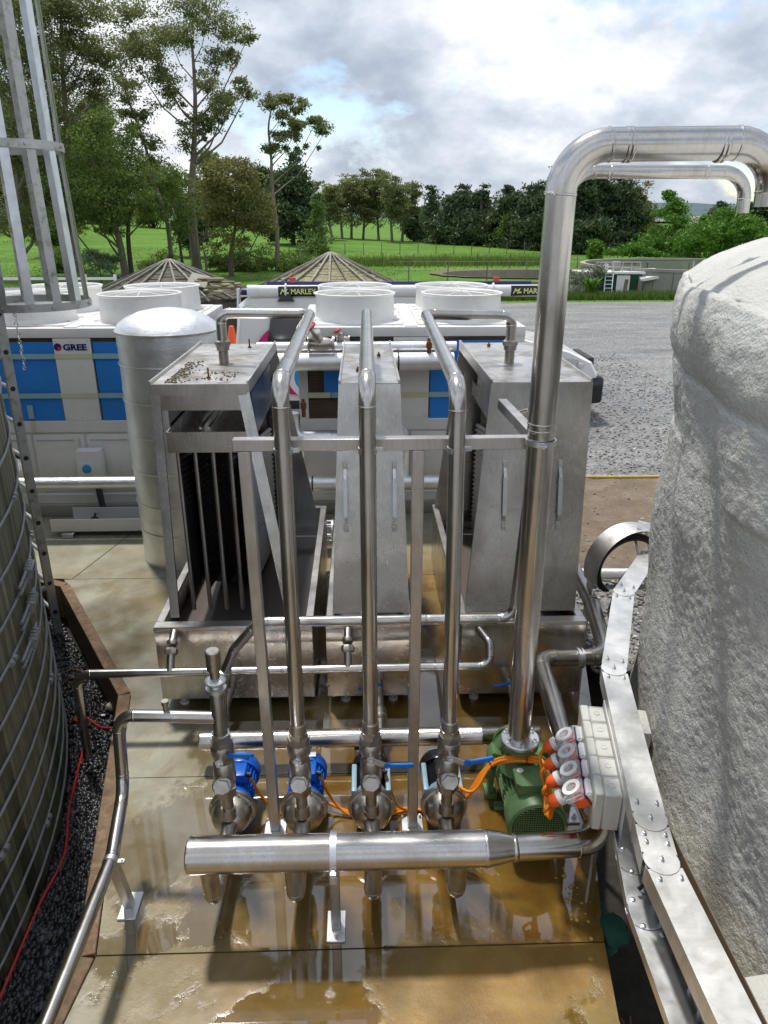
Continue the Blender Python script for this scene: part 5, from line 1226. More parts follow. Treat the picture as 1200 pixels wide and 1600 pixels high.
# ================================================================= VAN
van = thing('white_van', (1, 11.5, 0), 'white van with magenta and blue stripes parked behind the middle chiller', 'van')
VANMOVE = True
y0, y1 = 10.6, 12.45
side = [(-1.72, .35), (-1.74, 1.2), (-1.66, 1.95), (-1.5, 2.09), (1.25, 2.12), (1.62, 2.0), (2.25, 1.42), (2.95, 1.2), (3.26, 1.02), (3.36, .8), (3.36, .42), (3.25, .3), (-1.6, .28)]
def body(ins_top=.1):
    m = MB(); n = len(side); vs = []
    for (yy, k) in ((y0, 1), (y0 + .06, 0), (y1 - .06, 0), (y1, 1)):
        for x_, z_ in side:
            tz = max(0, (z_ - 1.15)) * .13
            yo = tz if yy < 11.5 else -tz
            cx_ = .8; f = .985 if k else 1
            vs.append((cx_ + (x_ - cx_) * f, yy + yo, .3 + (z_ - .3) * (f if z_ > 1 else 1) + (.03 if (not k and z_ > 1.9) else 0)))
    fs = [tuple(range(n - 1, -1, -1)), tuple(3 * n + i for i in range(n))]
    for j in range(3):
        for i in range(n): fs.append((j * n + i, j * n + (i + 1) % n, (j + 1) * n + (i + 1) % n, (j + 1) * n + i))
    m.add(vs, fs); return m
bo = part('body', body(), 'vanwhite', van, ang=.25)
m = MB()
for yy in np.arange(10.85, 12.25, .17): m.ext((-1.4, yy, 2.145), (1.15, yy + .07, 2.16), bev=.005)
part('roof_rib', m, 'vanwhite', van)
part('side_window', MB().plate([(-1.3, y0 - .012, 1.22), (-.3, y0 - .012, 1.22), (-.3, y0 + .085, 1.82), (-1.22, y0 + .085, 1.82)], .012, (0, -1, -.15)), 'darkglass', van)
part('side_window', MB().plate([(-.22, y0 - .012, 1.22), (.8, y0 - .012, 1.22), (.8, y0 + .085, 1.82), (-.22, y0 + .085, 1.82)], .012, (0, -1, -.15)), 'darkglass', van)
part('side_window', MB().plate([(.9, y0 - .012, 1.22), (1.95, y0 - .012, 1.22), (1.5, y0 + .085, 1.82), (.9, y0 + .085, 1.82)], .012, (0, -1, -.15)), 'darkglass', van)
part('windscreen', MB().plate([(2.3, y0 + .14, 1.45), (2.3, y1 - .14, 1.45), (1.68, y1 - .2, 2.0), (1.68, y0 + .2, 2.0)], .012, (.6, 0, .7)), 'darkglass', van)
part('wiper', MB().beam((2.33, 10.9, 1.47), (2.1, 11.5, 1.66), .015, .012), 'black', van)
m = MB(); m.plate([(2.5, y0 - .003, 1.12), (2.98, y0 - .003, 1.08), (3.27, y0 + .1, 1.0), (3.27, y0 + .1, .84), (2.9, y0 - .003, .86), (2.62, y0 - .003, 1.0)], .02, (.3, -1, .2))
hl = part('headlight', m, 'lamp_glass', van); part('bulb_bezel', MB().lathe((3.08, y0 - .0, .98), (.35, -1, 0), [(.05, 0), (.05, .03), (.035, .034)], 20), 'galv', hl); part('bulb_bezel', MB().lathe((2.86, y0 - .016, 1.0), (.1, -1, 0), [(.045, 0), (.045, .02), (.03, .024)], 20), 'galv', hl)
part('headlight', MB().plate([(2.98, y1, 1.08), (3.27, y1 - .1, 1.0), (3.27, y1 - .1, .84), (2.9, y1, .86)], .02, (.3, 1, .2)), 'lamp_glass', van)
part('bumper', MB().ext((2.95, y0 - .02, .3), (3.46, y1 + .02, .78), bev=.07), 'blackgloss', van)
part('grille', MB().ext((3.3, y0 + .45, .82), (3.4, y1 - .45, 1.02), bev=.02), 'black', van)
part('sill', MB().ext((-1.7, y0 - .01, .25), (2.95, y0 + .03, .4), bev=.01), 'black', van)
for wx in (-.85, 2.4):
    for wy in (y0 + .02, y1 - .22):
        w_ = part('wheel', MB().lathe((wx, wy, .34), (0, 1, 0), [(.2, 0), (.3, .0), (.34, .03), (.34, .17), (.3, .2), (.2, .2)], 32), 'black', van)
        part('rim', MB().lathe((wx, wy + (-.002 if wy < 11.5 else .16), .34), (0, 1, 0), [(.2, 0), (.2, .04)], 24), 'galv', w_)
# decal: magenta disc with blue and white arc on side
def sector(r0, r1, a0, a1, cx_, cz_, yy, n=20):
    m = MB(); vs = []
    for i in range(n + 1):
        a = a0 + (a1 - a0) * i / n; vs += [(cx_ + r0 * math.cos(a), yy, cz_ + r0 * math.sin(a)), (cx_ + r1 * math.cos(a), yy, cz_ + r1 * math.sin(a))]
    m.add(vs, [(2 * i, 2 * i + 1, 2 * i + 3, 2 * i + 2) for i in range(n)]); return m
def decal(mb): return MB().add([(x_, y_ - .004 + max(0, z_ - 1.18) * .15, z_) for x_, y_, z_ in mb.v], mb.f)
part('magenta_decal', decal(sector(0.02, .62, 0, 6.283, -.85, 1.12, y0 - .016, 40)), 'magenta', van)
part('white_decal', decal(sector(.02, .4, 0, 6.283, -.62, .8, y0 - .02, 40)), 'whiteprint', van)
part('blue_decal', decal(sector(.24, .31, 2.4, 5.8, -.62, .8, y0 - .024, 30)), 'cyanv', van)
part('roof_gutter', MB().ext((-1.5, y0 + .13, 2.0), (1.4, y0 + .15, 2.03)), 'rib', van)
van.location = (1.15, 12.95, 0); van.scale = (1.17, 1, .965)
# conduit tube on roof
tb = thing('roof_pipe_carrier', (1, 11.0, 2.3), 'white tube with black MARLEY labels carried across the van roof', 'pipe carrier')
part('tube', MB().lathe((-1.62, 10.85, 2.25), (1, 0, 0), [(.01, 0), (.085, .001), (.09, .01), (.09, .15), (.083, .155), (.083, 4.3), (.01, 4.301)], 32), 'white_clean', tb)
part('end_cap', MB().lathe((-1.7, 10.85, 2.24), (1, 0, 0), [(.05, 0), (.05, .08)], 16), 'navy', tb)
for x_ in (-1.18, 2.12):
    lb = part('black_label', MB().ring((x_ + .25, 10.85, 2.25), (1, 0, 0), .001, .001, 3, 3), 'blackgloss', tb)
    m = MB(); vs = []; n = 12
    for i in range(n + 1):
        a = R(-62 + 124 * i / n) ; 
        for xx in (x_, x_ + .56): vs.append((xx, 10.85 - .0845 * math.cos(a), 2.25 + .0845 * math.sin(a)))
    m.add(vs, [(2 * i + 1, 2 * i, 2 * i + 2, 2 * i + 3) for i in range(n)]); lb.data = m.mesh('black_label', wloc(tb)); lb.data.materials.append(M['blackgloss'])
    text_mesh('MARLEY', .105, .001, 'yellowprint', tb, (x_ + .175, 10.762, 2.215), sx=.92, bold=.002)
    text_mesh('M', .1, .001, 'yellowprint', tb, (x_ + .02, 10.7625, 2.215), sx=1.1, shear=.4, bold=.003, name='logo_mark')
    part('logo_stroke', MB().box((x_ + .125, 10.763, 2.23), (.05, .002, .02)), 'yellowprint', tb)
rk = thing('roof_rack', (0, 11.0, 2.15), 'black roof rack brackets and rail on the white van', 'roof rack')
part('rear_rail', MB().ext((-1.35, 11.15, 2.3), (2.5, 11.2, 2.35), bev=.005), 'navy', rk)
for x_ in (-1.05, 1.9):
    part('bracket', MB().prism([(x_ - .12, 10.72), (x_ + .12, 10.72), (x_ + .06, 10.98), (x_ - .06, 10.98)], 2.1, 2.3) if False else MB().plate([(x_ - .12, 10.74, 2.1), (x_ + .12, 10.74, 2.1), (x_ + .06, 10.78, 2.2), (x_ - .06, 10.78, 2.2)], .1, (0, 1, 0)), 'blackgloss', rk)
    part('strap', MB().ring((x_, 10.85, 2.25), (1, 0, 0), .09, .014, 24, 6), 'white_clean', rk)
    part('red_clip', MB().box((x_ + .08, 11.1, 2.38), (.09, .06, .07), bev=.01), 'redhandle', rk)

tb.location = (1.13, 12.35, 2.17); tb.scale = (1.12, 1, 1.08); rk.location = (-.02, 12.35, 2.02); rk.scale = (1.12, 1, 1.08)
# traffic cone, ladder/sawhorse behind, left van edge
t = thing('traffic_cone', (-3.3, 16.5, 0), 'orange traffic cone standing behind the left chiller', 'traffic cone')
# cone appears at about (367,505)
cx_, cy_ = -2.55, 14.8
t.location = (cx_, cy_, 0)
part('base', MB().box((cx_, cy_, .6), (.42, .42, .03), bev=.01), 'orange', t); part('cone', MB().lathe((cx_, cy_, .61), (0, 0, 1), [(.17, 0), (.045, .62), (.03, .625)], 20), 'orange', t)
t = thing('timber_bench', (cx_, cy_, 0), 'low grey bench holding the orange traffic cone', 'bench')
part('bench_top', MB().box((cx_ + .1, cy_, .565), (1.3, .7, .05)), 'conc_far', t)
for q in (-.5, .6): part('leg', MB().box((cx_ + q, cy_, .27), (.08, .6, .54)), 'conc_far', t)
t = thing('step_ladder', (-2.3, 15.6, 0), 'grey aluminium step ladder standing open behind the cone', 'ladder')
for s_ in (-.22, .22): part('stile', MB().beam((-2.35 + s_, 15.4, 0), (-2.4 + s_ * .6, 15.8, 1.85), .04, .03), 'galv', t); part('rear_stile', MB().beam((-2.3 + s_, 16.2, 0), (-2.38 + s_ * .6, 15.82, 1.85), .03, .03), 'galv', t)
for q in range(6): part('tread', MB().box((-2.36, 15.45 + .065 * q, .3 + q * .28), (.4 - .02 * q, .08, .02)), 'galv', t)

# ================================================================= CONICAL ROOF TIMBER TANKS
def conetank(cx, cy, rad, zr, za, label, pmat, nr=20, broken=False):
    t = thing('conical_roof_tank', (cx, cy, 0), label, 'tank', 'round timber tanks with conical plank roofs')
    m = MB(); rows = 17; n = nr
    for i in range(n):
        a0 = 2 * math.pi * i / n; a1 = 2 * math.pi * (i + 1) / n
        for k in range(rows):
            if broken and i in (14, 15) and 2 <= k <= 7 : continue
            u0 = k / rows; u1 = (k + .86) / rows
            r0 = rad * (1 - u0); r1 = rad * (1 - u1); z0 = zr + (za - zr) * u0; z1 = zr + (za - zr) * u1
            j = random.uniform(-.01, .015)
            q = [(cx + r0 * math.cos(a0), cy + r0 * math.sin(a0), z0 + j), (cx + r0 * math.cos(a1), cy + r0 * math.sin(a1), z0 + j), (cx + r1 * math.cos(a1), cy + r1 * math.sin(a1), z1 + j), (cx + r1 * math.cos(a0), cy + r1 * math.sin(a0), z1 + j)]
            m.plate(q, .022, (0, 0, 1))
    o = part('roof_planks', m, pmat, t, smooth=False); o['kind'] = 'stuff'
    part('roof_underlay', MB().lathe((cx, cy, zr - .06), (0, 0, 1), [(rad * .98, 0), (.02, za - zr)], 24), 'plank_dark', t)
    for i in range(n):
        a = 2 * math.pi * i / n
        part('rafter', MB().beam((cx + (rad + .06) * math.cos(a), cy + (rad + .06) * math.sin(a), zr + .03), (cx + .05 * math.cos(a), cy + .05 * math.sin(a), za + .05), .05, .05), 'rafter', t)
    ns = 64; w = 2 * math.pi * (rad - .1) / ns
    for i in range(ns):
        a = 2 * math.pi * i / ns
        part('stave', MB().box((cx + (rad - .12) * math.cos(a), cy + (rad - .12) * math.sin(a), zr / 2), (.04, w * .93, zr - .02), rz=a), 'post', t, smooth=False)
    return t
conetank(-.85, 22, 2.32, 1.22, 2.24, 'conical plank roof tank, sunlit and yellowish, behind the middle chiller', 'plank')
conetank(-5.4, 22, 2.35, 1.15, 2.06, 'older grey conical roof tank with broken planks behind left chiller', 'plank_dark', broken=True)
t = thing('roof_hatch', (-4.3, 20.6, 1.6), 'grey hatch sheet lying on the old conical roof', 'hatch')
part('sheet', MB().box((-4.35, 20.75, 1.64), (.5, .6, .03), rx=.42, ry=.25), 'conc_far', t)
t = thing('broken_timbers', (-3.6, 20.3, 1.3), 'broken timber box frame on the edge of the old conical roof', 'timber')
for i in range(7): part('plank', MB().box((-3.75 + random.uniform(-.3, .3), 20.35 + random.uniform(-.2, .2), 1.42 + .05 * i), (.7, .1, .03), rz=random.uniform(-.8, .8), rx=.3), 'plank', t)

# ================================================================= CONCRETE TANK + PUMP STATION (far right)
t = thing('concrete_tank', (15, 40, 0), 'round precast concrete tank beyond the gravel yard', 'tank')
ccx, ccy, cr = 16.6, 38.2, 5.4
for i in range(40):
    a = 2 * math.pi * i / 40
    part('wall_panel', MB().box((ccx + cr * math.cos(a), ccy + cr * math.sin(a), .48), (.12, 2 * math.pi * cr / 40 * .985, .96), rz=a), 'conc_far', t, smooth=False)
part('ring_beam', MB().lathe((ccx, ccy, .96), (0, 0, 1), [(cr + .12, 0), (cr + .12, .12), (cr - .12, .12), (cr - .12, 0)], 60, cap=False), 'conc_far', t)
part('stair_rail', MB().tube([(14.1, 32.5, 0), (14.1, 32.5, 1.5)], .03, 8).tube([(14.1, 32.5, 1.0), (15.0, 32.4, 1.0)], .02, 8), 'galv', t)
t = thing('pump_house', (11.2, 34.6, 0), 'low white machinery cabin with dark doors in front of concrete tank', 'cabin')
part('wall', MB().ext((9.9, 34.2, 0), (12.6, 35.6, .85)), 'darkgreen', t); part('roof', MB().ext((9.8, 34.1, .85), (12.7, 35.7, .95), bev=.02), 'white', t)
part('door', MB().ext((11.45, 34.17, .05), (12.05, 34.19, .8)), 'white_clean', t); part('door', MB().ext((10.0, 34.17, .05), (10.25, 34.19, .8)), 'white_clean', t)
part('sloping_hood', MB().plate([(12.45, 33.9, .55), (13.5, 33.9, .72), (13.5, 35.2, .92), (12.45, 35.2, .92)], .12, (0, 0, 1)), 'white_clean', t)
part('motor_unit', MB().box((11.6, 34.9, 1.15), (.35, .3, .4), bev=.03), 'conc_far', t); part('small_unit', MB().box((11.15, 34.9, 1.1), (.15, .15, .3), bev=.02), 'white', t); part('duct', MB().cyl((11.8, 34.9, 1.3), (12.5, 34.9, 1.28), .06), 'bank', t)
m = MB()
for x_ in np.linspace(10.5, 12.5, 6): m.cyl((x_, 34.3, .95), (x_, 34.3, 1.35), .018, n=6)
m.cyl((10.5, 34.3, 1.35), (12.5, 34.3, 1.35), .018, n=6).cyl((10.5, 34.3, 1.15), (12.5, 34.3, 1.15), .014, n=6)
part('guard_rail', m, 'galv', t)
t = thing('white_step_ladder', (10.9, 33.9, 0), 'white ladder leaning on the machinery cabin', 'ladder')
for s_ in (0, .34): part('stile', MB().beam((10.75 + s_, 33.6, 0), (10.9 + s_, 34.1, 1.0), .04, .06), 'white_clean', t)
for q in range(6): part('tread', MB().beam((10.77 + .024 * q, 33.67 + .08 * q, .13 + .16 * q), (11.08 + .024 * q, 33.67 + .08 * q, .13 + .16 * q), .05, .03), 'white_clean', t)
for i, (x_, y_, h_) in enumerate(((11.3, 32.6, .75), (12.0, 32.7, .7))):
    tag(part('fence_post', MB().cyl((x_, y_, -.1), (x_ + .06 * (1 - i), y_, h_), .09, .08, n=12), 'post'), ['leaning dark timber post before the white ladder', 'upright dark timber post before the white cabin door'][i], 'post')

# ================================================================= WATER, BANKS, FENCES
def pond(name, cx, cy, rx, ry, z, mat, seed, n=70):
    m = MB(); vs = [(cx, cy, z)]
    for i in range(n):
        a = 2 * math.pi * i / n; k = 1 + .16 * noise.noise(Vector((math.cos(a) * 1.5 + seed, math.sin(a) * 1.5, 0))) + .05 * noise.noise(Vector((math.cos(a) * 6 + seed, math.sin(a) * 6, 0)))
        vs.append((cx + rx * k * math.cos(a), cy + ry * k * math.sin(a), z))
    m.add(vs, [(0, i + 1, (i + 1) % n + 1) for i in range(n)]); struct(name, m, mat)
pond('pond_bank', 11.6, 46.6, 8.2, 4.3, .08, 'bank', 3); pond('pond_water', 11.8, 46.1, 7.6, 3.6, .09, 'water', 3)
pond('channel_bank', 4.2, 38.9, 7.0, 1.75, .08, 'bank', 9); pond('channel_water', 4.3, 38.8, 6.7, 1.5, .09, 'water', 9)
gf = 'fence posts round the ponds'
for i, x_ in enumerate(np.linspace(1.5, 24, 22)):
    y_ = 41.4 + .5 * math.sin(x_ * .22) if i % 2 else 52 + 1.0 * math.sin(x_ * .3)
    tag(part('fence_post', MB().cyl((x_, y_, 0), (x_ + random.uniform(-.03, .03), y_, .95), .03, n=6), 'post'), ('thin dark fence post on the near bank between the two ponds' if i % 2 else 'thin dark fence post on the grass beyond the far pond'), 'post', gf if i % 2 else 'fence posts beyond the far pond')
for i, x_ in enumerate(np.linspace(-8, 20, 18)):
    y_ = 70 + x_ * .1; tag(part('fence_post', MB().cyl((x_, y_, hgt(x_, y_)), (x_, y_, hgt(x_, y_) + 1.0), .035, n=6), 'post'), 'small dark fence post out on the green paddock', 'post', 'fence posts on the paddock')
fw = thing('wire_fence', (2, 41, 0), 'thin wire fence strung between the pond posts', 'fence')
part('wire', MB().tube([(x_, 41.4 + .5 * math.sin(x_ * .22), 1.0) for x_ in np.linspace(1.5, 24, 30)], .006, 4).tube([(x_, 41.4 + .5 * math.sin(x_ * .22), .6) for x_ in np.linspace(1.5, 24, 30)], .006, 4), 'galv', fw)
# white rail fence left
t = thing('white_rail_fence', (-12, 30, 0), 'low white rail fence on the grass beyond left chiller', 'fence')
for x_ in np.linspace(-14.5, -9.8, 5): part('post', MB().box((x_, 31, .55), (.1, .1, 1.1)), 'white_clean', t)
for z_ in (.55, .95): part('rail', MB().box((-12.15, 30.94, z_), (4.8, .03, .1)), 'white_clean', t)

# far hills and settlement
def ridge(name, y, x0, x1, h, seed, mat):
    m = MB(); n = 120; vs = []
    for i in range(n + 1):
        x = x0 + (x1 - x0) * i / n; z = h * (.55 + .6 * noise.noise(Vector((x / (x1 - x0) * 7 + seed, 0, 0))) + .15 * noise.noise(Vector((x / (x1 - x0) * 30, seed, 0))))
        vs += [(x, y - 900, -6), (x, y, max(z, 1)), (x, y + 900, -6)]
    m.add(vs, [(3 * i, 3 * (i + 1), 3 * (i + 1) + 1, 3 * i + 1) for i in range(n)] + [(3 * i + 1, 3 * (i + 1) + 1, 3 * (i + 1) + 2, 3 * i + 2) for i in range(n)]); struct(name, m, mat)
ridge('far_hills', 4000, -3500, 4500, 95, 2.2, 'hill')
lake = MB(); lake.add([(250, 420, .4), (700, 420, .4), (900, 1400, .4), (200, 1400, .4)], [(0, 1, 2, 3)]); struct('far_lake_water', lake, 'water')
random.seed(5)
for i in range(14):
    x_ = random.uniform(120, 300); y_ = random.uniform(330, 400)
    t = thing('far_house', (x_, y_, -1), 'tiny pale house far off beyond the bright trees', 'house', 'far houses beyond the bright trees')
    part('wall', MB().box((x_, y_, .6), (9, 7, 3)), 'white', t); part('roof', MB().add([(x_ - 5, y_ - 4, 2.1), (x_ + 5, y_ - 4, 2.1), (x_ + 5, y_ + 4, 2.1), (x_ - 5, y_ + 4, 2.1), (x_ - 5, y_, 3.9), (x_ + 5, y_, 3.9)], [(0, 1, 5, 4), (2, 3, 4, 5), (0, 4, 3), (1, 2, 5)]), 'conc_far', t)

#TREES#
TREES = [
('gum_tree','tallest spreading gum tree with smooth trunk behind the old conical roof','euc',52,[(-10.95, -0.05), (-10.94, 3.59), (-10.83, 5.11), (-10.46, 7.33), (-10.11, 10.16), (-10.01, 13.21)],0.42,[(-12.87, 13.19, 1.56, 0.88), (-13.74, 12.36, 1.27, 0.78), (-11.85, 13.85, 1.47, 0.88), (-9.87, 14.68, 1.47, 0.78), (-8.78, 14.2, 1.47, 0.88), (-7.51, 13.39, 1.27, 0.63), (-6.66, 12.9, 0.68, 0.49), (-10.01, 13.21, 1.17, 0.68), (-12.3, 11.53, 1.17, 0.68), (-11.71, 10.92, 0.78, 0.68), (-8.37, 12.22, 1.37, 0.63), (-9.81, 11.2, 1.17, 0.59), (-8.93, 10.17, 1.27, 0.63), (-7.99, 9.65, 0.98, 0.68), (-6.94, 10.52, 0.68, 0.49), (-7.18, 10.94, 0.68, 0.39), (-9.21, 9.19, 0.98, 0.49), (-10.44, 8.76, 0.88, 0.59), (-10.94, 7.69, 0.78, 0.68), (-12.57, 12.53, 1.07, 0.59), (-11.48, 10.16, 0.68, 0.59), (-9.76, 8.41, 0.68, 0.49)],1.0),
('gum_tree','slim leaning gum tree left of the tallest gum, crown brushing the sky','euc',50,[(-12.15, 0.85), (-12.1, 2.83), (-12.68, 5.39), (-13.02, 7.51), (-13.81, 10.21), (-13.97, 11.84)],0.2,[(-13.18, 13.74, 1.22, 0.66), (-13.84, 12.8, 1.03, 0.66), (-12.59, 14.06, 1.13, 0.56), (-14.24, 11.19, 0.94, 0.66), (-13.44, 10.21, 1.03, 0.66), (-12.7, 9.22, 0.85, 0.66), (-13.94, 9.21, 0.75, 0.47), (-13.34, 8.02, 0.75, 0.66), (-12.42, 7.68, 0.66, 0.66), (-12.76, 6.46, 0.75, 0.75)],1.0),
('gum_tree','very tall dark gum tree left of centre rising past the ladder cage','euc',47,[(-17.07, 0.35), (-16.87, 3.55), (-16.48, 7.88), (-16.19, 11.01), (-15.73, 14.53)],0.35,[(-15.78, 14.24, 2.43, 1.06), (-14.68, 13.68, 1.77, 0.88), (-14.09, 13.1, 1.15, 0.79), (-16.76, 13.38, 1.77, 0.88), (-15.93, 12.21, 1.77, 0.79), (-14.6, 11.92, 1.32, 0.71), (-14.02, 11.17, 0.79, 0.62), (-16.82, 11.0, 1.77, 0.97), (-15.53, 10.4, 1.5, 0.71), (-17.77, 9.46, 1.77, 1.06), (-16.09, 9.0, 1.59, 0.79), (-14.92, 9.78, 1.06, 0.62), (-17.0, 7.72, 1.94, 0.97), (-15.63, 7.4, 1.32, 0.79), (-17.97, 6.25, 2.03, 1.06), (-16.24, 5.76, 1.59, 0.88), (-17.55, 4.41, 1.94, 0.88), (-16.1, 4.24, 1.24, 0.79)],1.25),
('gum_tree','dense brown trunked gum behind the ladder cage straps','euc',44,[(-19.02, 0.19), (-18.75, 2.88), (-18.44, 6.05), (-17.75, 10.49), (-17.23, 13.79)],0.4,[(-17.39, 13.79, 2.07, 1.24), (-16.59, 12.99, 1.65, 0.99), (-17.8, 11.62, 1.82, 1.24), (-16.83, 10.78, 1.4, 0.99), (-18.17, 9.63, 1.82, 1.24), (-17.4, 8.47, 1.57, 0.99), (-18.78, 7.27, 1.82, 1.24), (-17.61, 6.36, 1.65, 0.99), (-19.01, 4.8, 1.9, 1.07), (-17.82, 4.17, 1.49, 0.99), (-19.24, 3.04, 1.65, 0.83), (-17.3, 3.2, 0.99, 0.66)],1.3),
('gum_tree','bushy gum tree with leaning twin trunks left of the old conical roof','mid',42,[(-12.7, 0.38), (-12.86, 2.26), (-13.36, 4.43), (-13.75, 6.23)],0.28,[(-14.12, 5.93, 1.34, 0.87), (-13.09, 6.38, 1.03, 0.79), (-14.83, 4.43, 1.26, 0.95), (-13.64, 4.74, 1.26, 0.95), (-12.64, 5.34, 0.87, 0.79), (-14.17, 3.36, 1.34, 0.79), (-15.21, 3.04, 1.03, 0.71), (-12.78, 3.82, 0.95, 0.87), (-13.43, 2.73, 0.79, 0.55), (-13.6, 7.25, 0.79, 0.71), (-12.74, 7.68, 0.63, 0.55)],1.2),
('gum_tree','second bushy gum standing close right of the leaning twin trunks','mid',43,[(-12.67, 0.45), (-12.62, 2.23), (-12.27, 3.84), (-12.21, 5.39)],0.2,[(-12.09, 6.3, 0.97, 0.73), (-11.83, 5.24, 0.97, 0.81), (-12.62, 4.77, 0.89, 0.73), (-11.86, 4.15, 0.89, 0.65), (-12.62, 3.52, 0.97, 0.57), (-11.6, 3.52, 0.65, 0.48), (-11.73, 7.05, 0.57, 0.57)],1.1),
('gum_tree','thin bushy tree with forked stem between bushy gums and tallest gum','mid',47,[(-10.7, 0.63), (-10.78, 2.14), (-10.74, 3.55)],0.14,[(-10.71, 4.58, 0.88, 0.79), (-11.3, 3.55, 0.79, 0.71), (-10.35, 3.38, 0.79, 0.71), (-10.93, 2.5, 0.97, 0.62), (-10.19, 4.24, 0.62, 0.62), (-10.88, 5.43, 0.62, 0.62), (-11.41, 4.92, 0.53, 0.53)],1.0),
('willow_tree','round olive crowned tree right of the tallest gum trunk','olive',45,[(-7.51, 0.03), (-7.5, 1.15), (-7.18, 2.53), (-7.0, 3.87)],0.22,[(-6.78, 5.98, 0.68, 0.59), (-7.52, 5.5, 1.01, 0.76), (-6.12, 5.34, 0.85, 0.76), (-7.96, 4.36, 1.01, 0.85), (-6.88, 4.53, 1.27, 0.93), (-5.77, 4.2, 0.85, 0.76), (-7.7, 3.2, 1.18, 0.76), (-6.45, 3.03, 1.27, 0.76), (-5.56, 2.86, 0.68, 0.59), (-8.23, 3.37, 0.68, 0.59), (-7.25, 2.01, 1.1, 0.42)],1.3),
('gum_tree','slender gum with high tuft and long branch reaching right','euc',50,[(-5.41, -0.02), (-5.28, 2.45), (-5.45, 5.04), (-5.41, 6.47), (-5.5, 8.22), (-5.21, 9.41)],0.2,[(-4.93, 9.51, 0.75, 0.47), (-4.05, 9.75, 0.85, 0.42), (-3.49, 9.42, 0.56, 0.38), (-4.66, 8.9, 0.66, 0.38), (-3.54, 8.4, 0.94, 0.33), (-2.57, 8.57, 0.56, 0.38), (-2.08, 8.12, 0.47, 0.38), (-4.72, 7.7, 0.56, 0.33), (-5.33, 7.18, 0.38, 0.38), (-4.13, 8.05, 0.66, 0.28)],1.1),
('pine_tree','dark pine behind the slender gum','pine',85,[(-7.31, 0.76), (-7.22, 5.71), (-7.14, 8.77)],0.3,[(-6.97, 8.72, 0.63, 1.14), (-6.96, 7.87, 1.1, 1.14), (-7.46, 7.0, 1.68, 1.14), (-8.04, 6.75, 0.78, 0.51), (-6.15, 7.12, 0.78, 0.51), (-6.84, 6.13, 1.73, 1.14), (-8.11, 5.88, 0.81, 0.51), (-6.16, 6.25, 0.81, 0.51), (-7.4, 5.25, 2.32, 1.14), (-8.49, 5.0, 1.08, 0.51), (-5.86, 5.37, 1.08, 0.51), (-7.24, 4.36, 3.49, 1.14), (-9.21, 4.11, 1.63, 0.51), (-5.23, 4.49, 1.63, 0.51), (-7.28, 3.46, 3.5, 1.14), (-9.26, 3.21, 1.63, 0.51), (-5.25, 3.59, 1.63, 0.51), (-7.6, 2.56, 3.29, 1.14), (-9.19, 2.31, 1.54, 0.51), (-5.41, 2.69, 1.54, 0.51), (-7.01, 1.65, 3.29, 1.14), (-9.24, 1.39, 1.53, 0.51), (-5.45, 1.78, 1.53, 0.51)],1.1),
('alder_tree','pale green conical tree standing in the paddock','light',70,[(-3.84, 0.0), (-3.77, 2.15), (-3.76, 4.24)],0.15,[(-3.74, 4.72, 0.23, 0.47), (-3.73, 4.08, 0.47, 0.47), (-3.74, 3.44, 0.71, 0.47), (-3.95, 2.79, 0.95, 0.47), (-3.71, 2.14, 1.19, 0.47), (-3.8, 1.48, 1.43, 0.47), (-4.01, 0.82, 1.67, 0.47), (-4.27, 0.15, 1.91, 0.47)],0.9),
('dead_tree','small bare twisted tree right of the tallest gum trunk','bare',48,[(-9.5, -0.03), (-9.52, 1.02), (-9.61, 1.75), (-9.35, 2.48)],0.1,[],1.0),
('gum_tree','leftmost gum in the distant grove on the crest','euc',104.78974513281051,[(-5.77, 0.35), (-5.82, 3.98), (-5.5, 6.0)],0.24,[(-4.82, 4.54, 0.65, 0.72), (-4.73, 4.55, 0.65, 0.72), (-4.79, 5.72, 0.65, 0.72), (-4.48, 5.54, 0.65, 0.72), (-6.4, 3.95, 0.65, 0.72), (-6.43, 6.66, 0.65, 0.72), (-5.77, 3.63, 0.65, 0.72), (-6.07, 4.88, 0.65, 0.72), (-5.89, 5.31, 0.65, 0.72), (-5.54, 7.21, 0.87, 0.59), (-5.09, 5.14, 0.74, 0.59), (-4.3, 4.44, 0.74, 0.59), (-4.32, 4.15, 0.74, 0.59), (-4.34, 3.63, 0.74, 0.59), (-6.24, 4.18, 0.74, 0.59), (-4.41, 3.62, 0.74, 0.59), (-5.27, 3.48, 0.74, 0.59), (-6.1, 4.06, 0.74, 0.59), (-5.24, 3.7, 0.74, 0.59), (-5.32, 6.23, 0.98, 0.48), (-5.97, 3.05, 1.18, 0.98)],0.75),
('gum_tree','second gum of the distant grove on the crest','euc',97.57114519430706,[(-3.47, 0.55), (-4.01, 3.93), (-3.66, 5.23)],0.24,[(-4.45, 3.3, 0.54, 0.61), (-4.0, 3.89, 0.54, 0.61), (-4.32, 5.89, 0.54, 0.61), (-3.21, 3.99, 0.54, 0.61), (-3.48, 6.22, 0.54, 0.61), (-3.2, 6.22, 0.54, 0.61), (-2.93, 5.34, 0.54, 0.61), (-3.86, 3.33, 0.54, 0.61), (-4.14, 3.27, 0.54, 0.61), (-3.78, 6.41, 0.73, 0.5), (-3.28, 5.26, 0.62, 0.48), (-4.52, 5.37, 0.62, 0.48), (-3.32, 4.45, 0.62, 0.48), (-4.92, 5.07, 0.62, 0.48), (-3.97, 3.31, 0.62, 0.48), (-2.98, 3.08, 0.62, 0.48), (-3.7, 4.52, 0.62, 0.48), (-3.27, 4.17, 0.62, 0.48), (-3.48, 3.98, 0.62, 0.48), (-3.57, 5.49, 0.82, 0.4), (-3.72, 3.06, 0.99, 0.92)],0.75),
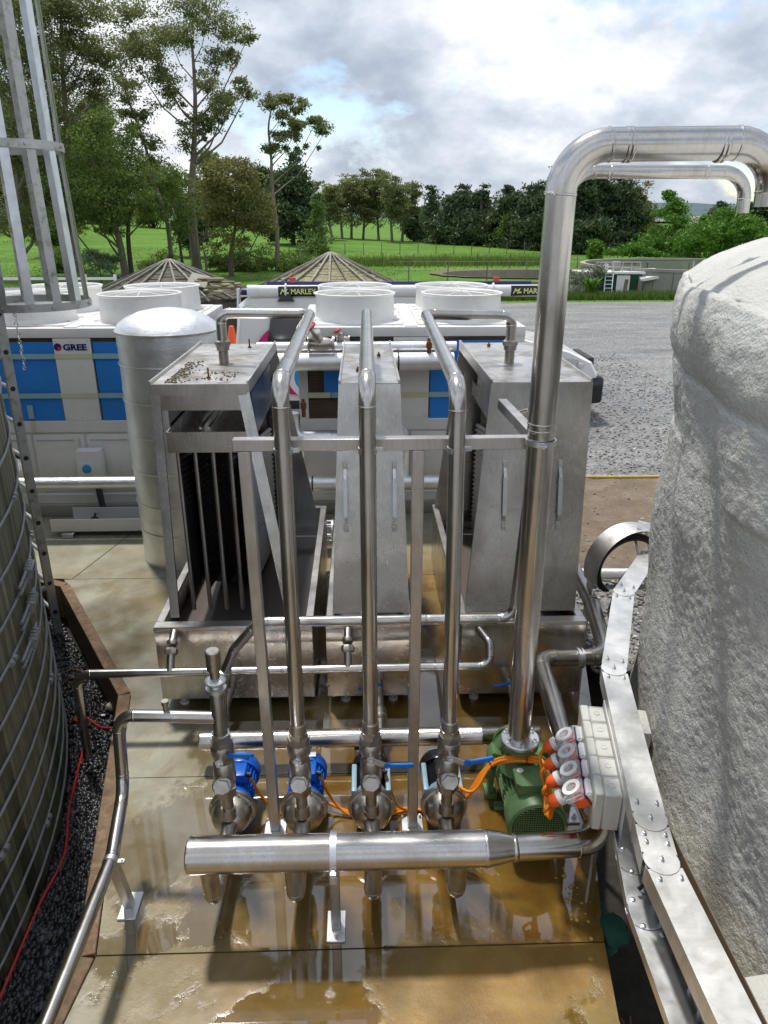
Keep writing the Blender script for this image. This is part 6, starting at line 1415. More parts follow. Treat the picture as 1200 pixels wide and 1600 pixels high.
('gum_tree','third gum of the distant grove, leaning slightly','euc',105.46559129881567,[(-2.46, 0.33), (-2.64, 3.99), (-2.5, 6.63)],0.24,[(-1.79, 6.03, 0.72, 0.79), (-3.05, 6.8, 0.72, 0.79), (-2.43, 3.83, 0.72, 0.79), (-3.74, 5.56, 0.72, 0.79), (-2.19, 6.09, 0.72, 0.79), (-1.97, 7.66, 0.72, 0.79), (-3.55, 5.22, 0.72, 0.79), (-2.53, 5.24, 0.72, 0.79), (-2.81, 5.03, 0.72, 0.79), (-2.39, 7.81, 0.96, 0.65), (-1.56, 4.42, 0.82, 0.66), (-3.96, 6.69, 0.82, 0.66), (-0.92, 4.52, 0.82, 0.66), (-2.33, 5.94, 0.82, 0.66), (-2.73, 4.8, 0.82, 0.66), (-2.82, 5.56, 0.82, 0.66), (-1.86, 5.54, 0.82, 0.66), (-2.61, 5.77, 0.82, 0.66), (-3.43, 4.2, 0.82, 0.66), (-2.16, 6.83, 1.09, 0.54), (-2.4, 3.04, 1.31, 0.99)],0.75),
('gum_tree','fourth gum of the distant grove, low crowned','euc',103.61655863510659,[(-1.24, 0.38), (-1.09, 3.98), (-0.81, 6.12)],0.24,[(-0.01, 6.44, 0.64, 0.73), (-1.79, 6.38, 0.64, 0.73), (-0.39, 5.66, 0.64, 0.73), (-1.43, 6.88, 0.64, 0.73), (0.01, 6.03, 0.64, 0.73), (0.01, 5.64, 0.64, 0.73), (-1.37, 6.63, 0.64, 0.73), (-0.06, 4.86, 0.64, 0.73), (-1.6, 5.6, 0.64, 0.73), (-0.88, 7.32, 0.86, 0.6), (-0.55, 5.93, 0.73, 0.6), (0.38, 5.72, 0.73, 0.6), (-1.37, 3.75, 0.73, 0.6), (0.33, 5.45, 0.73, 0.6), (0.11, 4.35, 0.73, 0.6), (-1.8, 5.25, 0.73, 0.6), (0.28, 5.41, 0.73, 0.6), (-1.15, 5.47, 0.73, 0.6), (-0.9, 5.03, 0.73, 0.6), (-0.64, 6.34, 0.97, 0.49), (-1.06, 3.05, 1.17, 0.97)],0.75),
('gum_tree','fifth gum of the distant grove with pale stems','euc',105.28551144688868,[(0.29, 0.33), (0.58, 3.99), (0.61, 7.39)],0.24,[(2.47, 8.42, 0.75, 0.87), (1.81, 4.57, 0.75, 0.87), (2.12, 6.54, 0.75, 0.87), (0.18, 4.35, 0.75, 0.87), (1.57, 5.16, 0.75, 0.87), (0.81, 5.53, 0.75, 0.87), (0.26, 7.18, 0.75, 0.87), (-0.67, 7.45, 0.75, 0.87), (0.19, 5.86, 0.75, 0.87), (0.79, 8.52, 1.0, 0.72), (-0.17, 4.44, 0.85, 0.74), (1.47, 4.09, 0.85, 0.74), (1.94, 4.01, 0.85, 0.74), (1.19, 4.1, 0.85, 0.74), (2.09, 7.42, 0.85, 0.74), (0.23, 6.83, 0.85, 0.74), (1.09, 5.0, 0.85, 0.74), (2.54, 5.93, 0.85, 0.74), (0.54, 5.19, 0.85, 0.74), (1.03, 7.54, 1.14, 0.61), (0.41, 3.04, 1.36, 0.99)],0.75),
('gum_tree','tallest wide gum of the distant grove on the crest','euc',104.754982448137,[(2.42, 0.34), (2.27, 3.99), (2.69, 7.07)],0.24,[(2.08, 4.84, 0.78, 0.84), (2.57, 7.31, 0.78, 0.84), (1.66, 4.69, 0.78, 0.84), (3.46, 4.8, 0.78, 0.84), (3.21, 4.74, 0.78, 0.84), (2.95, 8.1, 0.78, 0.84), (1.41, 4.5, 0.78, 0.84), (1.65, 7.0, 0.78, 0.84), (2.21, 5.92, 0.78, 0.84), (2.44, 8.21, 1.04, 0.69), (3.65, 5.5, 0.89, 0.7), (0.69, 7.16, 0.89, 0.7), (1.11, 6.72, 0.89, 0.7), (4.76, 6.93, 0.89, 0.7), (1.61, 4.13, 0.89, 0.7), (2.06, 5.39, 0.89, 0.7), (2.12, 6.06, 0.89, 0.7), (2.96, 4.87, 0.89, 0.7), (1.54, 5.89, 0.89, 0.7), (2.69, 7.23, 1.18, 0.58), (2.2, 3.04, 1.42, 0.98)],0.75),
('gum_tree','seventh gum of the distant grove, thin crowned','euc',98.11379521450766,[(3.95, 0.52), (3.7, 3.94), (3.62, 6.54)],0.24,[(3.59, 4.85, 0.67, 0.75), (2.8, 7.26, 0.67, 0.75), (4.14, 6.16, 0.67, 0.75), (3.61, 4.59, 0.67, 0.75), (4.11, 4.52, 0.67, 0.75), (3.51, 5.93, 0.67, 0.75), (4.38, 5.69, 0.67, 0.75), (4.38, 5.98, 0.67, 0.75), (3.18, 5.82, 0.67, 0.75), (3.85, 7.63, 0.89, 0.62), (4.65, 4.96, 0.76, 0.63), (3.81, 6.43, 0.76, 0.63), (5.25, 5.31, 0.76, 0.63), (3.84, 3.67, 0.76, 0.63), (4.73, 3.8, 0.76, 0.63), (3.97, 5.83, 0.76, 0.63), (5.23, 6.27, 0.76, 0.63), (5.11, 4.55, 0.76, 0.63), (4.49, 4.14, 0.76, 0.63), (4.08, 6.71, 1.01, 0.52), (4.16, 3.06, 1.22, 0.92)],0.75),
('gum_tree','rightmost leaning gum of the distant grove','euc',102.07459559133457,[(5.37, 0.41), (5.66, 3.97), (6.05, 5.93)],0.24,[(4.62, 4.98, 0.66, 0.7), (6.66, 6.55, 0.66, 0.7), (4.45, 6.9, 0.66, 0.7), (7.02, 6.71, 0.66, 0.7), (4.33, 6.43, 0.66, 0.7), (5.08, 4.07, 0.66, 0.7), (6.17, 4.06, 0.66, 0.7), (6.73, 4.09, 0.66, 0.7), (6.54, 5.01, 0.66, 0.7), (5.79, 7.12, 0.89, 0.58), (7.07, 6.01, 0.75, 0.57), (6.69, 4.63, 0.75, 0.57), (6.96, 5.8, 0.75, 0.57), (5.17, 3.39, 0.75, 0.57), (6.27, 5.17, 0.75, 0.57), (5.49, 3.7, 0.75, 0.57), (5.18, 5.59, 0.75, 0.57), (6.75, 4.32, 0.75, 0.57), (5.65, 4.97, 0.75, 0.57), (6.05, 6.16, 1.01, 0.47), (5.7, 3.05, 1.21, 0.96)],0.75),
('cypress_tree','small dark rounded conifer at the foot of the distant grove','pine',105,[(7.16, 0.01), (7.12, 2.41)],0.25,[(6.58, 1.04, 0.75, 0.82), (7.81, 1.29, 0.75, 0.82), (7.82, 1.98, 0.75, 0.82), (7.03, 2.41, 0.75, 0.82), (6.64, 3.01, 0.75, 0.82), (6.62, 2.76, 0.75, 0.82), (6.06, 1.69, 0.75, 0.82), (7.42, 2.16, 0.75, 0.82), (7.94, 1.09, 0.75, 0.82), (7.02, 3.29, 0.56, 0.58)],1.2),
('willow_tree','yellow green willow between grove and pines','light',125,[(10.66, 0.17), (10.59, 3.2)],0.25,[(11.25, 3.06, 0.94, 1.08), (9.09, 1.78, 0.94, 1.08), (10.64, 1.43, 0.94, 1.08), (10.71, 0.94, 0.94, 1.08), (10.03, 1.5, 0.94, 1.08), (9.72, 4.11, 0.94, 1.08), (9.97, 0.79, 0.94, 1.08), (9.1, 1.42, 0.94, 1.08), (9.61, 2.86, 0.94, 1.08), (10.26, 4.28, 0.7, 0.76)],1.0),
('pine_tree','lone thin pine standing above the yellow green willow','pine',120,[(10.92, 0.11), (10.92, 4.1), (10.86, 6.59)],0.2,[(10.64, 6.53, 0.56, 1.27), (10.84, 5.36, 1.01, 1.27), (10.86, 4.18, 1.48, 1.27), (11.08, 3.0, 1.56, 1.27)],0.9),
('pine_tree','leftmost tall dark pine of the row on the crest','pine',96,[(12.01, -0.46), (11.87, 3.2), (11.77, 5.92)],0.4,[(12.24, 5.97, 0.66, 1.32), (11.91, 4.87, 1.55, 1.32), (10.93, 4.58, 0.72, 0.6), (12.69, 5.01, 0.72, 0.6), (12.18, 3.76, 2.34, 1.32), (10.52, 3.47, 1.09, 0.6), (13.19, 3.9, 1.09, 0.6), (11.95, 2.64, 3.52, 1.32), (9.87, 2.35, 1.64, 0.6), (13.92, 2.79, 1.64, 0.6), (12.15, 1.51, 3.42, 1.32), (9.96, 1.22, 1.59, 0.6), (13.91, 1.66, 1.59, 0.6), (11.88, 0.37, 3.86, 1.32), (9.74, 0.08, 1.8, 0.6), (14.22, 0.52, 1.8, 0.6)],1.25),
('pine_tree','second dark pine in the row on the crest','pine',92,[(14.25, -0.46), (14.07, 3.2), (13.96, 5.53)],0.4,[(14.34, 5.59, 0.71, 1.24), (13.78, 4.56, 1.34, 1.24), (14.24, 3.52, 1.86, 1.24), (12.99, 3.24, 0.87, 0.56), (15.12, 3.66, 0.87, 0.56), (14.49, 2.47, 2.91, 1.24), (12.44, 2.19, 1.36, 0.56), (15.79, 2.61, 1.36, 0.56), (13.94, 1.41, 3.34, 1.24), (12.23, 1.13, 1.56, 0.56), (16.1, 1.55, 1.56, 0.56), (14.01, 0.34, 2.66, 1.24), (12.67, 0.06, 1.24, 0.56), (15.76, 0.48, 1.24, 0.56)],1.25),
('pine_tree','dark pine above the pale green willow','pine',88,[(16.75, -0.03), (16.54, 3.2), (16.39, 5.69)],0.4,[(16.55, 5.75, 0.56, 1.18), (16.76, 4.76, 1.45, 1.18), (15.63, 4.5, 0.68, 0.53), (17.27, 4.89, 0.68, 0.53), (16.8, 3.77, 1.79, 1.18), (15.49, 3.5, 0.84, 0.53), (17.54, 3.9, 0.84, 0.53), (16.51, 2.77, 2.46, 1.18), (15.16, 2.5, 1.15, 0.53), (17.99, 2.9, 1.15, 0.53), (16.3, 1.75, 3.07, 1.18), (14.86, 1.49, 1.43, 0.53), (18.41, 1.89, 1.43, 0.53), (16.97, 0.73, 2.45, 1.18), (15.28, 0.46, 1.14, 0.53), (18.13, 0.87, 1.14, 0.53)],1.25),
('pine_tree','dark pine just left of the tall dark one by riser','pine',84,[(18.59, -0.28), (18.33, 3.2), (18.13, 5.83)],0.4,[(18.02, 5.84, 0.56, 1.08), (18.33, 4.97, 1.16, 1.08), (18.14, 4.09, 1.38, 1.08), (17.48, 3.84, 0.64, 0.49), (19.05, 4.22, 0.64, 0.49), (18.32, 3.2, 2.14, 1.08), (17.11, 2.95, 1.0, 0.49), (19.56, 3.33, 1.0, 0.49), (18.46, 2.31, 2.45, 1.08), (16.99, 2.05, 1.14, 0.49), (19.81, 2.43, 1.14, 0.49), (18.38, 1.4, 3.14, 1.08), (16.65, 1.15, 1.47, 0.49), (20.29, 1.53, 1.47, 0.49), (18.24, 0.49, 2.76, 1.08), (16.93, 0.23, 1.29, 0.49), (20.14, 0.62, 1.29, 0.49)],1.25),
('pine_tree','tall dark pine directly left of the thick riser','pine',80,[(20.0, -0.49), (19.68, 3.2), (19.34, 7.11)],0.4,[(19.47, 7.02, 0.53, 1.05), (19.7, 6.21, 0.82, 1.05), (19.2, 5.39, 1.51, 1.05), (18.64, 5.16, 0.71, 0.47), (20.35, 5.51, 0.71, 0.47), (19.47, 4.57, 1.96, 1.05), (18.45, 4.33, 0.92, 0.47), (20.68, 4.69, 0.92, 0.47), (19.82, 3.74, 2.28, 1.05), (18.33, 3.5, 1.06, 0.47), (20.94, 3.86, 1.06, 0.47), (19.84, 2.91, 2.29, 1.05), (18.39, 2.67, 1.07, 0.47), (21.03, 3.03, 1.07, 0.47), (20.0, 2.06, 2.72, 1.05), (18.21, 1.82, 1.27, 0.47), (21.36, 2.19, 1.27, 0.47), (20.04, 1.22, 2.38, 1.05), (18.48, 0.97, 1.11, 0.47), (21.24, 1.34, 1.11, 0.47), (20.05, 0.36, 3.0, 1.05), (18.18, 0.11, 1.4, 0.47), (21.68, 0.48, 1.4, 0.47)],1.25),
('willow_tree','pale yellow green tree in front of the pine row','light',86,[(16.95, -0.22), (16.74, 1.9)],0.2,[(16.28, 1.75, 1.0, 0.82), (15.85, 1.6, 1.0, 0.82), (16.48, 2.84, 1.0, 0.82), (16.17, 1.89, 1.0, 0.82), (15.96, 2.57, 1.0, 0.82), (17.6, 0.35, 1.0, 0.82), (16.48, 2.07, 1.0, 0.82), (17.39, 1.87, 1.0, 0.82), (16.21, 0.52, 1.0, 0.82), (16.73, 3.12, 0.75, 0.58)],1.0),
('pine_tree','dark pine half hidden by the thick riser, right side','pine',74,[(21.12, -0.45), (20.75, 3.2), (20.4, 6.71)],0.35,[(20.43, 6.72, 0.49, 0.92), (20.44, 6.02, 0.79, 0.92), (20.34, 5.32, 0.96, 0.92), (20.74, 4.61, 1.11, 0.92), (19.99, 4.39, 0.52, 0.41), (21.24, 4.72, 0.52, 0.41), (20.71, 3.9, 1.72, 0.92), (19.71, 3.67, 0.8, 0.41), (21.67, 4.01, 0.8, 0.41), (20.67, 3.18, 2.01, 0.92), (19.6, 2.95, 0.94, 0.41), (21.91, 3.29, 0.94, 0.41), (20.75, 2.45, 1.97, 0.92), (19.7, 2.23, 0.92, 0.41), (21.96, 2.56, 0.92, 0.41), (20.62, 1.72, 2.41, 0.92), (19.51, 1.5, 1.12, 0.41), (22.3, 1.83, 1.12, 0.41), (20.82, 0.99, 2.14, 0.92), (19.73, 0.76, 1.0, 0.41), (22.22, 1.1, 1.0, 0.41), (20.96, 0.24, 2.33, 0.92), (19.69, 0.01, 1.09, 0.41), (22.42, 0.36, 1.09, 0.41)],1.25),
('pine_tree','tallest pine right of the thick riser','pine',76,[(23.6, -0.55), (23.18, 3.2), (22.75, 7.14)],0.35,[(22.68, 7.12, 0.51, 0.98), (23.02, 6.38, 0.87, 0.98), (23.16, 5.63, 1.12, 0.98), (22.3, 5.4, 0.52, 0.44), (23.55, 5.74, 0.52, 0.44), (22.84, 4.87, 1.3, 0.98), (22.27, 4.64, 0.61, 0.44), (23.74, 4.98, 0.61, 0.44), (22.82, 4.1, 1.57, 0.98), (22.2, 3.87, 0.73, 0.44), (23.98, 4.22, 0.73, 0.44), (23.33, 3.33, 2.34, 0.98), (21.83, 3.1, 1.09, 0.44), (24.52, 3.45, 1.09, 0.44), (23.04, 2.55, 2.19, 0.98), (22.0, 2.32, 1.02, 0.44), (24.52, 2.67, 1.02, 0.44), (23.51, 1.77, 2.39, 0.98), (21.96, 1.54, 1.11, 0.44), (24.73, 1.89, 1.11, 0.44), (23.6, 0.98, 2.72, 0.98), (21.85, 0.75, 1.27, 0.44), (25.02, 1.1, 1.27, 0.44), (23.26, 0.18, 2.54, 0.98), (22.04, -0.05, 1.18, 0.44), (25.0, 0.3, 1.18, 0.44)],1.25),
('pine_tree','dense pine in middle of the clump right of the riser','pine',78,[(26.18, -0.65), (25.72, 3.2), (25.3, 6.68)],0.35,[(25.08, 6.7, 0.54, 1.04), (25.44, 5.89, 0.93, 1.04), (25.31, 5.08, 1.16, 1.04), (24.85, 4.85, 0.54, 0.47), (26.15, 5.2, 0.54, 0.47), (25.25, 4.26, 1.82, 1.04), (24.56, 4.03, 0.85, 0.47), (26.63, 4.38, 0.85, 0.47), (25.97, 3.44, 2.24, 1.04), (24.41, 3.2, 1.05, 0.47), (26.98, 3.56, 1.05, 0.47), (25.7, 2.6, 2.77, 1.04), (24.19, 2.37, 1.29, 0.47), (27.39, 2.72, 1.29, 0.47), (25.95, 1.77, 2.57, 1.04), (24.41, 1.53, 1.2, 0.47), (27.39, 1.89, 1.2, 0.47), (26.34, 0.92, 2.64, 1.04), (24.46, 0.68, 1.23, 0.47), (27.53, 1.04, 1.23, 0.47), (25.95, 0.07, 2.68, 1.04), (24.53, -0.18, 1.25, 0.47), (27.67, 0.18, 1.25, 0.47)],1.25),
('pine_tree','rightmost pine of that clump with grey branches','olive',80,[(29.0, -0.75), (28.48, 3.2), (28.16, 5.71)],0.35,[(28.13, 5.8, 0.57, 1.03), (28.4, 4.98, 0.93, 1.03), (28.54, 4.15, 1.06, 1.03), (28.46, 3.32, 1.76, 1.03), (27.47, 3.08, 0.82, 0.46), (29.48, 3.44, 0.82, 0.46), (28.55, 2.48, 2.07, 1.03), (27.39, 2.23, 0.97, 0.46), (29.78, 2.6, 0.97, 0.46), (28.71, 1.63, 2.07, 1.03), (27.5, 1.39, 0.97, 0.46), (29.89, 1.75, 0.97, 0.46), (28.8, 0.78, 1.95, 1.03), (27.68, 0.53, 0.91, 0.46), (29.93, 0.9, 0.91, 0.46), (28.88, -0.09, 2.43, 1.03), (27.5, -0.34, 1.13, 0.46), (30.34, 0.04, 1.13, 0.46)],1.25),
('maple_tree','bright green conical tree beyond the concrete tank','bright',58,[(23.57, -0.4), (23.17, 2.32)],0.25,[(22.73, 4.71, 0.25, 0.44), (22.87, 4.11, 0.52, 0.44), (23.0, 3.5, 0.79, 0.44), (22.85, 2.89, 1.06, 0.44), (23.23, 2.27, 1.32, 0.44), (23.25, 1.65, 1.59, 0.44), (22.91, 1.03, 1.86, 0.44), (23.23, 0.4, 2.12, 0.44), (22.34, 1.42, 1.42, 0.87), (24.2, 1.87, 1.31, 0.87), (23.36, 3.64, 0.98, 0.76)],1.3),
('maple_tree','bright yellow green spreading tree above the foam tank','bright',52,[(24.73, -0.45), (24.38, 1.6)],0.25,[(24.33, 1.67, 0.98, 0.66), (22.63, 2.29, 0.98, 0.66), (23.71, 0.97, 0.98, 0.66), (23.94, 2.42, 0.98, 0.66), (24.89, 2.74, 0.98, 0.66), (25.39, 2.46, 0.98, 0.66), (24.03, 2.72, 0.98, 0.66), (24.58, 3.1, 0.98, 0.66), (24.81, 2.62, 0.98, 0.66), (24.01, 3.22, 0.73, 0.47), (23.07, 1.6, 1.27, 0.78), (25.5, 2.61, 0.98, 0.59)],1.3),
('pine_tree','low dark tree left of the pair beyond the foam tank','pine',84,[(39.61, -0.7), (38.82, 3.84)],0.3,[(38.91, 3.52, 0.79, 0.97), (39.34, 2.07, 0.79, 0.97), (39.68, 1.93, 0.79, 0.97), (39.77, 1.25, 0.79, 0.97), (38.57, 3.52, 0.79, 0.97), (38.26, 1.64, 0.79, 0.97), (38.98, 1.17, 0.79, 0.97), (38.93, 3.41, 0.79, 0.97), (39.89, 0.78, 0.79, 0.97), (38.78, 4.05, 0.59, 0.68)],1.2),
('pine_tree','dark spreading tree above the foam tank top','pine',84,[(42.45, -0.7), (41.53, 4.22)],0.3,[(41.46, 3.62, 0.95, 1.05), (41.24, 1.49, 0.95, 1.05), (41.14, 3.01, 0.95, 1.05), (42.58, 2.48, 0.95, 1.05), (41.84, 3.2, 0.95, 1.05), (41.21, 2.29, 0.95, 1.05), (42.16, 1.73, 0.95, 1.05), (41.4, 2.05, 0.95, 1.05), (42.39, 2.39, 0.95, 1.05), (41.5, 4.39, 0.71, 0.74)],1.2),
('pine_tree','dark tree at the right picture edge beyond the foam tank','pine',84,[(44.94, -0.7), (43.81, 4.98)],0.3,[(45.05, 1.54, 0.95, 1.21), (44.47, 2.76, 0.95, 1.21), (43.35, 2.43, 0.95, 1.21), (44.03, 3.35, 0.95, 1.21), (43.56, 2.09, 0.95, 1.21), (45.85, 2.52, 0.95, 1.21), (44.45, 2.22, 0.95, 1.21), (43.62, 2.74, 0.95, 1.21), (43.38, 3.77, 0.95, 1.21), (43.8, 5.05, 0.71, 0.85)],1.2),
('shelter_tree','dark shelter tree at left picture edge','pine',116,[(-54.23, 1.13), (-53.49, 4.91), (-50.63, 19.39)],0.3,[(-51.72, 10.53, 2.61, 4.37), (-51.71, 15.4, 2.61, 4.37), (-50.59, 16.42, 2.61, 4.37), (-49.82, 13.32, 2.61, 4.37), (-52.89, 7.91, 2.61, 4.37), (-49.89, 16.88, 2.61, 4.37), (-53.21, 9.84, 2.61, 4.37), (-52.5, 18.03, 2.61, 4.37), (-52.3, 11.93, 2.61, 4.37), (-50.75, 18.75, 1.96, 3.09), (-51.36, 9.59, 2.61, 3.33), (-52.31, 8.96, 2.61, 3.33), (-49.69, 8.39, 2.61, 3.33), (-50.75, 11.37, 2.61, 3.33), (-49.62, 10.55, 2.61, 3.33), (-50.27, 14.88, 2.61, 3.33), (-51.73, 10.29, 2.61, 3.33), (-54.4, 5.74, 2.61, 3.33), (-51.26, 10.45, 2.61, 3.33), (-51.42, 15.39, 1.96, 2.35)],1.2),
('shelter_tree','dark shelter tree behind the cage straps','mid',120,[(-48.5, 1.05), (-47.83, 4.97), (-46.36, 13.5)],0.3,[(-48.97, 4.03, 2.48, 2.99), (-45.73, 6.51, 2.48, 2.99), (-49.46, 4.95, 2.48, 2.99), (-45.59, 9.54, 2.48, 2.99), (-46.68, 12.89, 2.48, 2.99), (-45.19, 11.83, 2.48, 2.99), (-44.9, 10.03, 2.48, 2.99), (-49.02, 7.36, 2.48, 2.99), (-46.13, 12.04, 2.48, 2.99), (-46.34, 13.61, 1.86, 2.11), (-47.96, 5.36, 2.48, 1.92), (-47.66, 9.21, 2.48, 1.92), (-47.78, 8.69, 2.48, 1.92), (-49.07, 6.61, 2.48, 1.92), (-47.59, 7.2, 2.48, 1.92), (-50.96, 6.12, 2.48, 1.92), (-47.91, 7.63, 2.48, 1.92), (-47.76, 3.67, 2.48, 1.92), (-49.39, 9.1, 2.48, 1.92), (-46.97, 9.98, 1.86, 1.35)],1.2),
('shelter_tree','tall shelter tree behind the leaning bushy gums','mid',124,[(-41.25, 0.98), (-40.67, 5.03), (-38.67, 18.92)],0.3,[(-37.75, 14.87, 2.1, 4.28), (-37.02, 15.11, 2.1, 4.28), (-41.3, 7.63, 2.1, 4.28), (-38.16, 9.46, 2.1, 4.28), (-38.64, 12.09, 2.1, 4.28), (-40.58, 12.43, 2.1, 4.28), (-37.83, 8.62, 2.1, 4.28), (-39.93, 9.86, 2.1, 4.28), (-38.9, 6.67, 2.1, 4.28), (-38.74, 18.43, 1.57, 3.02), (-40.28, 9.81, 2.1, 3.17), (-40.37, 4.18, 2.1, 3.17), (-40.13, 5.51, 2.1, 3.17), (-42.91, 7.19, 2.1, 3.17), (-41.9, 12.38, 2.1, 3.17), (-41.34, 10.02, 2.1, 3.17), (-39.81, 8.15, 2.1, 3.17), (-39.29, 11.11, 2.1, 3.17), (-36.93, 8.72, 2.1, 3.17), (-39.26, 14.79, 1.57, 2.24)],1.2),
('shelter_tree','low shelter tree left of the slim leaning gum','pine',128,[(-40.54, 0.91), (-39.97, 5.09), (-39.45, 8.8)],0.3,[(-39.32, 3.13, 1.92, 1.96), (-38.18, 5.02, 1.92, 1.96), (-39.75, 3.13, 1.92, 1.96), (-41.38, 8.01, 1.92, 1.96), (-39.18, 9.35, 1.92, 1.96), (-41.46, 4.02, 1.92, 1.96), (-40.82, 5.83, 1.92, 1.96), (-38.31, 8.46, 1.92, 1.96), (-39.07, 7.63, 1.92, 1.96), (-39.35, 9.58, 1.44, 1.38), (-42.09, 4.39, 1.92, 0.82), (-40.16, 4.54, 1.92, 0.82), (-41.42, 3.33, 1.92, 0.82), (-38.1, 3.69, 1.92, 0.82), (-40.16, 5.08, 1.92, 0.82), (-41.4, 5.04, 1.92, 0.82), (-39.8, 3.32, 1.92, 0.82), (-38.31, 4.18, 1.92, 0.82), (-40.93, 3.97, 1.92, 0.82), (-39.9, 5.58, 1.44, 0.58)],1.2),
('shelter_tree','dim shelter tree behind the slim leaning gum','mid',116,[(-30.25, 1.12), (-29.82, 4.92), (-29.33, 9.12)],0.3,[(-29.61, 5.0, 1.53, 1.96), (-27.64, 7.58, 1.53, 1.96), (-27.69, 8.74, 1.53, 1.96), (-31.18, 8.46, 1.53, 1.96), (-31.12, 6.84, 1.53, 1.96), (-27.36, 7.4, 1.53, 1.96), (-27.97, 7.1, 1.53, 1.96), (-29.18, 8.49, 1.53, 1.96), (-27.32, 6.43, 1.53, 1.96), (-29.26, 9.72, 1.14, 1.39), (-30.66, 2.97, 1.53, 0.93), (-29.62, 4.03, 1.53, 0.93), (-30.0, 5.36, 1.53, 0.93), (-31.78, 4.65, 1.53, 0.93), (-27.86, 4.14, 1.53, 0.93), (-30.25, 3.43, 1.53, 0.93), (-31.18, 3.33, 1.53, 0.93), (-29.8, 5.36, 1.53, 0.93), (-28.86, 3.95, 1.53, 0.93), (-29.68, 6.11, 1.14, 0.65)],1.2),
('shelter_tree','dim shelter tree behind the tallest gum, right side','mid',120,[(-22.64, 1.04), (-22.3, 4.98), (-21.85, 10.19)],0.3,[(-22.69, 6.34, 1.35, 2.22), (-21.29, 4.13, 1.35, 2.22), (-22.47, 10.48, 1.35, 2.22), (-20.09, 7.38, 1.35, 2.22), (-22.83, 5.8, 1.35, 2.22), (-22.9, 4.47, 1.35, 2.22), (-23.66, 7.36, 1.35, 2.22), (-23.65, 4.14, 1.35, 2.22), (-22.68, 4.34, 1.35, 2.22), (-21.8, 10.71, 1.01, 1.57), (-20.73, 6.16, 1.35, 1.15), (-22.69, 4.03, 1.35, 1.15), (-22.21, 5.17, 1.35, 1.15), (-21.32, 3.9, 1.35, 1.15), (-23.14, 5.16, 1.35, 1.15), (-21.39, 4.7, 1.35, 1.15), (-22.0, 6.34, 1.35, 1.15), (-20.37, 5.22, 1.35, 1.15), (-21.89, 5.03, 1.35, 1.15), (-22.12, 6.98, 1.01, 0.81)],1.2),
('shelter_tree','dim shelter tree right of the round olive tree','pine',124,[(-16.41, 0.97), (-16.15, 5.04), (-15.91, 8.66)],0.3,[(-16.0, 5.79, 1.4, 1.9), (-17.32, 5.34, 1.4, 1.9), (-14.55, 5.36, 1.4, 1.9), (-15.1, 5.11, 1.4, 1.9), (-16.23, 3.14, 1.4, 1.9), (-17.13, 5.3, 1.4, 1.9), (-14.7, 5.54, 1.4, 1.9), (-17.23, 8.07, 1.4, 1.9), (-14.27, 7.69, 1.4, 1.9), (-15.87, 9.41, 1.05, 1.34), (-16.22, 3.61, 1.4, 0.79), (-16.03, 5.36, 1.4, 0.79), (-18.25, 4.19, 1.4, 0.79), (-17.32, 4.36, 1.4, 0.79), (-16.07, 3.97, 1.4, 0.79), (-17.47, 5.16, 1.4, 0.79), (-14.89, 4.66, 1.4, 0.79), (-17.23, 5.28, 1.4, 0.79), (-15.46, 5.12, 1.4, 0.79), (-16.12, 5.52, 1.05, 0.56)],1.2),
('shelter_tree','dark shelter tree behind the slender gum','mid',128,[(-13.84, 0.89), (-13.61, 5.1), (-13.46, 7.91)],0.3,[(-14.84, 4.62, 1.2, 1.76), (-13.24, 4.61, 1.2, 1.76), (-14.2, 8.54, 1.2, 1.76), (-14.72, 6.33, 1.2, 1.76), (-14.45, 4.09, 1.2, 1.76), (-13.05, 7.71, 1.2, 1.76), (-12.82, 6.07, 1.2, 1.76), (-14.24, 3.71, 1.2, 1.76), (-15.18, 4.26, 1.2, 1.76), (-13.41, 8.81, 0.9, 1.24), (-12.76, 4.61, 1.2, 0.61), (-13.94, 3.8, 1.2, 0.61), (-14.96, 4.04, 1.2, 0.61), (-14.72, 3.63, 1.2, 0.61), (-14.1, 4.68, 1.2, 0.61), (-12.44, 3.15, 1.2, 0.61), (-14.68, 3.12, 1.2, 0.61), (-12.14, 4.33, 1.2, 0.61), (-14.2, 4.06, 1.2, 0.61), (-13.63, 4.76, 0.9, 0.43)],1.2),
('shelter_tree','low dark shelter tree under the tall cage side gum','mid',66,[(-25.4, 0.21), (-24.75, 4.17), (-24.91, 3.2)],0.3,[(-24.31, 2.84, 1.12, 0.68), (-26.35, 1.84, 1.12, 0.68), (-25.48, 2.01, 1.12, 0.68), (-23.31, 2.96, 1.12, 0.68), (-25.59, 1.89, 1.12, 0.68), (-25.21, 2.15, 1.12, 0.68), (-25.21, 1.38, 1.12, 0.68), (-24.3, 2.31, 1.12, 0.68), (-24.91, 2.26, 1.12, 0.68), (-24.82, 3.8, 0.84, 0.48), (-26.6, 2.17, 1.12, -0.21), (-24.37, 1.96, 1.12, -0.21), (-25.02, 2.19, 1.12, -0.21), (-25.36, 2.58, 1.12, -0.21), (-24.22, 2.3, 1.12, -0.21), (-25.99, 2.24, 1.12, -0.21), (-25.45, 2.19, 1.12, -0.21), (-24.86, 2.58, 1.12, -0.21), (-23.98, 2.5, 1.12, -0.21), (-25.13, 1.84, 0.84, -0.15)],1.2),
